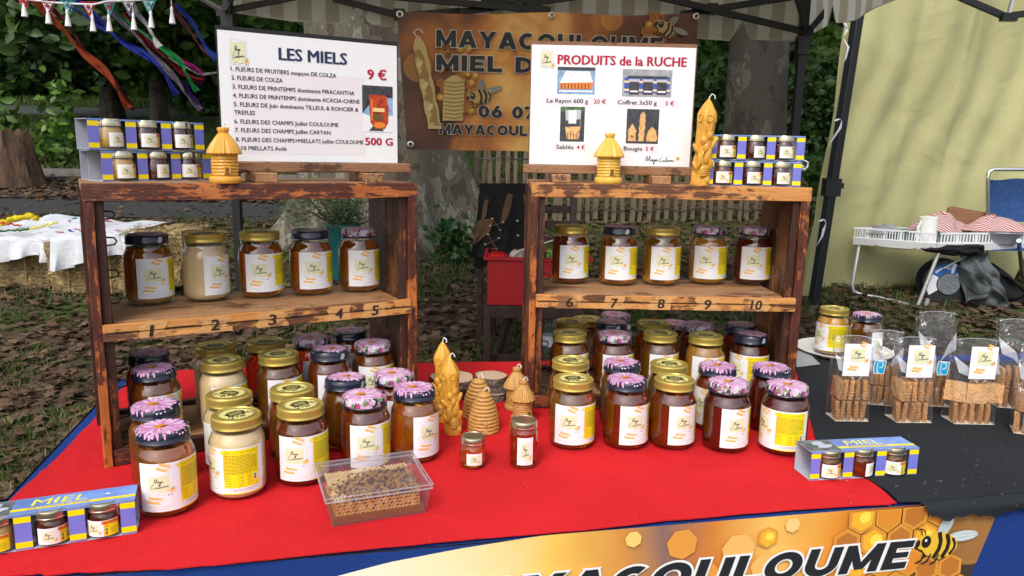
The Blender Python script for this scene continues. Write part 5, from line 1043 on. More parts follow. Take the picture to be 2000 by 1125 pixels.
GLY = {'M': (1.22, [_sl(T_, 0, T_, 1), _sl(1.22 - T_, 0, 1.22 - T_, 1), _sl(T_, 1, .61, .12, .27), _sl(1.22 - T_, 1, .61, .12, .27)]),
 'A': (1.12, [_sl(T_, 0, .56, 1, .34), _sl(1.12 - T_, 0, .56, 1, .34), _hb(.25, .87, .27, .2)]), 'Y': (1.06, [_sl(T_, 1, .53, .4, .33), _sl(1.06 - T_, 1, .53, .4, .33), _sl(.53, 0, .53, .45)]),
 'C': (1.0, [_ring(T_, 1.08 - T_, .13, .87, 1.0, 2 * PI - 1.0)]), 'O': (1.12, [_ring(T_, 1.12 - T_, .13, .87)]), 'U': (1.02, [_sl(T_, .42, T_, 1), _sl(1.02 - T_, .42, 1.02 - T_, 1), _ring(T_, 1.02 - T_, .13, .73, PI, 2 * PI)]),
 'L': (.78, [_sl(T_, 0, T_, 1), _hb(.1, .82, .12)]), 'E': (.80, [_sl(T_, 0, T_, 1), _hb(.1, .80, .12), _hb(.1, .74, .5, .2), _hb(.1, .80, .88)]), 'I': (.30, [_sl(T_, 0, T_, 1)]),
 'D': (1.02, [_sl(T_, 0, T_, 1), _ring(-.3, 1.02 - T_, .12, .88, -PI / 2, PI / 2)]), '0': (.86, [_ring(T_, .86 - T_, .13, .87)]), '6': (.86, [_ring(T_, .86 - T_, .13, .58), _sl(T_, .35, .52, 1, .3)]), '7': (.80, [_hb(0, .80, .88), _sl(.24, 0, .64, .9, .32)]), ' ': (.45, [])}
def glyph(mb, ch, x, y, h, ff, g, mi, sh):
    for q in GLY[ch][1]:
        P = lambda a, b: ff(x + (a + sh * b) * h, y + b * h)
        if q[0] == 's':
            _, x0, y0, x1, y1, w_ = q; w_ = w_ / 2 + g * 1.1; d = 1 if y1 > y0 else -1; k = (x1 - x0) / (y1 - y0); e0 = -d * g if min(y0, y1) in (0,) and y0 in (0, 1) or y0 in (0, 1) else 0; e1 = d * g if y1 in (0, 1) else 0
            y0_, y1_ = y0 + e0, y1 + e1; x0_, x1_ = x0 + k * e0, x1 + k * e1; mb.add([P(x0_ - w_, y0_), P(x0_ + w_, y0_), P(x1_ + w_, y1_), P(x1_ - w_, y1_)], [(0, 1, 2, 3)], mi)
        elif q[0] == 'h': _, x0, x1, yy, t = q; t = t / 2 + g; mb.add([P(x0 - g, yy - t), P(x1 + g, yy - t), P(x1 + g, yy + t), P(x0 - g, yy + t)], [(0, 1, 2, 3)], mi)
        else:
            _, cx, cy_, rx, ry, t0, t1, n = q; vs = []; e = g * 2.5 if t1 - t0 < 6 and ch != 'U' and ch != 'D' else 0; t0 -= e; t1 += e
            for i in range(n + 1):
                t = t0 + (t1 - t0) * i / n; wx, wy = HT / 2 + g, .12 + g; vs += [P(cx + (rx - wx) * math.cos(t), cy_ + (ry - wy) * math.sin(t)), P(cx + (rx + wx) * math.cos(t), cy_ + (ry + wy) * math.sin(t))]
            mb.add(vs, [(2 * i, 2 * i + 1, 2 * i + 3, 2 * i + 2) for i in range(n)], mi)
def heavyx(mb, txt, x0, x1, y, h, ff, sh, mK, mW, gap=.10, g=.045):
    tot = sum(GLY[c][0] for c in txt) + gap * (len(txt) - 1); kx = (x1 - x0) / tot; x = 0
    for i, ch in enumerate(txt):
        lift = .02 * (i % 2)
        f1 = lambda a, b, l: ff(x0 + (a - 0) * kx / h if False else x0 + a / h * kx, b, l)
        nsl = [0]
        for mi, gg, l in ((mW, g, 1.0), (mK, 0.0, 1.9)):
            # every stroke of a letter gets a hair of its own height so that none coincide
            for si, q in enumerate(GLY[ch][1]):
                sv = GLY[ch]; GLY['@'] = (sv[0], [q]); glyph(mb, '@', x * h, y, h, lambda a, b, l=l, si=si, lift=lift: ff(x0 + a / h * kx, b, l + .03 * si + lift), gg, mi, sh)
        x += GLY[ch][0] + gap
word = 'MAYACOULOUME'
xr_ = fl(1760, 1108)[0]; xl0 = fl(1008, 1108)[0]; gw = [GLY[c][0] for c in word]; u_ = (xr_ - xl0) / (sum(gw[2:]) + .12 * 9); heavyx(LT, word, xr_ - u_ * (sum(gw) + .12 * 11), xr_, zb0, cap, FF, .26, 0, 1, .13, .065)
LT.build('lettering', [mat('letter_black', (.015, .017, .022), .5), mat('letter_white', (.8, .8, .78), .5)], fb)
BE = MB(); bcx = fl(1822, 1062); BC = [mat('bee_yellow', (.75, .45, .04), .5), mat('bee_black', (.015, .012, .01), .5), mat('bee_wing', (.45, .52, .52), .4)]
bee(BE, bcx[0] - .002, bcx[1], .030, lambda a, b: FF(a, b, 2.4), 0, 1, 2, -1, .35); BE.v = [v if v[2] < -.012 else (v[0], v[1], -.012) for v in BE.v]
be2 = MB()
def bee2(mb, cx, cz, s, ff, ang=0.0):
    """side view bumble bee facing left: wings, striped body, dark eye, legs"""
    ca, sa = math.cos(ang), math.sin(ang)
    def g(l): return lambda a, b: ff(cx + s * (a * ca - b * sa), cz + s * (a * sa + b * ca), l)
    oval(mb, 1.35, .55, .85, .28, 2, g(2.2), 16, .18); oval(mb, .25, 1.0, .32, .62, 2, g(2.2), 16, -.35)
    for k in (-.2, 0, .2): stroke(mb, [(.7, .45), (1.3, .55 + k), (2.0, .68 + k * .6)], .035, 3, g(2.4))
    fan(mb, [(1.0 * math.cos(t) + .15, .66 * math.sin(t) * (1 + .05 * math.sin(30 * t))) for t in np.linspace(0, 2 * PI, 40)[:-1]], 0, g(2.6))
    for x, b_ in ((.1, .22), (.55, .22), (.92, .14)):
        hh = .66 * math.sqrt(max(0.03, 1 - ((x - .15) / 1.0) ** 2)); stroke(mb, [(x - .12, hh), (x + .08, hh * .3), (x + .08, -hh * .3), (x - .1, -hh)], b_, 1, g(2.8))
    oval(mb, -.75, .1, .42, .40, 0, g(2.9), 16); oval(mb, -.62, .12, .26, .31, 1, g(3.1), 16); oval(mb, -.66, .2, .07, .08, 3, g(3.3), 8); oval(mb, -1.05, .0, .12, .2, 1, g(3.2), 10)
    for x in (-.55, -.2, .25): stroke(mb, [(x, -.45), (x - .1, -.85), (x - .35, -1.0)], .09, 1, g(2.9))
    for x in (-.9, -.7): stroke(mb, [(x, .4), (x - .15, .7), (x - .4, .75)], .05, 1, g(2.9))
bee2(be2, bcx[0], bcx[1] + .002, .031, FF, -.15); be2.build('printed_bee', BC + [mat('bee_vein', (.75, .78, .78), .4)], fb)

# ------------------------------------------------------------------ banner on the back of the canopy
bL = onplane(775, 22, (TB.x + tvy.x * .07, TB.y + tvy.y * .07), TA); bo_ = (TB.x + tvy.x * .07, TB.y + tvy.y * .07)
def bk(px, py): p = onplane(px, py, bo_, TA); return (Vector(p.xy) - Vector(bo_)).dot(tux), p.z
bb_ = thing('back_banner', 'dark orange honey banner with candles and bees hung on the canopy behind the stall', 'banner', (bo_[0], bo_[1], 0), rz=TA)
bm1 = banner_mat('back_banner_print', [(0, (.08, .028, .014)), (.12, (.15, .05, .02)), (.24, (.46, .15, .025)), (.34, (.70, .28, .05)), (.46, (.86, .48, .14)), (.58, (.55, .20, .04)), (.70, (.26, .08, .02)), (.82, (.16, .05, .02)), (1, (.06, .022, .015))], sx=.75, mn=bk(760, 100)[0], mx_=bk(1380, 100)[0], x2=.75, seed=2.3)
k0, k1 = bk(775, 22), bk(1364, 26); k2, k3 = bk(795, 292), bk(1348, 300)
def bkn(i, j):
    a = (k0[0] + (k1[0] - k0[0]) * i, k0[1] + (k1[1] - k0[1]) * i + -.012 * math.sin(PI * i * 2) ** 2); b = (k2[0] + (k3[0] - k2[0]) * i, k2[1] + (k3[1] - k2[1]) * i); return (a[0] + (b[0] - a[0]) * j, .010 * math.sin(i * 12) * j, a[1] + (b[1] - a[1]) * j)
mb = MB(); mb.grid(bkn, 50, 20); mb.build('print_sheet', bm1, bb_, smooth=2)
GG = lambda a, b, l=1: (a, -.012 - .002 * l, b)
LM_ = [mat('letter_black', (.015, .017, .022), .5), mat('letter_cream', (.70, .62, .52), .5)]
def line(txt, xa, xb, yt, yb, sh=0.0, wd_=.86, sp_=1.0):
    a = bk(xa, yb); b = bk(xb, yb); t_ = bk(xa, yt); T2 = MB(); heavyx(T2, txt, a[0], b[0], a[1], t_[1] - a[1], GG, sh, 0, 1, .16, .045); T2.build('lettering', LM_, bb_)
line('MAYACOULOUME', 852, 1292, 59, 92); line('MIEL DE', 852, 1075, 107, 138); line('06 07', 934, 1044, 206, 230); line('MAYACOULOUME', 858, 1112, 242, 262)
HC = MB(); rn = random.Random(9); a = bk(860, 190); cells(HC, a[0], a[1], 4, 9, .021, (1, 1, 0, 2), GG, rn, .1); cells(HC, bk(905, 150)[0], bk(905, 215)[1], 3, 6, .021, (1, 1, 0), GG, rn, .25); a = bk(1250, 75); cells(HC, a[0], a[1], 4, 5, .021, (1, 2, 1, 0), GG, rn, .25); 
HC.v = [(v[0], v[1], min(v[2], k1[1] - .01)) for v in HC.v]
HC.build('printed_honeycomb', [mat('bcell_gold', (.50, .24, .03), .5), mat('bcell_orange', (.36, .11, .015), .5), mat('bcell_brown', (.16, .045, .01), .5), mat('bcell_edge', (.42, .17, .03), .5), mat('bcell_glow', (.7, .45, .08), .5)], bb_, kind='stuff')
CP = MB(); f = lambda l: (lambda px, py: GG(*bk(px, py), l))
def wave_poly(cx0, y0, cx1, y1, w0, amp, n=16, taper=.9):
    Lp, Rp = [], []
    for i in range(n + 1):
        t = i / n; cx = cx0 + (cx1 - cx0) * t; y = y0 + (y1 - y0) * t; wv = w0 * (1 + amp * math.sin(t * 26)) * (1 if t > .12 else .25 + t * 6.2) ; Lp.append((cx - wv, y)); Rp.append((cx + wv, y))
    return Lp, Rp
def strip2(mb, Lp, Rp, mi, ff): mb.add([ff(*p) for q in zip(Lp, Rp) for p in q], [(2 * i, 2 * i + 1, 2 * i + 3, 2 * i + 2) for i in range(len(Lp) - 1)], mi)
Lp, Rp = wave_poly(816, 72, 850, 252, 13, .10); strip2(CP, Lp, Rp, 0, f(3)); Lp, Rp = wave_poly(821, 100, 853, 245, 5, .3); strip2(CP, Lp, Rp, 1, f(4))
for i in range(7): oval(CP, 815 + 5 * i, 105 + 21 * i, 5, 9, 2 if i % 2 else 1, f(5), 8, .5)
Lp, Rp = wave_poly(888, 148, 884, 236, 20, .03); strip2(CP, Lp, Rp, 0, f(3))
for i in range(10): y = 160 + i * 7.6; stroke(CP, [(868, y), (886, y + 3), (906, y)], 2.2, 1, f(4))
stroke(CP, [(815, 74), (808, 64), (814, 58), (822, 60), (826, 66)], 2.5, 3, f(4))
CP.build('printed_candle', [mat('bprint_wax', (.55, .40, .16), .5), mat('bprint_wax_dark', (.34, .20, .05), .5), mat('bprint_wax_light', (.66, .52, .26), .5), mat('bprint_wick', (.6, .58, .52), .6)], bb_)
for px, py, s_, a_ in ((936, 190, .052, .1), (1298, 58, .05, -.5)):
    B3 = MB(); q = bk(px, py); bee2(B3, q[0], q[1], s_, lambda a, b, l: GG(a, b, l + 1.5), a_); B3.build('printed_bee', [mat('bbee_yellow', (.48, .31, .10), .5), BC[1], mat('bbee_wing', (.22, .20, .17), .4), mat('bee_vein2', (.55, .55, .5), .4)], bb_)
for px, py in ((781, 29), (1077, 31), (1358, 33), (802, 282)):
    mb = MB(); mb.lathe([(.008, 0), (.011, .003), (.016, .002), (.016, 0)], 18); o = mb.build('eyelet', mat('steel', (.6, .6, .58), .3, .9), bb_); q = bk(px, py); o.location = (q[0], -.014, q[1]); o.rotation_euler = (PI / 2, 0, 0)
for pts in ([(1362, 33), (1372, 20), (1380, 12), (1386, 22), (1364, 36)], [(1364, 36), (1362, 90), (1357, 180), (1350, 300), (1345, 345)]):
    mb = MB(); mb.tube([onplane(a, b, (bo_[0], bo_[1] - .03), TA) for a, b in pts], .004 if len(pts) == 5 and pts[1][1] < 50 else .0025, 5); mb.build('cord', cot, bb_)
# ------------------------------------------------------------------ burnt wood crates used as shelves
wA = wood('burnt_orange_wood', .80, (.58, .21, .040), (.34, .065, .011), (.040, .009, .005)); wB = wood('charred_wood', .98, (.32, .10, .025), (.18, .038, .010), (.020, .007, .004)); wC = wood('planed_wood', .40, (.44, .24, .11), (.30, .14, .055), (.08, .03, .014)); wD = wood('light_patch_wood', .35, (.64, .35, .12), (.54, .25, .075), (.2, .08, .03)); wE = wood('side_panel_wood', .70, (.26, .11, .04), (.16, .055, .018), (.04, .018, .010)); wF = wood('top_board_wood', .58, (.66, .32, .085), (.48, .17, .035), (.06, .018, .008))
iron = mat('rusty_iron', (.03, .025, .022), .5, .6, bump=.4)
def crate(o, yaw, w_, h_, d_, za, label, nums, bright):
    c = thing('shelf_crate', label, 'shelf', (o[0], o[1], 0), rz=yaw, group='burnt wood crates standing as shelves')
    tf = .026; m1 = wA
    # long boards: two deep for top, sides and bottom
    for k in range(2):
        v0 = .003 + d_ * .5 * k; v1 = v0 + d_ * .5 - .003; vm = (v0 + v1) / 2
        board('top_board', c, (-.002, vm, h_ - .005), (w_ + .002, vm, h_ - .005), d_ * .5 - .003, .0105, wC, .0006)
        board('bottom_board', c, (.016, vm, .012), (w_ - .016, vm, .012), d_ * .5 - .003, .014, wC)
        for s_ in (0, 1):
            x = .008 if s_ == 0 else w_ - .008; board('side_board', c, (x, vm + .006, .0), (x, vm + .006, h_ - .012), d_ * .5 - .006, .012, wE)
    board('top_rail', c, (-.001, -.004, h_ - .0125), (w_ + .001, -.004, h_ - .0125), .014, tf, wF if bright else m1)
    board('bottom_rail', c, (.014, -.002, .014), (w_ - .014, -.002, .014), .013, .026, wB); board('bottom_rail', c, (.014, d_ - .004, .014), (w_ - .014, d_ - .004, .014), .012, .026, wB)
    for s_, x in ((0, .0065), (1, w_ - .0085)):
        board('front_post', c, (x, -.003, 0), (x, -.003, h_ - .026), .015, .013 if s_ == 0 else .017, m1)
        x2 = .020 if s_ == 0 else w_ - .024; board('inner_post', c, (x2, .004, .027), (x2, .004, h_ - .026), .014, .013, wB)
        board('back_post', c, (x + (.004 if s_ else -.002), d_ + .006, 0), (x + (.004 if s_ else -.002), d_ + .006, h_ - .012), .012, .017, wB)
    zs = za - .006
    for k in range(2): board('shelf_board', c, (.028, d_ * (.28 + .46 * k), zs), (w_ - .03, d_ * (.28 + .46 * k), zs), d_ * .45, .009, wC, .0006)
    for k in range(2): board('shelf_rail', c, (.012, -.011, za - .0065 - .0135 * k), (w_ - .014, -.011, za - .0065 - .0135 * k), .010, .0122, wF)
    for n_, u in nums:
        ap_ = MB(); tx = MB()
        fnn = lambda a, b, y=-.0166: (a, y, b); wd_ = R.uniform(.016, .022) + .004 * len(n_)
        pts = [(u - wd_ * R.uniform(.8, 1.15), za - .0262), (u + wd_ * R.uniform(.7, 1.1), za - .0262), (u + wd_ * R.uniform(.7, 1.1), za - .019), (u + wd_ * R.uniform(.6, .9), za - .013), (u + wd_ * R.uniform(.8, 1.1), za - .007), (u + wd_ * R.uniform(.7, 1.), za - .0006), (u - wd_ * R.uniform(.7, 1.), za - .0006), (u - wd_ * R.uniform(.9, 1.1), za - .008), (u - wd_ * R.uniform(.6, .9), za - .014), (u - wd_ * R.uniform(.9, 1.2), za - .02)]
        fan(ap_, pts, 0, lambda a, b: (a, -.01655, b)); put_text(tx, n_, u - .006 * len(n_), za - .0225, .018, 0, .0125 * len(n_) * (.5 if n_ == '1' else .85 if n_ == '10' else 1), bold=.04, shear=.1, fn=lambda a, b: (a, -.0173, b), res=3)
        ap_.build('sanded_patch', wD, c)
        tx.build('burnt_number', mat('burn_mark', (.025, .012, .008), .8), c)
    gl = MB(); gl.box((w_ / 2, -.01615, za - .0133), (w_ - .03, .0012, .0012)); gl.build('joint_line', mat('char_black', (.015, .008, .006), .9), c)
    for z in (.035, .06 + .02, .13, .165, .265, .305, .355, .395):
        mb = MB(); q = [(.013, .020 + .01 * ((z * 100) % 2), z), (.030, .02, z), (.038, .02, z - .001), (.041, .02, z - .006), (.038, .02, z - .011), (.030, .02, z - .012), (.022, .02, z - .012)]; mb.tube(q, .0014, 6); mb.build('staple', iron, c, smooth=1)
    nl = MB(); nl.ell((0, 0, 0), (.0016, .0012, .0016), 0, 8, 4); nm_ = nl.mesh('nail', iron, 1)
    for i in range(12): link('nail', nm_, c, (R.choice((.0065, w_ - .0085)) + R.uniform(-.003, .003), -.0108, R.uniform(.03, h_ - .05)))
    ux = Vector((math.cos(yaw), math.sin(yaw), 0)); vx = Vector((-math.sin(yaw), math.cos(yaw), 0))
    return c, (lambda u, v, z=0: Vector((o[0], o[1], 0)) + ux * u + vx * v + Vector((0, 0, z)))
LO, LY = (-.6296, 1.0995), .5288; RO, RY = (.0333, 1.4160), .0230
def usof(px, o, yaw, y): 
    p = onplane(px, y, (o[0] - math.sin(yaw) * -.011, o[1] + math.cos(yaw) * -.011), yaw); return (Vector(p.xy) - Vector(o)).dot(Vector((math.cos(yaw), math.sin(yaw))))
cL, KL = crate(LO, LY, .5219, .4366, .1993, .227, 'scorched orange wooden crate shelf on the left numbered 1 to 5', [(a, usof(b, LO, LY, y)) for a, b, y in (('1', 299, 635), ('2', 418, 628), ('3', 530, 620), ('4', 660, 607), ('5', 730, 603))], False)
cR, KR = crate(RO, RY, .5246, .4387, .1996, .2294, 'scorched wooden crate shelf on the right numbered 6 to 10', [(a, usof(b, RO, RY, 587)) for a, b in (('6', 1112), ('7', 1199), ('8', 1290), ('9', 1381), ('10', 1477))], True)
TOPL, TOPR = .4369, .4390

# ------------------------------------------------------------------ jars
glass = clear('jar_glass', (.985, .985, .98), rough=.03, ior=1.75, bump=.2)
def honeymat(name, c, tr=.55, rough=.12, cloud=0.0):
    m, t, p, o = _nm(name); setp(p, **{'Base Color': col(c), 'Roughness': rough, 'Transmission Weight': tr, 'IOR': 1.42, 'Coat Weight': .5, 'Coat Roughness': .03}); p.inputs['Subsurface Weight'].default_value = .0
    if cloud:
        tc = t.nodes.new('ShaderNodeTexCoord'); sp = t.nodes.new('ShaderNodeSeparateXYZ'); t.links.new(tc.outputs['Object'], sp.inputs[0]); mr = t.nodes.new('ShaderNodeMapRange'); mr.inputs['From Min'].default_value = cloud - .012; mr.inputs['From Max'].default_value = cloud + .008; t.links.new(sp.outputs[2], mr.inputs[0])
        mx = t.nodes.new('ShaderNodeMix'); mx.data_type = 'RGBA'; mx.inputs[6].default_value = (.38, .22, .07, 1); mx.inputs[7].default_value = col(c); t.links.new(mr.outputs[0], mx.inputs[0]); t.links.new(mx.outputs[2], p.inputs['Base Color'])
        m2 = t.nodes.new('ShaderNodeMath'); m2.operation = 'MULTIPLY'; m2.inputs[1].default_value = tr; t.links.new(mr.outputs[0], m2.inputs[0]); t.links.new(m2.outputs[0], p.inputs['Transmission Weight'])
    return m
HM = {'amber': honeymat('honey_amber', (.82, .36, .03), .88, .06), 'brown': honeymat('honey_brown', (.68, .21, .016), .85, .06), 'red': honeymat('honey_red_brown', (.52, .09, .008), .82, .06), 'dark': honeymat('honey_dark', (.20, .022, .006), .7, .06), 'orange': honeymat('honey_orange', (.78, .34, .03), .6, .12),
      'cream': honeymat('honey_creamed', (.70, .52, .27), .0, .3), 'cloudy': honeymat('honey_clouded', (.55, .16, .014), .7, .1, .026), 'ochre': honeymat('honey_ochre', (.50, .30, .06), .1, .2), 'pale': honeymat('honey_pale', (.62, .30, .035), .15, .2, .022)}
def lath_mesh(name, prof, m, n=36, sm=.7): mb = MB(); mb.lathe(prof, n); return mb.mesh(name, m, sm)
JG = lath_mesh('jar_glass', [(0, .0006), (.026, .0004), (.033, .0012), (.038, .0045), (.0408, .010), (.0414, .016), (.0414, .078), (.0408, .084), (.0385, .090), (.0362, .0945), (.0352, .098), (.0352, .104)], glass, 40, 1.2)
HMESH = {k: lath_mesh('honey', [(0, .0022), (.026, .0024), (.0325, .0032), (.0372, .0062), (.0396, .0105), (.0404, .016), (.0404, .078), (.0398, .0835), (.0376, .089), (.0352, .0935), (.0344, .0965), (0, .0972)], m, 32, 1.0) for k, m in HM.items()}
gold = mat('gold_lid', (.60, .45, .105), .32, .6, bump=.05, bs=40); navy = mat('navy_lid', (.012, .015, .035), .3, coat=.5); goldp = mat('lid_print_yellow', (.68, .62, .22), .35); inkp = mat('lid_print_black', (.03, .025, .015), .4)
lilac = [mat('petal_%d' % i, c, .33, coat=.3) for i, c in enumerate(((.66, .36, .58), (.52, .20, .44), (.78, .58, .74), (.45, .05, .22)))]; pollen = mat('pollen_orange', (.62, .24, .02), .4); leafp = mat('lid_leaf_green', (.12, .26, .08), .35); whit = mat('lid_white', (.6, .6, .6), .35)
def gold_lid():
    mb = MB(); mb.lathe([(.0350, .1025), (.0368, .103), (.0374, .1042), (.0366, .106), (.0364, .110), (.0370, .113), (.0368, .1165), (.0350, .1183), (.0325, .1180), (.0318, .1170), (.0300, .1168), (.0290, .1175), (.0282, .1172), (0, .1175)], 48)
    lid = mb.mesh('lid', gold, .5); q = MB(); f = lambda l: (lambda a, b: (a, b, .1177 + .00015 * l)); oval(q, 0, 0, .0262, .0262, 0, f(0), 40); rr = random.Random(8)
    arc(q, .0242, .0250, 0, 2 * PI, 1, f(1), 40); arc(q, .0262, .0268, 0, 2 * PI, 1, f(1), 40)
    # hive with roof, flowers
    fan(q, [(-.014, -.005), (.013, -.007), (.016, .005), (.009, .013), (-.005, .014), (-.016, .007)], 1, f(1))
    for k in range(6): stroke(q, [(-.009 + .0035 * k, -.003), (-.007 + .0032 * k, .009)], .0009, 0, f(2))
    for k in range(3): stroke(q, [(-.010, -.0015 + .004 * k), (.010, -.0025 + .004 * k)], .0006, 0, f(2))
    for k in range(52): a = rr.uniform(0, 2 * PI); r_ = rr.uniform(.008, .023); x, y = r_ * math.cos(a) * 1.0, r_ * math.sin(a) * .65 - .004; oval(q, x, y, rr.uniform(.001, .0026), rr.uniform(.0006, .0016), 1, f(1.5), 7, a, .3, rr)
    for k in range(14): a = rr.uniform(3.4, 6.0); r_ = rr.uniform(.006, .016); stroke(q, [(r_ * math.cos(a), r_ * math.sin(a)), (r_ * 1.25 * math.cos(a + .2), r_ * 1.25 * math.sin(a + .2))], .0007, 1, f(1.5))
    return lid, q.mesh('lid_print', [goldp, inkp], None)
def flower_lid(seed, cx, cy_, rad, base, nb=10):
    rr = random.Random(seed); mb = MB(); mb.lathe([(.0350, .1025), (.0366, .1028), (.0372, .1042), (.0360, .106), (.0358, .112), (.0352, .1155), (.0335, .1182), (.030, .1190), (0, .1192)], 48); lid = mb.mesh('lid', base, .6)
    def f(l):
        def g(a, b):
            r_ = math.hypot(a, b); e = .00012 * l + .00012
            if r_ <= .033: return (a, b, .1190 + e + (0 if r_ < .03 else -.0006 * (r_ - .03) / .003))
            k = (r_ - .033); t = min(1, k / .004); ca, sa = a / r_, b / r_
            if k < .004: rad_ = .033 + .0034 * math.sin(t * PI / 2); z = .1184 - .003 * (1 - math.cos(t * PI / 2)); return (ca * (rad_ + e), sa * (rad_ + e), z + e)
            return (ca * (.0365 + e), sa * (.0365 + e), max(.1055, .1152 - (k - .004)))
        return g
    q = MB()
    # pink and green ground behind the flower on one side
    a0 = rr.uniform(0, 6.28)
    for k in range(nb): a = a0 + rr.uniform(-1.2, 1.2) * (1 if nb < 30 else 3); r_ = rr.uniform(.034, .048); oval(q, r_ * math.cos(a), r_ * math.sin(a), rr.uniform(.003, .006), rr.uniform(.003, .007), rr.choice((3, 3, 0, 5, 6, 6, 2)), f(.3 + .6 * k / nb), 10, a, .25, rr)
    oval(q, cx, cy_, rad * .78, rad * .78, 1, f(.95), 30, 0, .06, rr)
    n = 46
    for ring, (L_, mi_) in enumerate(((1.0, (0, 2, 0)), (.86, (2, 0, 1)), (.62, (1, 0, 2)))):
        for k in range(n - ring * 6):
            a = 2 * PI * (k + .5 * ring) / (n - ring * 6) + rr.uniform(-.05, .05); l = rad * L_ * rr.uniform(.82, 1.08); w_ = rad * .062 * rr.uniform(.8, 1.3); P_l = []; P_r = []
            for j in range(6):
                t = j / 5; r_ = rad * .16 + (l - rad * .16) * t; ww = w_ * (.35 + .65 * math.sin(min(1, t * 1.25) * PI / 2)) * (1 if t < .85 else .45); bend = .10 * t * math.sin(k * 3.3)
                P_l.append((cx + r_ * math.cos(a + bend) - ww * math.sin(a), cy_ + r_ * math.sin(a + bend) + ww * math.cos(a))); P_r.append((cx + r_ * math.cos(a + bend) + ww * math.sin(a), cy_ + r_ * math.sin(a + bend) - ww * math.cos(a)))
            strip2(q, P_l, P_r, rr.choice(mi_), f(1 + ring + .02 * (k % 7)))
    oval(q, cx, cy_, rad * .24, rad * .21, 4, f(5), 18, 0, .08, rr); oval(q, cx + rad * .1, cy_ - rad * .05, rad * .10, rad * .06, 7, f(6), 9, .5, .2, rr); oval(q, cx + rad * .2, cy_ + rad * .02, rad * .07, rad * .05, 7, f(6), 8)
    return lid, q.mesh('lid_print', lilac + [pollen, leafp, whit, inkp], None)
LIDS = {'g': gold_lid(), 'n': flower_lid(2, .004, .002, .033, navy, 6), 'p': flower_lid(3, -.003, -.002, .0375, navy, 12), 'q': flower_lid(5, -.002, -.006, .038, navy, 60), 'k': None}
mbk = MB(); mbk.v = []; 
LIDS['k'] = (LIDS['n'][0], flower_lid(7, .016, .018, .014, navy, 3)[1])
def lab_mesh():
    mb = MB(); g = wrap(.0419, 0, .0125, 1.0); label_print(mb, lambda a, b, l=0: (a, b, l), .056, .068); return bend(mb, lambda a, b, l: g(a - .028, b, l)).mesh('label', PM, None)
LAB = lab_mesh(); print('label tris', len(LAB.polygons))
def jar(px, py, lid, hon, az, label, base=0.0, mode='lid', group=None, lean=0.0, scale=1.0, rl=None):
    """lid mode: (px,py) = centre of the lid top; base mode: front foot of the jar"""
    if mode == 'lid': p = onz(px, py, base + .118 * scale); p.z = base
    else: p = behind(onz(px, py, base), .034)
    cam_az = math.atan2(p.x, p.y)       # the side turned to us
    t = thing('honey_jar', label, 'jar', p, rz=-cam_az, group=group); t.scale = (scale * .935, scale * .935, scale)
    if lean: t.rotation_euler[0] = lean
    link('glass', JG, t); link('honey', HMESH[hon], t, rot=(0, 0, R.uniform(0, 6)))
    lr = rl if rl is not None else R.uniform(-.8, .8)
    l = link('lid', LIDS[lid][0], t, rot=(0, 0, lr)); l2 = link('lid_print', LIDS[lid][1], l, rot=(0, 0, 0))
    link('label', LAB, t, rot=(0, 0, az)); t['cam'] = 1; del t['cam']; return t
SG = 'half kilo honey jars displayed on the crate shelves'; FG = 'half kilo honey jars standing in columns below the shelves'
D = math.radians
za = .2285
for px, py, lid, hon, az, lb in ((295, 597, 'n', 'cloudy', 10, 'honey jar with navy lid and clouded bottom above burnt number one'), (406, 590, 'g', 'cream', 33, 'gold lidded jar of creamed pale honey above burnt number two'), (512, 583, 'g', 'brown', -3, 'gold lidded jar of dark amber honey above burnt number three'), (609, 577, 'k', 'brown', 6, 'amber honey jar with plain dark navy lid above burnt number four'), (702, 571, 'q', 'brown', 9, 'amber honey jar with pink patterned lid above burnt number five')):
    jar(px, py, lid, hon, D(az), lb, .227, 'base', SG)
for px, py, lid, hon, az, lb in ((1112, 555, 'g', 'red', 5, 'gold lidded red brown honey jar above burnt number six'), (1205, 558, 'n', 'brown', -3, 'brown honey jar with navy and lilac lid above burnt number seven'), (1289, 558, 'g', 'amber', 6, 'gold lidded amber honey jar above burnt number eight'), (1379, 556, 'q', 'orange', -6, 'orange honey jar with magenta flower lid above burnt number nine'), (1466, 557, 'q', 'dark', 3, 'almost black honey jar with pink lid above burnt number ten')):
    jar(px, py, lid, hon, D(az), lb, .2294, 'base', SG)
bz = .0195
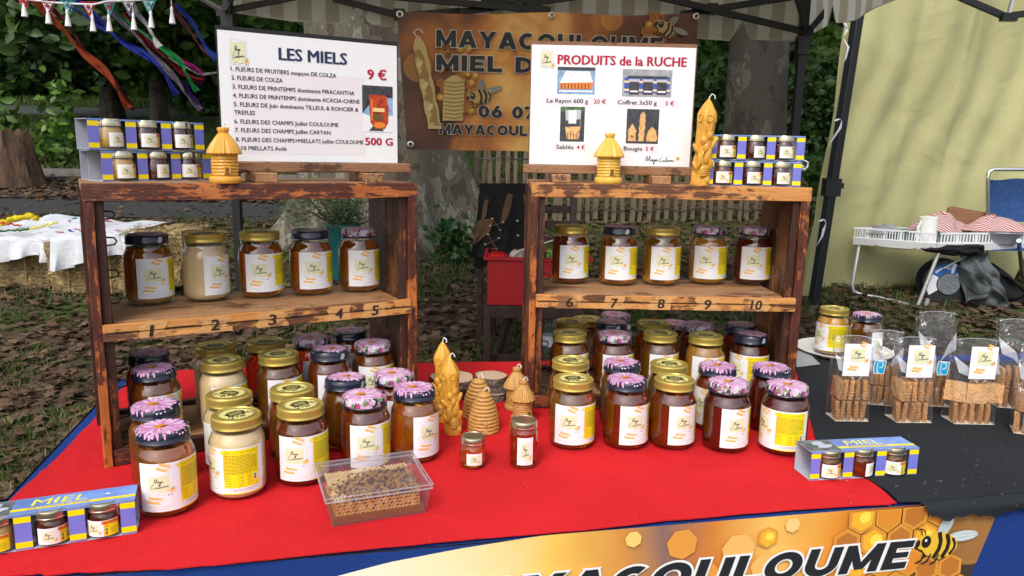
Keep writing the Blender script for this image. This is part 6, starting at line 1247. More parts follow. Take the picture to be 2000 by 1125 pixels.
cols_ = {1: [(291, 690, 'n', 'cloudy', 40, bz), (300, 718, 'p', 'brown', 22, bz), (304, 790, 'p', 'amber', 35, 0), (318, 833, 'p', 'brown', -14, 0)],
         2: [(420, 674, 'g', 'cream', 30, bz), (433, 702, 'g', 'cream', 10, bz), (447, 768, 'g', 'cream', -40, 0), (461, 808, 'g', 'cream', -70, 0)],
         3: [(519, 666, 'g', 'brown', 30, bz), (544, 690, 'g', 'brown', 8, bz), (570, 757, 'g', 'brown', 35, 0), (587, 789, 'g', 'red', -16, 0)],
         4: [(610, 658, 'q', 'brown', 10, bz), (643, 682, 'n', 'red', 6, bz), (674, 737, 'n', 'brown', 95, 0), (712, 770, 'q', 'red', 3, 0)],
         5: [(682, 645, 'n', 'brown', 30, bz), (728, 668, 'q', 'brown', -4, bz), (770, 728, 'q', 'red', 20, 0), (810, 756, 'p', 'amber', 35, 0)],
         6: [(1116, 626, 'g', 'brown', 20, bz), (1113, 649, 'g', 'brown', 20, bz), (1114.5, 702.5, 'g', 'brown', 80, 0), (1120, 738, 'g', 'amber', -8, 0)],
         7: [(1194, 628, 'n', 'brown', 20, bz), (1201.5, 650, 'q', 'red', 4, bz), (1215, 706, 'p', 'amber', 80, 0), (1225.6, 738.5, 'p', 'red', 25, 0)],
         8: [(1276, 629, 'g', 'brown', 40, bz), (1290, 649, 'g', 'brown', 10, bz), (1307, 709, 'g', 'amber', 80, 0), (1318, 739, 'g', 'red', 30, 0)],
         9: [(1363, 632, 'q', 'dark', 25, bz), (1379, 654, 'g', 'orange', 2, bz), (1402, 713, 'p', 'red', -40, 0), (1423, 744, 'q', 'dark', 28, 0)],
         10: [(1447.5, 633.5, 'n', 'dark', 60, bz), (1467, 652, 'n', 'dark', -42, bz), (1507.5, 715, 'p', 'dark', 40, 0), (1538, 749.5, 'q', 'dark', -58, 0)]}
LN = {'g': 'gold', 'n': 'navy and lilac', 'p': 'pink daisy', 'q': 'pink and green', 'k': 'navy'}; HN = {'brown': 'brown', 'cloudy': 'clouded', 'cream': 'creamed', 'amber': 'amber', 'red': 'red brown', 'dark': 'very dark', 'orange': 'orange'}
RW = ('rearmost below number', 'second from the back below number', 'second from the front below number', 'foremost below number')
NW = ' one two three four five six seven eight nine ten'.split(' ')
for k, lst in cols_.items():
    for i, (px, py, lid, hon, az, b) in enumerate(lst):
        jar(px, py, lid, hon, D(az), '%s lidded %s honey jar, %s %s' % (LN[lid], HN[hon], RW[i], NW[k]), b, 'lid', FG)
jar(1147, 621, 'g', 'brown', .4, 'gold lidded brown jar half hidden behind the rear jar below number six', 0.0, 'lid', FG); jar(1203, 613, 'q', 'brown', .2, 'pink lidded jar standing on the felt behind the crate below number seven', .006, 'lid', FG); jar(1318, 629, 'q', 'brown', .2, 'pink lidded jar peeping out behind the gold lids below number eight', 0.0, 'lid', FG)
# paper plate with two jars
pp = behind(onz(1628, 693, 0), .03); pl = thing('paper_plate', 'white oval paper plate under two honey jars on the black felt', 'plate', (pp.x + .02, pp.y - .01, .0026))
mb = MB(); mb.lathe([(0, 0), (.085, 0), (.10, .006), (.118, .010), (.1185, .0112), (.099, .0075), (.084, .0015), (0, .0015)], 48); mb.build('dish', mat('white_card', (.70, .69, .66), .6), pl, smooth=.5)
jar(1630, 601, 'g', 'pale', D(-52), 'gold lidded pale orange honey jar standing on the paper plate', .0045, 'lid'); jar(1695, 613, 'p', 'brown', D(60), 'pink daisy lidded jar on the plate behind a clear biscuit bag', .0045, 'lid')

# ------------------------------------------------------------------ small jars and three-jar cartons
silver = mat('pale_gold_lid', (.62, .55, .40), .22, .95)
def small_meshes(Rj, Hj, full):
    lz = Hj - .0115; G = lath_mesh('glass', [(0, .0004), (Rj * .8, .0006), (Rj * .95, .003), (Rj, .007), (Rj, lz - .012), (Rj * .95, lz - .006), (Rj * .88, lz - .002), (Rj * .88, lz + .003)], glass, 28, 1.2)
    Hs = {k: lath_mesh('honey', [(0, .0018), (Rj * .78, .002), (Rj * .91, .004), (Rj - .001, .008), (Rj - .001, lz - .012), (Rj * .93, lz - .006), (Rj * .84, lz - .0015), (0, lz - .001)], HM[k], 24, 1.0) for k in HM}
    Ld = lath_mesh('lid', [(Rj * .90, lz), (Rj * .965, lz + .0004), (Rj * .965, lz + .002), (Rj * .94, lz + .0025), (Rj * .94, lz + .0085), (Rj * .90, lz + .0108), (Rj * .82, lz + .0113), (Rj * .78, lz + .0104), (0, lz + .0106)], silver, 32, .6)
    mb = MB(); g0 = wrap(Rj + .0003, 0, .0042 if not full else .008, 1.0); hh = lz - (.020 if full else .0135); W = .026; g = lambda a, b, l=0: (a, b, l)
    rect(mb, 0, 0, W + (.018 if not full else 0), hh, PI_['white'], lambda a, b: g(a, b, 0), 16)
    f = lambda a, b, l: g(W * (.08 + a * .82), hh * (.05 + b * .9), l); logo(mb, f)
    for k in range(6): rect(mb, W * .3 + .0018 * k, hh * .06, W * .3 + .0018 * k + .0012, hh * .075, PI_['grey'], lambda a, b: g(a, b, 1))
    if not full:
        rect(mb, W, hh * .0, W + .018, hh * .98, PI_['yellow'], lambda a, b: g(a, b, .6), 8); rect(mb, W, 0, W + .004, hh * .9, PI_['amber'], lambda a, b: g(a, b, .8), 2)
        rect(mb, W - .002, hh * .74, W + .018, hh * .97, PI_['orange'], lambda a, b: g(a, b, 1.5), 8); put_text(mb, 'MIEL TOUTES', W - .001, hh * .80, hh * .11, PI_['brown'], .018, fn=lambda a, b: g(a, b, 2.5), res=1, bold=.01)
        put_text(mb, '50g', W + .003, hh * .60, hh * .08, PI_['brown'], fn=lambda a, b: g(a, b, 2.5), res=1)
        rect(mb, W + .002, hh * .32, W + .0045, hh * .50, PI_['green'], lambda a, b: g(a, b, 2)); rect(mb, W + .002, hh * .12, W + .0045, hh * .28, PI_['red'], lambda a, b: g(a, b, 2))
        for k in range(5): rect(mb, W + .0075, hh * (.16 + .08 * k), W + .0145, hh * (.175 + .08 * k), PI_['brown'], lambda a, b: g(a, b, 2))
    return G, Hs, Ld, bend(mb, lambda a, b, l: g0(a - W / 2, b, l), .003).mesh('label', PM, None)
SMALL = small_meshes(.0200, .0462, False); S1 = small_meshes(.0205, .0505, True); S2 = small_meshes(.0228, .0765, True)
def small(loc, hon, rz_, az, label, kit, group=None):
    t = thing('small_honey_jar', label, 'jar', loc, rz=rz_, group=group); link('glass', kit[0], t); link('honey', kit[1][hon], t); link('lid', kit[2], t); link('label', kit[3], t, rot=(0, 0, az)); return t
for px, py, hon, kit, lb in ((923, 919, 'amber', S1, 'tiny pale gold lidded jar standing alone on the red felt'), (1021, 917, 'red', S2, 'small dark honey jar on the red felt before the hut candles')):
    p = behind(onz(px, py, 0), .019); small((p.x, p.y, 0.0006), hon, -math.atan2(p.x, p.y), .15, lb, kit)
CB = [mat('carton_blue', (.12, .15, .46), .4, var=.18, vs=14), mat('carton_yellow', (.90, .70, .0), .4), mat('carton_inside', (.42, .45, .52), .8), mat('carton_lilac', (.17, .18, .58), .4, var=.1, vs=20), mat('carton_skyblue', (.16, .27, .62), .4, var=.3, vs=18), mat('carton_photo', (.12, .14, .13), .5, var=.8, vs=60), mat('carton_text', (.80, .72, .10), .4)]
def carton(label, org, yaw, jars, jl, W=.183, Dp=.046, Hc=.0475, z=0.0, group='three jar gift cartons', open_top=True):
    c = thing('gift_carton', label, 'carton', (org[0], org[1], z), rz=yaw, group=group); t = .0009
    mb = MB(); 
    mb.box((W / 2, Dp / 2, t / 2 + .0003), (W, Dp, t), 2); mb.box((W / 2, Dp - t / 2, Hc / 2), (W, t, Hc - 2 * t - .001), 2); mb.build('carton_body', CB, c)
    mb = MB(); mb.box((W / 2, Dp / 2 + .0015, Hc - t), (W + .0006, Dp - .003, t), 2); 
    F2 = lambda a, b, l=0: (a, b, Hc - t * .5 + .0002 + .00012 * l)
    rect(mb, 0, .003, W, Dp, 4, lambda a, b: F2(a, b, 0)); rect(mb, .035, .010, W, .0165, 1, lambda a, b: F2(a, b, 1)); rect(mb, 0, .004, .052, Dp - .001, 5, lambda a, b: F2(a, b, 1.2)); oval(mb, .034, .020, .015, .006, 2, lambda a, b: F2(a, b, 2), 14, .3, .1); oval(mb, .028, .032, .012, .008, 2, lambda a, b: F2(a, b, 1.6), 14, .2, .2)
    put_text(mb, 'MIEL', .072, .020, .019, 6, .062, fn=lambda a, b: F2(a, b, 3), bold=.01, shear=.1); put_text(mb, 'DE NOTRE RUCHER', .070, .0115, .0042, 0, .068, fn=lambda a, b: F2(a, b, 3)); mb.build('top_panel', CB, c)
    # front panel strips between the windows
    fp = MB(); jx = [W * (.5 + s * .305) for s in (-1, 0, 1)]; hw = .0198; edges = [0] + [e for x in jx for e in (x - hw, x + hw)] + [W]
    for k in range(0, 8, 2):
        a, b = edges[k], edges[k + 1]; fp.box(((a + b) / 2, t / 2, Hc / 2), (b - a, t, Hc - .001), 3)
        fr = lambda x, zz, l=1: (x, -.00015 * l, zz)
        rect(fp, a, Hc * .76, b, Hc * .92, 1, fr); rect(fp, a, Hc * .07, b, Hc * .23, 1, fr)
    rect(fp, 0, Hc - .0028, W, Hc - .0004, 4, lambda x, zz: (x, -.0004, zz)); fp.build('front_panel', CB, c)
    sf = MB(); sf.add([(0, .0, .001), (0, Dp, .001), (-.0005, Dp * .45, .001), ], [(0, 1, 2)], 2); 
    ca, sa = math.cos(yaw), math.sin(yaw)
    for i, (x, (hon, az)) in enumerate(zip(jx, jars)):
        lx, ly = x, .0135; small((org[0] + lx * ca - ly * sa, org[1] + lx * sa + ly * ca, z + .0014), hon, yaw, az, jl[i], SMALL, 'fifty gram jars packed in the gift cartons')
    return c
pos3 = ('left', 'middle', 'right')
def jl(where, hs): return ['mini jar of %s honey, %s in the carton %s' % (h, p, where) for h, p in zip(hs, ('first', 'middle', 'last'))]
carton('blue and yellow three jar carton on the red felt at the lower left corner', (-.6545, .8255), .385, (('ochre', -.75), ('dark', -.1), ('dark', -.6)), jl('at the lower left corner', ('ochre', 'dark', 'dark')), W=.19)
carton('blue and yellow three jar carton lying across the red and black felts', (.468, 1.097), .155, (('brown', -.25), ('red', .55), ('brown', -.5)), jl('between red and black felt', ('brown', 'red', 'brown')))
carton('upper carton of the stack on the left crate', (-.6435, 1.152), .87, (('ochre', .25), ('dark', -.1), ('dark', -.15)), jl('on top of the left stack', ('ochre', 'dark', 'dark')), z=TOPL + .0485)
carton('lower front carton of the stack on the left crate', (-.632, 1.163), .93, (('ochre', -.1), ('dark', .25), ('dark', -.35)), jl('at the bottom of the left stack', ('ochre', 'dark', 'dark')), z=TOPL)
carton('carton mostly hidden behind the lower left carton', (-.668, 1.205), .93, (('ochre', -.1), ('dark', .25), ('dark', -.35)), jl('hidden behind the left stack', ('ochre', 'dark', 'dark')), z=TOPL)
o1 = onplane(1383, 298, (.38, 1.452), .0); carton('upper carton of the stack on the right crate', (o1.x, 1.452), .0, (('brown', -.1), ('dark', .35), ('dark', .0)), jl('on top of the right stack', ('brown', 'dark', 'dark')), z=TOPR + .0485)
o1 = onplane(1376, 355, (.38, 1.448), .0); carton('lower carton of the stack on the right crate', (o1.x, 1.448), .0, (('brown', -.15), ('dark', .05), ('dark', .1)), jl('at the bottom of the right stack', ('brown', 'dark', 'dark')), z=TOPR)
mb = MB(); mb.tube([aty(a, b, 1.50) for a, b in ((1556, 318), (1568, 312), (1578, 317), (1577, 326), (1570, 332), (1562, 325), (1556, 322), (1564, 322), (1570, 326))], .0016, 6); o = mb.build('loop_of_string', mat('white_string', (.75, .75, .78), .8), smooth=1); tag(o, 'loop of white string beside the right carton stack', 'string')

# ------------------------------------------------------------------ price boards on little wooden stands
EQ = lambda s: s / (1.142 - .142 * s)
board_black = mat('black_board', (.012, .012, .013), .5)
def sign(name, label, o, yaw, W, Hh, top, edge_mat):
    s = thing('price_board', label, 'sign', (o[0], o[1], top), rz=yaw); hb = .0335
    for u in (W * .19, W * .80): board('foot', s, (u, -.045, .008), (u, .05, .008), .036 if W else .03, .0155, wC if W else wC)
    board('ledge', s, (-.012, .0, .0245), (W + .02, .0, .0245), .026, .0165, wood('stand_wood', .42, (.33, .17, .08), (.22, .09, .035), (.05, .02, .01)))
    mb = MB(); mb.box((W / 2, .006, hb + Hh / 2 + .002), (W + .004, .004, Hh + .010)); mb.build('backing_board', edge_mat, s)
    q = MB(); f = lambda u, v, l=0: (u * W, .0036 - .0003 * l, hb + (1 - v) * Hh)
    rect(q, 0, 0, 1, 1, PI_['white'], f); return s, q, f
PM2 = PM + [mat('photo_blue', (.25, .40, .60), .4, var=.4, vs=90), mat('photo_dark', (.05, .05, .06), .4, var=.5, vs=120), mat('photo_jar_red', (.45, .05, .01), .4, var=.7, vs=110), mat('photo_grey', (.35, .36, .38), .4, var=.3, vs=70), mat('photo_wax', (.72, .40, .16), .4, var=.5, vs=160), mat('photo_green', (.06, .14, .05), .4, var=.9, vs=200), mat('sign_tint', (.80, .74, .76), .5)]
X = {'pblue': len(PM), 'pdark': len(PM) + 1, 'pjar': len(PM) + 2, 'pgrey': len(PM) + 3, 'pwax': len(PM) + 4, 'pgreen': len(PM) + 5, 'tint': len(PM) + 6}
sL, q, f = sign('L', 'white price board LES MIELS on a wooden stand above the left crate', KL(.208, .062), LY, .3075, .209, TOPL, board_black)
def tx(q, f, Wm, Hm, s, u0, u1, v, cap, mi, bold=.0, eq=EQ, l=2, shear=0.0):
    u0, u1 = eq(u0), eq(u1); put_text(q, s, u0, -(v + cap / 2), cap, mi, u1 - u0, fn=lambda a, b: f(a, -b, l), bold=bold, res=2, shear=shear)
rect(q, .06, .285, .80, .94, X['tint'], lambda a, b: f(a, b, .5)); 
tx(q, f, 0, 0, 'LES MIELS', .345, .722, .140, .098, PI_['navy'], .035)
for s, a, b, v in (('1. FLEURS DE FRUITIERS soup\u00e7on DE COLZA', .068, .662, .295), ('2. FLEURS DE COLZA', .07, .36, .362), ('3. FLEURS DE PRINTEMPS dominante PIRACANTHA', .073, .762, .430), ('4. FLEURS DE PRINTEMPS dominante ACACIA-CHENE', .074, .79, .498), ('5. FLEURS DE Juin dominante TILLEUL & RONCIER &', .077, .782, .565), ('TREFLES', .077, .196, .628), ('6. FLEURS DES CHAMPS Juillet COULOUME', .075, .668, .698), ('7. FLEURS DES CHAMPS Juillet CARTAN', .077, .622, .765), ('8. FLEURS DES CHAMPS+MIELLATS juillet COULOUME', .079, .808, .838), ('9-10 MIELLATS Ao\u00fbt', .075, .37, .905)):
    tx(q, f, 0, 0, s, a, b, v - .012, .034, PI_['ink'], .018)
tx(q, f, 0, 0, '9 \u20ac', .838, .940, .25, .085, PI_['crimson'], .04); tx(q, f, 0, 0, '500 G', .82, .972, .815, .066, PI_['crimson'], .04)
def fp_(q, f, u0, v0, u1, v1): return lambda a, b, l=1: f(u0 + (u1 - u0) * a, v0 + (v1 - v0) * b, l)
g = fp_(q, f, EQ(.805), .345, EQ(.975), .735); rect(q, 0, 0, 1, 1, X['pblue'], g); fan(q, [(0, 0), (1, 0), (1, .25), (.6, .1), (.2, .3), (0, .6)], X['pdark'], lambda a, b: g(a, b, 2)); fan(q, [(0, .6), (.4, .7), (1, .62), (1, 1), (0, 1)], PI_['white'], lambda a, b: g(a, b, 2)); fan(q, [(.2, .98), (.7, .98), (.5, .75)], X['pdark'], lambda a, b: g(a, b, 2.5))
fan(q, [(.22, .15), (.78, .15), (.80, .3), (.86, .45), (.84, .8), (.72, .93), (.4, .93), (.26, .8), (.22, .45)], X['pjar'], lambda a, b: g(a, b, 3)); oval(q, .5, .12, .32, .055, X['pdark'], lambda a, b: g(a, b, 4), 16); rect(q, .20, .10, .80, .19, X['pdark'], lambda a, b: g(a, b, 3.8)); oval(q, .55, .85, .2, .07, PI_['orange'], lambda a, b: g(a, b, 4), 12); rect(q, .34, .48, .72, .56, PI_['pale'], lambda a, b: g(a, b, 4)); rect(q, .28, .3, .33, .75, PI_['orange'], lambda a, b: g(a, b, 4)); oval(q, .5, .68, .18, .08, PI_['brown'], lambda a, b: g(a, b, 4), 12, 0, .2)
gl_ = fp_(q, f, EQ(.05), .27, EQ(.17), .045); logo(q, lambda a, b, l: gl_(a, b, l + 1))
q.build('price_sheet', PM2, sL)
sR, q, f = sign('R', 'white price board PRODUITS de la RUCHE on a wooden stand above the right crate', KR(-.003, .062), RY, .3135, .2235, TOPR, wood('frame_strip', .5, (.3, .15, .07), (.2, .08, .03), (.05, .02, .01)))
ID = lambda s: s
tx(q, f, 0, 0, 'PRODUITS de la RUCHE', .16, .945, .115, .080, PI_['crimson'], .035, ID)
for s, a, b, v, c_ in (('Le Rayon 600 g', .10, .352, .458, 'ink'), ('20 \u20ac', .388, .460, .458, 'crimson'), ('Coffret 3x50 g', .535, .775, .460, 'ink'), ('5 \u20ac', .83, .882, .462, 'crimson'), ('Sabl\u00e9s', .165, .272, .848, 'ink'), ('4 \u20ac', .292, .342, .848, 'crimson'), ('Bougie', .585, .70, .85, 'ink'), ('5 \u20ac', .722, .772, .85, 'crimson')):
    tx(q, f, 0, 0, s, a, b, v, .037, PI_[c_], .022, ID)
for u0, v0, u1, v1 in ((.09, .42, .47, .5), (.52, .42, .92, .5), (.15, .81, .37, .89), (.57, .81, .80, .89)): rect(q, u0, v0, u1, v1, X['tint'], lambda a, b: f(a, b, .5))
g = fp_(q, f, .16, .178, .39, .402); rect(q, 0, 0, 1, 1, X['pblue'], g); rect(q, 0, 0, 1, .12, X['pdark'], lambda a, b: g(a, b, 2)); fan(q, [(.22, .15), (.85, .15), (.95, .55), (.06, .6)], PI_['white'], lambda a, b: g(a, b, 3)); fan(q, [(.06, .6), (.95, .55), (.93, .8), (.1, .82)], PI_['orange'], lambda a, b: g(a, b, 3)); [rect(q, .1 + .09 * k, .6, .13 + .09 * k, .8, PI_['brown'], lambda a, b: g(a, b, 3.5)) for k in range(9)]; rect(q, .05, .86, .95, .92, PI_['white'], lambda a, b: g(a, b, 3)); [rect(q, .16 + .1 * k, .2 + .04 * (k % 3), .19 + .1 * k, .23 + .04 * (k % 3), PI_['grey'], lambda a, b: g(a, b, 4)) for k in range(7)]
g = fp_(q, f, .558, .185, .862, .412); rect(q, 0, 0, 1, 1, X['pgrey'], g); fan(q, [(.04, .3), (.96, .26), (.96, .86), (.04, .86)], PI_['blue'], lambda a, b: g(a, b, 2)); rect(q, .1, .24, .9, .33, X['pdark'], lambda a, b: g(a, b, 2.5)); [rect(q, .04, .42 + .3 * k, .96, .5 + .3 * k, PI_['pale'], lambda a, b: g(a, b, 2.6)) for k in (0, 1)]
for k in range(3): rect(q, .14 + .28 * k, .42, .34 + .28 * k, .92, X['pdark'], lambda a, b: g(a, b, 3)); rect(q, .13 + .28 * k, .36, .35 + .28 * k, .46, PI_['grey'], lambda a, b: g(a, b, 3.5)); rect(q, .16 + .28 * k, .78, .32 + .28 * k, .84, PI_['white'], lambda a, b: g(a, b, 3.5))
g = fp_(q, f, .185, .508, .335, .802); rect(q, 0, 0, 1, 1, X['pdark'], g); rect(q, 0, 0, 1, .15, X['pgreen'], lambda a, b: g(a, b, 2)); fan(q, [(.2, .1), (.85, .08), (.8, .9), (.28, .92)], PI_['grey'], lambda a, b: g(a, b, 2.4)); fan(q, [(.22, .4), (.82, .35), (.78, .9), (.28, .9)], X['pdark'], lambda a, b: g(a, b, 2.6)); rect(q, .34, .1, .66, .48, PI_['white'], lambda a, b: g(a, b, 3)); fan(q, [(.2, .58), (.85, .56), (.75, .93), (.3, .93)], X['pwax'], lambda a, b: g(a, b, 3)); [rect(q, .3 + .12 * k, .76, .33 + .12 * k, .92, PI_['brown'], lambda a, b: g(a, b, 3.5)) for k in range(4)]
g = fp_(q, f, .595, .515, .795, .808); rect(q, 0, 0, 1, 1, X['pdark'], g); Lp, Rp = wave_poly(.5, .08, .47, .93, .09, .15); strip2(q, Lp, Rp, X['pwax'], lambda a, b: g(a, b, 3)); fan(q, [(.03, .66), (.18, .42), (.33, .66)], X['pwax'], lambda a, b: g(a, b, 3)); rect(q, .06, .66, .3, .93, X['pwax'], lambda a, b: g(a, b, 3)); oval(q, .18, .8, .03, .04, PI_['brown'], lambda a, b: g(a, b, 4), 8); fan(q, [(.64, .93), (.62, .8), (.7, .6), (.8, .5), (.9, .6), (.97, .8), (.95, .93)], X['pwax'], lambda a, b: g(a, b, 3)); [rect(q, .66, .62 + .07 * k, .94, .635 + .07 * k, PI_['honey'], lambda a, b: g(a, b, 4)) for k in range(4)]
gl_ = fp_(q, f, .04, .205, .14, .03); logo(q, lambda a, b, l: gl_(a, b, l + 1)); fs_ = lambda a, b: f(a, 1 - b, 2)
script(q, MAYA, .72, .035, .055, .075, .004, PI_['ink'], fs_, .05); script(q, COUL, .81, .035, .045, .06, .003, PI_['ink'], fs_, .05); oval(q, .925, .93, .014, .018, PI_['pale'], lambda a, b: f(a, b, 2), 8); oval(q, .925, .93, .004, .012, PI_['brown'], lambda a, b: f(a, b, 3), 6, .4)
q.build('price_sheet', PM2, sR)

# ------------------------------------------------------------------ beeswax candles
waxA = mat('beeswax_orange', (.66, .33, .045), .38, var=.12, vs=40, sss=.25, bump=.12, bs=90); waxB = mat('beeswax_yellow', (.70, .44, .07), .36, var=.1, vs=40, sss=.25, bump=.12, bs=90); waxC = mat('beeswax_brownish', (.50, .27, .075), .42, var=.12, vs=40, sss=.2, bump=.15, bs=90); wickm = mat('wick_white', (.75, .74, .70), .8)
def wick(t, z, k=0):
    mb = MB(); mb.tube([(0, 0, z - .003), (.001, 0, z + .004), (.004 + .002 * k, -.001, z + .009), (.009, -.002, z + .007 - .002 * k), (.010, -.003, z + .001)], .0011, 6); mb.build('wick', wickm, t, smooth=1)
def hut_candle(label, p, m, s=1.0, rz_=0.0, k=0):
    t = thing('hut_candle', label, 'candle', p, rz=rz_, group='beeswax hut candles'); t.scale = (s,) * 3; mb = MB()
    prof = [(0, 0), (.0235, 0), (.025, .002), (.025, .008), (.023, .011), (.0205, .0115)]
    for i in range(7): z = .012 + i * .0052; prof += [(.0200, z), (.0215, z + .0018), (.0212, z + .0036)]
    prof += [(.019, .0492)]; mb.lathe(prof, 40, fn=lambda t_, z: 1 + (.012 * math.sin(10 * t_ + z * 900) if .012 < z < .048 else 0)); b = mb.build('wax_body', m, t, smooth=.8)
    rb_ = MB(); rb_.lathe([(.017, .047), (.0262, .0468), (.0275, .0485), (.0262, .053), (.021, .0625), (.0145, .072), (.0095, .0785), (.0072, .081), (.0085, .0835), (.0092, .087), (.0085, .0895), (0, .0885)], 60, fn=lambda t_, z: 1 + (.035 * math.sin(26 * t_ + 2 * math.sin(3 * t_)) + .02 * math.sin(11 * t_) if z < .081 else .05 * math.sin(8 * t_)) ); rb_.build('thatch_roof', m, t, smooth=.6)
    d = MB(); d.box((0.006, -.0215, .0205), (.0062, .003, .0105)); d.build('doorway', mat('door_shadow_wax', tuple(x * .35 for x in ((.5, .2, .02))), .6), t); fr = MB(); fr.box((.006, -.0212, .0268), (.010, .0036, .002)); fr.box((.0018, -.0212, .0205), (.002, .0036, .0105)); fr.box((.0102, -.0212, .0205), (.002, .0036, .0105)); fr.build('door_frame', m, t)  # dark block paints the shade of the door recess
    wick(t, .0885, k); return t
def skep_candle(label, p, s=1.0, rz_=0.0, k=0):
    t = thing('beehive_candle', label, 'candle', p, rz=rz_, group='beeswax skep candles'); t.scale = (s,) * 3; mb = MB(); prof = [(0, 0), (.0285, 0)]; N = 11
    for i in range(N):
        z0 = .0008 + i * .0068; r0 = .0300 * (1 - (i / (N + .6)) ** 2.2 * .78); prof += [(r0 - .0018, z0), (r0 + .0006, z0 + .0016), (r0 + .0008, z0 + .0038), (r0 - .0012, z0 + .0062)]
    prof += [(.004, .0775), (0, .079)]; mb.lathe(prof, 44, fn=lambda t_, z: 1 + .012 * math.sin(9 * t_ + z * 700)); mb.build('wax_body', waxC, t, smooth=.9)
    b = MB(); b.ell((.0, -.028, .022), (.004, .0035, .006), 0, 10, 6); b.ell((-.006, -.0275, .024), (.005, .002, .003), 0, 8, 5, Matrix.Rotation(.5, 3, 'Y')); b.ell((.006, -.0275, .024), (.005, .002, .003), 0, 8, 5, Matrix.Rotation(-.5, 3, 'Y')); b.lathe([(.007, .004), (.0075, .012), (.006, .0135)], 14, c=(0, -.0235, -.002)); b.build('wax_bee', waxC, t, smooth=1); wick(t, .0785, k); return t
def pillar_candle(label, p, m, s=1.0, rz_=0.0, k=0, lean=0.0):
    t = thing('pillar_candle', label, 'candle', p, group='tall beeswax candles with bees', rot=(0, lean, rz_)); t.scale = (s,) * 3; mb = MB()
    prof = [(0, 0), (.0155, 0), (.0162, .003), (.0148, .008), (.0155, .022), (.0135, .032), (.0150, .046), (.0130, .058), (.0150, .075), (.0140, .088), (.0152, .10), (.0160, .112), (.0166, .122), (.0150, .128), (.0085, .140), (.0025, .149), (0, .150)]
    mb.lathe(prof, 36, fn=lambda t_, z: (1 + .07 * math.cos(6 * t_)) * (1 + (.06 * math.sin(4 * t_ + z * 90) + .05 * math.sin(7 * t_ - z * 160) if z < .1 else 0)))
    for z, a, sx, sz_ in ((.024, -.1, .0075, .012), (.010, .5, .007, .008), (.044, -.5, .006, .013), (.052, .3, .0065, .015), (.066, .0, .0058, .010), (.078, -.35, .007, .008), (.088, .25, .0062, .009), (.036, .8, .006, .012), (.07, .9, .005, .014), (.03, -1.0, .005, .014), (.06, -1.1, .005, .015)):
        mb.ell((.0140 * math.sin(a), -.0140 * math.cos(a), z), (sx, .0045, sz_), 0, 12, 7, Matrix.Rotation(a * .6, 3, 'Y'))
    for z in (.018, .022, .026, .030): mb.tube([(.008 * math.sin(t_), -.0188 + .003 * abs(math.sin(t_)), z + .001 * t_) for t_ in (-1.1, -.5, 0, .5, 1.1)], .0009, 5)
    for s_ in (-1, 1): mb.tube([(s_ * .002, -.0170, .093), (s_ * .004, -.0175, .099), (s_ * .005, -.0165, .104)], .0011, 5); mb.ell((s_ * .008, -.0135, .045), (.0035, .004, .018), 0, 10, 6, Matrix.Rotation(-s_ * .25, 3, 'Y'))
    for a in (-1.05, 0, 1.05):
        c_ = Vector((.0150 * math.sin(a), -.0150 * math.cos(a), .116)); r_ = .0058; ex_ = Vector((math.cos(a), math.sin(a), 0)); mb.tube([c_ + ex_ * r_ * math.cos(t_) + Vector((0, 0, r_ * 1.15 * math.sin(t_))) + Vector((math.sin(a), -math.cos(a), 0)) * .0006 for t_ in np.linspace(PI / 6, 2 * PI + PI / 6, 7)], .0013, 6)
    mb.build('wax_body', m, t, smooth=1.1); wick(t, .1495, k); return t
def on_top(px, py, z, r): return behind(onz(px, py, z), r)
hp = KL(.176, .02, TOPL); hut_candle('orange beeswax hut candle standing on the left crate before the price board', (aty(438, 300, 1.205).x, 1.205, TOPL), waxA, .97, .25)
hut_candle('bright yellow beeswax hut candle on the right crate below the prices', (aty(1190, 300, 1.447).x, 1.447, TOPR), waxB, 1.05, -.1, 1)
pillar_candle('tall orange bee candle on the right crate beside the white board', (aty(1370, 300, 1.445).x, 1.445, TOPR), waxA, 1.07, .1, 0, .05)
p = behind(onz(886, 851, 0), .014); pillar_candle('tall beeswax candle at the front of the red felt group, leaning slightly', p, waxA, .93, .3, 1, -.06); p = behind(onz(868, 826, 0), .014); pillar_candle('tall beeswax candle standing behind the front one by the wood slices', p, waxA, 1.0, -.4, 0, -.03)
p = behind(onz(944, 852, 0), .028); skep_candle('ribbed beehive candle at the front of the red felt', p, .93, .2); p = behind(onz(934, 824, 0), .028); skep_candle('ribbed beehive candle partly hidden behind the other one', p, .97, -.3, 1)
p = behind(onz(1020, 829, 0), .024); hut_candle('small hut candle right behind the tiny dark honey jar', p, waxC, .86, .4, 1); p = behind(onz(1008, 806, 0), .024); hut_candle('small hut candle standing at the back by the right crate', p, waxC, .93, -.3)
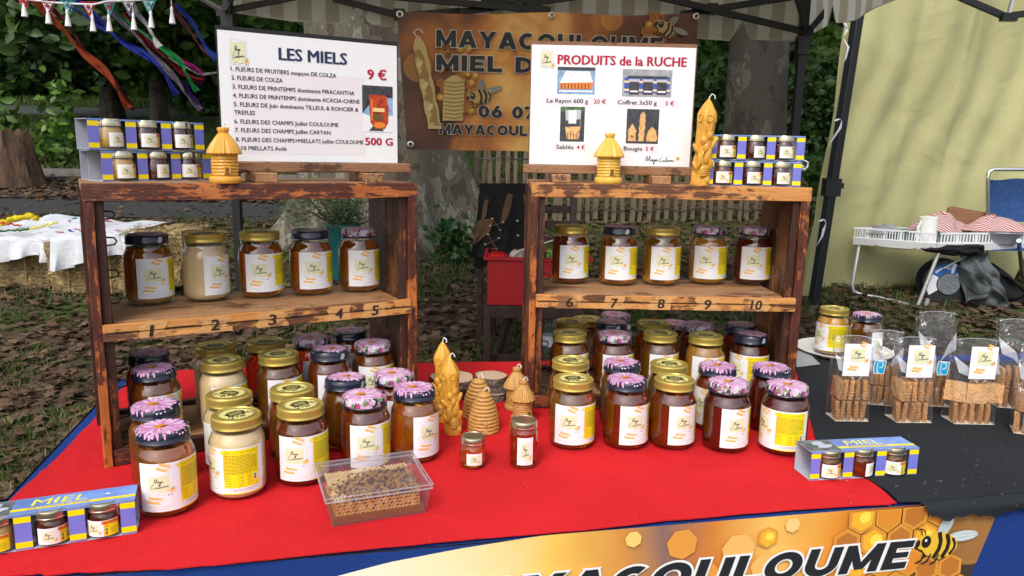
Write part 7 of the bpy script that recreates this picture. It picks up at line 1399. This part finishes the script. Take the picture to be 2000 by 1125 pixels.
# wood slices
barkm = mat('slice_bark', (.16, .125, .095), .9, var=.6, vs=60, bump=1.0, bs=120); cut = mat('slice_cut_wood', (.56, .42, .27), .8, var=.12, vs=30)
def ringmat():
    m, t, p, o = _nm('slice_rings'); L = t.links.new; tc = t.nodes.new('ShaderNodeTexCoord'); wv = t.nodes.new('ShaderNodeTexWave'); wv.wave_type = 'RINGS'; wv.rings_direction = 'Z'; wv.inputs['Scale'].default_value = 60; wv.inputs['Distortion'].default_value = 3; L(tc.outputs['Object'], wv.inputs[0]); r = ramp(t, [(0, (.42, .28, .16)), (1, (.62, .48, .33))]); L(wv.outputs[0], r.inputs[0]); L(r.outputs[0], p.inputs['Base Color']); setp(p, Roughness=.8); return m
rings = ringmat()
def slice_(label, x, y, z, r, th, sd):
    t = thing('wood_slice', label, 'wood slice', (x, y, z), rz=sd, group='round wood slices stacked behind the candles'); rad = lambda a: r * (1 + .05 * math.sin(2 * a + sd) + .03 * math.sin(5 * a + 2 * sd)); n = 44
    mb = MB(); vs = []
    for zz in (0, th * .35, th * .7, th):
        for k in range(n): a = 2 * PI * k / n; rr = rad(a) * (1 + .025 * math.sin(k * 2.9 + zz * 300)); vs.append((rr * math.cos(a), rr * math.sin(a), zz))
    mb.add(vs, [(j * n + k, j * n + (k + 1) % n, (j + 1) * n + (k + 1) % n, (j + 1) * n + k) for j in range(3) for k in range(n)]); mb.build('bark_rim', barkm, t, smooth=1)
    mb = MB(); oval(mb, 0, 0, r * .965, r * .965, 0, lambda a, b: (a * rad(math.atan2(b, a)) / r, b * rad(math.atan2(b, a)) / r, th + .0003), 44); mb.build('cut_face', rings, t)
a = onz(883, 735, .044); 
for k, (dx, dy, r_) in enumerate(((.012, .012, .030), (.006, .004, .034), (0, 0, .046))): slice_(('lowest small wood slice of the left stack', 'middle wood slice of the left stack', 'wide top wood slice of the left stack behind the tall candle')[k], a.x + dx, a.y + dy, .0005 + .0145 * k, r_, .0138, 1.3 * k)
a = onz(959, 733, .046)
for k, (dx, dy, r_) in enumerate(((.003, -.004, .033), (.006, .004, .032), (0, 0, .0325))): slice_(('bottom wood slice of the right stack', 'middle wood slice of the right stack', 'top wood slice of the right stack behind the beehive candle')[k], a.x + dx, a.y + dy, .0005 + .0155 * k, r_, .0148, 2 + .9 * k)

# ------------------------------------------------------------------ honeycomb in a clear box
b0 = onz(640, 1035); b1 = onz(842, 1003); yw = math.atan2(b1.y - b0.y, b1.x - b0.x); BWd = (b1 - b0).length; BD = .118; BH = .044
hb = thing('comb_box', 'clear plastic box holding a slab of honeycomb on the red felt', 'box', (b0.x, b0.y, .0008), rz=yw)
cp = clear('clear_plastic', (.93, .92, .94), rough=.08, haze=.06, hc=(.62, .6, .66)); cp2 = clear('clear_plastic_rim', (.88, .88, .9), rough=.1, haze=.28, hc=(.65, .63, .68))
mb = MB(); bot = [(.006, .004), (BWd - .006, .004), (BWd - .006, BD - .006), (.006, BD - .006)]; topp = [(0, 0), (BWd, 0), (BWd, BD), (0, BD)]; mb.add([(x, y, 0) for x, y in bot] + [(x, y, BH - .006) for x, y in topp], [(0, 1, 5, 4), (1, 2, 6, 5), (2, 3, 7, 6), (3, 0, 4, 7), (3, 2, 1, 0)]); mb.build('box_base', cp, hb)
mb = MB()
def frame(mb, z0, z1, e0, e1):
    for (x0, y0), (x1, y1) in zip([(-e0, -e0), (BWd + e0, -e0), (BWd + e0, BD + e0), (-e0, BD + e0)], [(BWd + e0, -e0), (BWd + e0, BD + e0), (-e0, BD + e0), (-e0, -e0)]): mb.tube([(x0, y0, (z0 + z1) / 2), (x1, y1, (z0 + z1) / 2)], (z1 - z0) / 2, 6)
frame(mb, BH - .008, BH - .0055, .0015, 0); mb.build('box_rim', cp2, hb)
mb = MB(); e = .0025; l0 = [(-e, -e), (BWd + e, -e), (BWd + e, BD + e), (-e, BD + e)]; l1 = [(e, e), (BWd - e, e), (BWd - e, BD - e), (e, BD - e)]; mb.add([(x, y, BH - .005) for x, y in l0] + [(x, y, BH) for x, y in l0] + [(x, y, BH + .0005) for x, y in l1] + [(x, y, BH - .002) for x, y in [(2 * e, 2 * e), (BWd - 2 * e, 2 * e), (BWd - 2 * e, BD - 2 * e), (2 * e, BD - 2 * e)]], [(0, 1, 5, 4), (1, 2, 6, 5), (2, 3, 7, 6), (3, 0, 4, 7), (4, 5, 9, 8), (5, 6, 10, 9), (6, 7, 11, 10), (7, 4, 8, 11), (8, 9, 13, 12), (9, 10, 14, 13), (10, 11, 15, 14), (11, 8, 12, 15), (12, 13, 14, 15)]); mb.build('box_lid', cp, hb); mb = MB(); frame(mb, BH - .002, BH, .0025, 0); mb.build('lid_rim', cp2, hb)
cmats = [mat('comb_capped_brown', (.36, .19, .06), .35, isl=.35, var=.1), mat('comb_cell_wall', (.60, .28, .05), .3, var=.2, vs=200), mat('comb_pale_wax', (.74, .54, .24), .5, var=.12, vs=60), mat('comb_dark_honey', (.14, .035, .01), .2), mat('comb_purple_brown', (.11, .045, .035), .5)]
hc = thing('honeycomb', 'cut slab of honeycomb with brown capped cells inside the clear box', 'honeycomb', (b0.x, b0.y, .002), rz=yw)
x0, x1, y0, y1, zt_ = .012, BWd - .014, .012, BD - .016, .031
mb = MB(); mb.grid(lambda i, j: (x0 + (x1 - x0) * i, y0 + (y1 - y0) * j, zt_ - .003 + .0015 * math.sin(i * 11) * math.sin(j * 7)), 20, 14, 2); 
for (a, b) in (((x0, y0), (x1, y0)), ((x1, y0), (x1, y1)), ((x1, y1), (x0, y1)), ((x0, y1), (x0, y0))): mb.grid(lambda i, j, a=a, b=b: (a[0] + (b[0] - a[0]) * i, a[1] + (b[1] - a[1]) * i + .0008 * math.sin(i * 60), .004 + (zt_ - .007) * j), 30, 4, 1)
mb.build('comb_slab', cmats, hc, smooth=1)
tp_ = MB(); rc_ = .0027; ny = int((y1 - y0) / (rc_ * 1.5)); nx = int((x1 - x0) / (rc_ * 1.75)); rn = random.Random(2)
for j in range(ny + 1):
    for i in range(nx + 1):
        x = x0 + (i + .5 * (j % 2)) * rc_ * 1.75; y = y0 + j * rc_ * 1.5; u, v = (x - x0) / (x1 - x0), (y - y0) / (y1 - y0)
        if not (-.02 <= u <= 1.02): continue
        edge = max(0, .26 - u - .15 * math.sin(v * 5)) * 4 + (v > .86) * .8; z = zt_ + .0015 * math.sin(u * 9) * math.sin(v * 6) + rn.uniform(-.0006, .0008); tp = rn.random(); mi = 2 if rn.random() < edge else (4 if tp < .25 else (3 if tp < .36 else 0)); r_ = rc_ * rn.uniform(.86, 1.0); k = len(tp_.v); hh = .0018 if mi != 3 else -.0012
        vs = [(x, y, z + hh)] + [(x + r_ * .8 * math.cos(PI / 6 + a * PI / 3), y + r_ * .8 * math.sin(PI / 6 + a * PI / 3), z + hh * .75) for a in range(6)] + [(x + r_ * math.cos(PI / 6 + a * PI / 3), y + r_ * math.sin(PI / 6 + a * PI / 3), z - .003) for a in range(6)]
        tp_.add(vs, [(0, 1 + a, 1 + (a + 1) % 6) for a in range(6)] + [(1 + a, 7 + a, 7 + (a + 1) % 6, 1 + (a + 1) % 6) for a in range(6)], mi)
o = tp_.build('cell_caps', cmats, hc); o['kind'] = 'stuff'
sd_ = MB()
for (a, b, nrm) in (((x0, y0), (x1, y0), (0, -1)), ((x1, y0), (x1, y1), (1, 0))):
    Ls = math.hypot(b[0] - a[0], b[1] - a[1]); dx, dy = (b[0] - a[0]) / Ls, (b[1] - a[1]) / Ls
    for jj in range(5):
        for i in range(int(Ls / .0056)):
            s_ = (i + .5 * (jj % 2)) * .0056 + .003; z = .008 + jj * .0048 + rn.uniform(-.0004, .0004); mi = 2 if rn.random() < .2 else 1
            sd_.tube([(a[0] + dx * s_ + dx * .0026 * math.cos(t) + nrm[0] * .0006, a[1] + dy * s_ + dy * .0026 * math.cos(t) + nrm[1] * .0006, z + .0024 * math.sin(t)) for t in np.linspace(PI / 6, 2 * PI + PI / 6, 7)], .00055, 4, mi, cap=False); oval(sd_, 0, 0, .002, .002, 3 if rn.random() < .7 else 0, lambda q1, q2: (a[0] + dx * s_ + dx * q1 + nrm[0] * .0003, a[1] + dy * s_ + dy * q1 + nrm[1] * .0003, z + q2), 6)
o = sd_.build('side_cells', cmats, hc); o['kind'] = 'stuff'
mb = MB(); e = .0018; pb = [(.006 + e, .004 + e), (BWd - .006 - e, .004 + e), (BWd - .006 - e, BD - .006 - e), (.006 + e, BD - .006 - e)]; mb.add([(x, y, .0012) for x, y in pb] + [(x, y, .010) for x, y in pb], [(0, 1, 5, 4), (1, 2, 6, 5), (2, 3, 7, 6), (3, 0, 4, 7), (4, 5, 6, 7), (3, 2, 1, 0)]); mb.build('honey_pool', honeymat('honey_pool', (.45, .16, .02), .6), hb)

# ------------------------------------------------------------------ biscuit bags
bis = mat('biscuit', (.80, .45, .19), .75, var=.15, vs=90, bump=.5, bs=260, isl=0); bisd = mat('biscuit_edge', (.62, .31, .12), .85, var=.12, vs=200, bump=1, bs=300)
bagm = clear('cellophane', (.97, .97, .98), rough=.04, haze=.02, hc=(.8, .8, .85), bump=.7); cardm = mat('bag_card', (.72, .66, .55), .6); crm = clear('cellophane_crease', (.9, .9, .93), rough=.12, haze=.42, hc=(.72, .75, .82), bump=.6)
for m_ in (bis, bisd):
    t_ = m_.node_tree; oi = t_.nodes.new('ShaderNodeObjectInfo'); h2 = t_.nodes.new('ShaderNodeHueSaturation'); mr = t_.nodes.new('ShaderNodeMapRange'); mr.inputs['To Min'].default_value = .68; mr.inputs['To Max'].default_value = 1.12
    pb_ = t_.nodes['Principled BSDF']; sk = pb_.inputs['Base Color'].links[0].from_socket; t_.links.new(oi.outputs['Random'], mr.inputs[0]); t_.links.new(mr.outputs[0], h2.inputs['Value']); t_.links.new(sk, h2.inputs['Color']); t_.links.new(h2.outputs[0], pb_.inputs['Base Color'])
def bisc_mesh(sd):
    rn = random.Random(sd); bm = bmesh.new(); bmesh.ops.create_cube(bm, size=1); bmesh.ops.subdivide_edges(bm, edges=bm.edges[:], cuts=4, use_grid_fill=True)
    for v in bm.verts:
        x, y, z = v.co; rim = max(abs(y), abs(z)) > .45; n_ = math.sqrt(y * y + z * z)
        k = 1 - .08 * max(0, abs(y) + abs(z) - .72); v.co = Vector((x * .0082 * (1 - .12 * rim), y * .040 * k, z * .0385 * k)); 
        if rim: v.co += Vector((rn.uniform(-.0008, .0008), rn.uniform(-.0007, .0007), rn.uniform(-.0007, .0007)))
        else: v.co.x += rn.uniform(-.0004, .0004)
    me = bpy.data.meshes.new('biscuit'); bm.to_mesh(me); bm.free(); me.materials.append(bis); me.materials.append(bisd)
    for p in me.polygons:
        c_ = p.center; p.material_index = 1 if (max(abs(c_.y) / .0195, abs(c_.z) / .0192) > .93) and abs(p.normal.x) < .6 else 0
    return me
BM = [bisc_mesh(i) for i in range(5)]
def bag(px, py, W, Dp, Hh, yaw, label, style, card=True, sticker=False, lbl_x=0.0, short='bag'):
    p = onz(px, py, .0035); b = thing('biscuit_bag', label, 'bag', (p.x, p.y, .0035), rz=yaw, group='cellophane bags of butter biscuits'); mb = MB()
    rn = random.Random(int(px)); o_ = Vector((p.x, p.y, .004)); Rz = Matrix.Rotation(yaw, 3, 'Z')
    mb.box((0, Dp / 2, .0004), (W, Dp, .0008)); mb.build('base_card', cardm, b)
    def side(i, j):
        z = Hh * j; k = i * 4; c_ = [(-W / 2, 0), (W / 2, 0), (W / 2, Dp), (-W / 2, Dp)]; a0 = c_[int(k) % 4]; a1 = c_[(int(k) + 1) % 4]; t = k - int(k); x = a0[0] + (a1[0] - a0[0]) * t; y = a0[1] + (a1[1] - a0[1]) * t
        pinch = max(0, (j - .45) / .55); y = Dp / 2 + (y - Dp / 2) * (1 - pinch * .93) ; x *= 1 + .05 * math.sin(j * PI) + .10 * pinch; wv = .0018 * math.sin(i * 40 + j * 9) + .0025 * math.sin(j * 14 + i * 12) * (j > .3)
        return (x + wv, y + wv * .8 + .010 * pinch ** 2, z)
    mb = MB(); mb.grid(side, 40, 16); mb.build('cellophane', bagm, b, smooth=2)
    mb = MB()
    for s_ in (-1, 1): mb.add([(s_ * W * .50, .006, Hh * .62), (s_ * W * .56, .02, Hh * .80), (s_ * W * .2, .0, Hh * .66), (s_ * W * .05, -.001, Hh * .50), (s_ * W * .25, .0, Hh * .58)], [(0, 1, 2), (0, 2, 4), (4, 2, 3)])
    mb.tube([(-W * .55, Dp / 2, Hh * .985), (-W * .2, Dp / 2 + .008, Hh), (W * .2, Dp / 2 + .008, Hh), (W * .55, Dp / 2, Hh * .985)], .0006, 4); mb.build('cellophane_fold', crm, b)
    cnt = 0
    def put(x, y, z, rz_, ty=0.0, rx=0.0, w_=''):
        nonlocal cnt
        me = BM[rn.randrange(5)]; q = o_ + Rz @ Vector((x, y, z)); o = link('biscuit', me); o.location = q; o.rotation_euler = (rx, ty, yaw + rz_); tag(o, 'golden biscuit, %s in the %s' % (w_, short), 'biscuit', 'biscuits in the ' + short); cnt += 1
    n = 5
    for row in range(2):
        for k in range(n):
            wn = ('lower row', 'upper row')[row] + ' ' + ('leftmost', 'second from left', 'middle', 'fourth from left', 'rightmost')[k]
            x = -W / 2 + .0075 + (W - .015) * k / (n - 1)
            if style == 1 and row == 1:
                if k < 1: put(x, .018, .059, .9, .1, 0, wn)
                elif k == 2: put(x, .006, .059, PI / 2, 0, 0, wn)
                elif k == 4: put(x - .001, .010, .060, PI / 2 - .5, -.05, 0, wn)
                elif k == 3: put(x, .026, .062, .3, .2, 0, wn)
                continue
            put(x, .020 + rn.uniform(-.001, .001), .0200 + .0408 * row, -.28 + rn.uniform(-.10, .10) + (.25 if row and k == 0 else 0), rn.uniform(-.07, .07), 0, wn)
    if card:
        q = MB(); LW, LH = .050, .062; zc_ = Hh * .70; f = lambda a, b_, l=0: ((a - .5) * LW + lbl_x, -.003 - .0002 * l - .004 * 0, zc_ + (b_ - .35) * LH)
        rect(q, 0, 0, 1, 1, PI_['white'], f); logo(q, lambda a, b_, l: f(.08 + a * .86, .36 + b_ * .58, l + .5)); sticks(q, lambda a, b_, l: f(a, b_, l), .72, .96, .22, .03, -.3); sticks(q, lambda a, b_, l: f(a, b_, l), .42, .22, .36, .035, -.08)
        for k in range(9): rect(q, .18 + .07 * k, .09, .23 + .07 * k, .105, PI_['grey'], lambda a, b_: f(a, b_, 1))
        for k in range(5): rect(q, .3 + .07 * k, .045, .35 + .07 * k, .06, PI_['grey'], lambda a, b_: f(a, b_, 1))
        q.build('paper_label', PM, b)
    if sticker:
        q = MB(); sc_ = .024; f = lambda a, b_, l=0: (lbl_x + .044 + (a - .5) * sc_, -.0032 - .0002 * l, Hh * .68 + (b_ - .5) * sc_ * 1.15); fan(q, [(.08, 0), (.9, .02), (1, .94), (.1, 1), (0, .5)], 0, lambda a, b_: f(a, b_, 0)); fan(q, [(.12, .04), (.86, .06), (.95, .9), (.14, .95), (.05, .5)], 1, lambda a, b_: f(a, b_, 1))
        for off, c_, w__ in ((0, 0, .10), (.0, 1, .04)): stroke(q, [(.34, .9), (.30, .5), (.32, .12), (.5, .12)], w__, c_, lambda a, b_: f(a, b_, 2 + (c_ == 1))); stroke(q, _sm([(.3, .78), (.45, .88), (.68, .84), (.76, .66), (.66, .48), (.46, .44)], 3), w__, c_, lambda a, b_: f(a, b_, 2 + (c_ == 1)))
        q.build('blue_sticker', [P_['white'], mat('sticker_cyan', (.0, .30, .52), .4)], b)
    return b
bag(1722, 792, .060, .045, .150, -.25, 'second row clear biscuit bag behind the plate edge', 0, False, False, 0, 'short bag behind the plate'); bag(1822, 794, .066, .05, .190, -.1, 'tall clear biscuit bag rising behind the blue stickers', 0, False, False, 0, 'tall bag of the back row'); bag(1985, 798, .075, .05, .178, -.15, 'back row biscuit bag at the right edge', 0, False, False, 0, 'back bag at the right edge')
bag(1664, 823, .064, .045, .160, .02, 'first front biscuit bag with label and blue sticker beside the plate', 0, True, True, -.004, 'first front bag'); bag(1786, 826, .068, .045, .160, .04, 'second front biscuit bag with label and blue sticker', 0, True, True, -.004, 'second front bag'); bag(1903, 829, .076, .045, .160, .0, 'third front biscuit bag with flat biscuits on top', 1, True, False, .0, 'third front bag'); bag(2022, 852, .068, .045, .165, -.45, 'front biscuit bag cut by the right edge', 0, True, False, .0, 'front bag cut by the frame')
# clear sleeve lying by the plate
s0_ = [onz(1548, 688), onz(1556, 722), onz(1602, 716), onz(1575, 690)]
mb = MB(); mb.add([(p.x, p.y, .006) for p in s0_], [(0, 1, 2, 3)]); o = mb.build('clear_sleeve', crm); tag(o, 'empty clear plastic sleeve lying beside the paper plate', 'sleeve')
# lint and crumbs on the black felt
mb = MB(); rn = random.Random(12)
for i in range(46):
    p = onz(rn.uniform(1640, 1990), rn.uniform(850, 1000)); mb.box((p.x, p.y, .0036), (rn.uniform(.0005, .003), .0007, .0006), 0, Matrix.Rotation(rn.uniform(0, 3), 3, 'Z'))
mb.build('crumbs', mat('lint', (.3, .27, .22), .9), kind='stuff')
mb = MB(); rn = random.Random(21)
for i in range(40):
    p = onz(rn.uniform(250, 1700), rn.uniform(900, 1060)); mb.box((p.x, p.y, .0008), (rn.uniform(.0004, .002), .0005, .0005), 0, Matrix.Rotation(rn.uniform(0, 3), 3, 'Z'))
mb.build('crumbs', mat('red_lint', (.5, .2, .15), .9), kind='stuff')
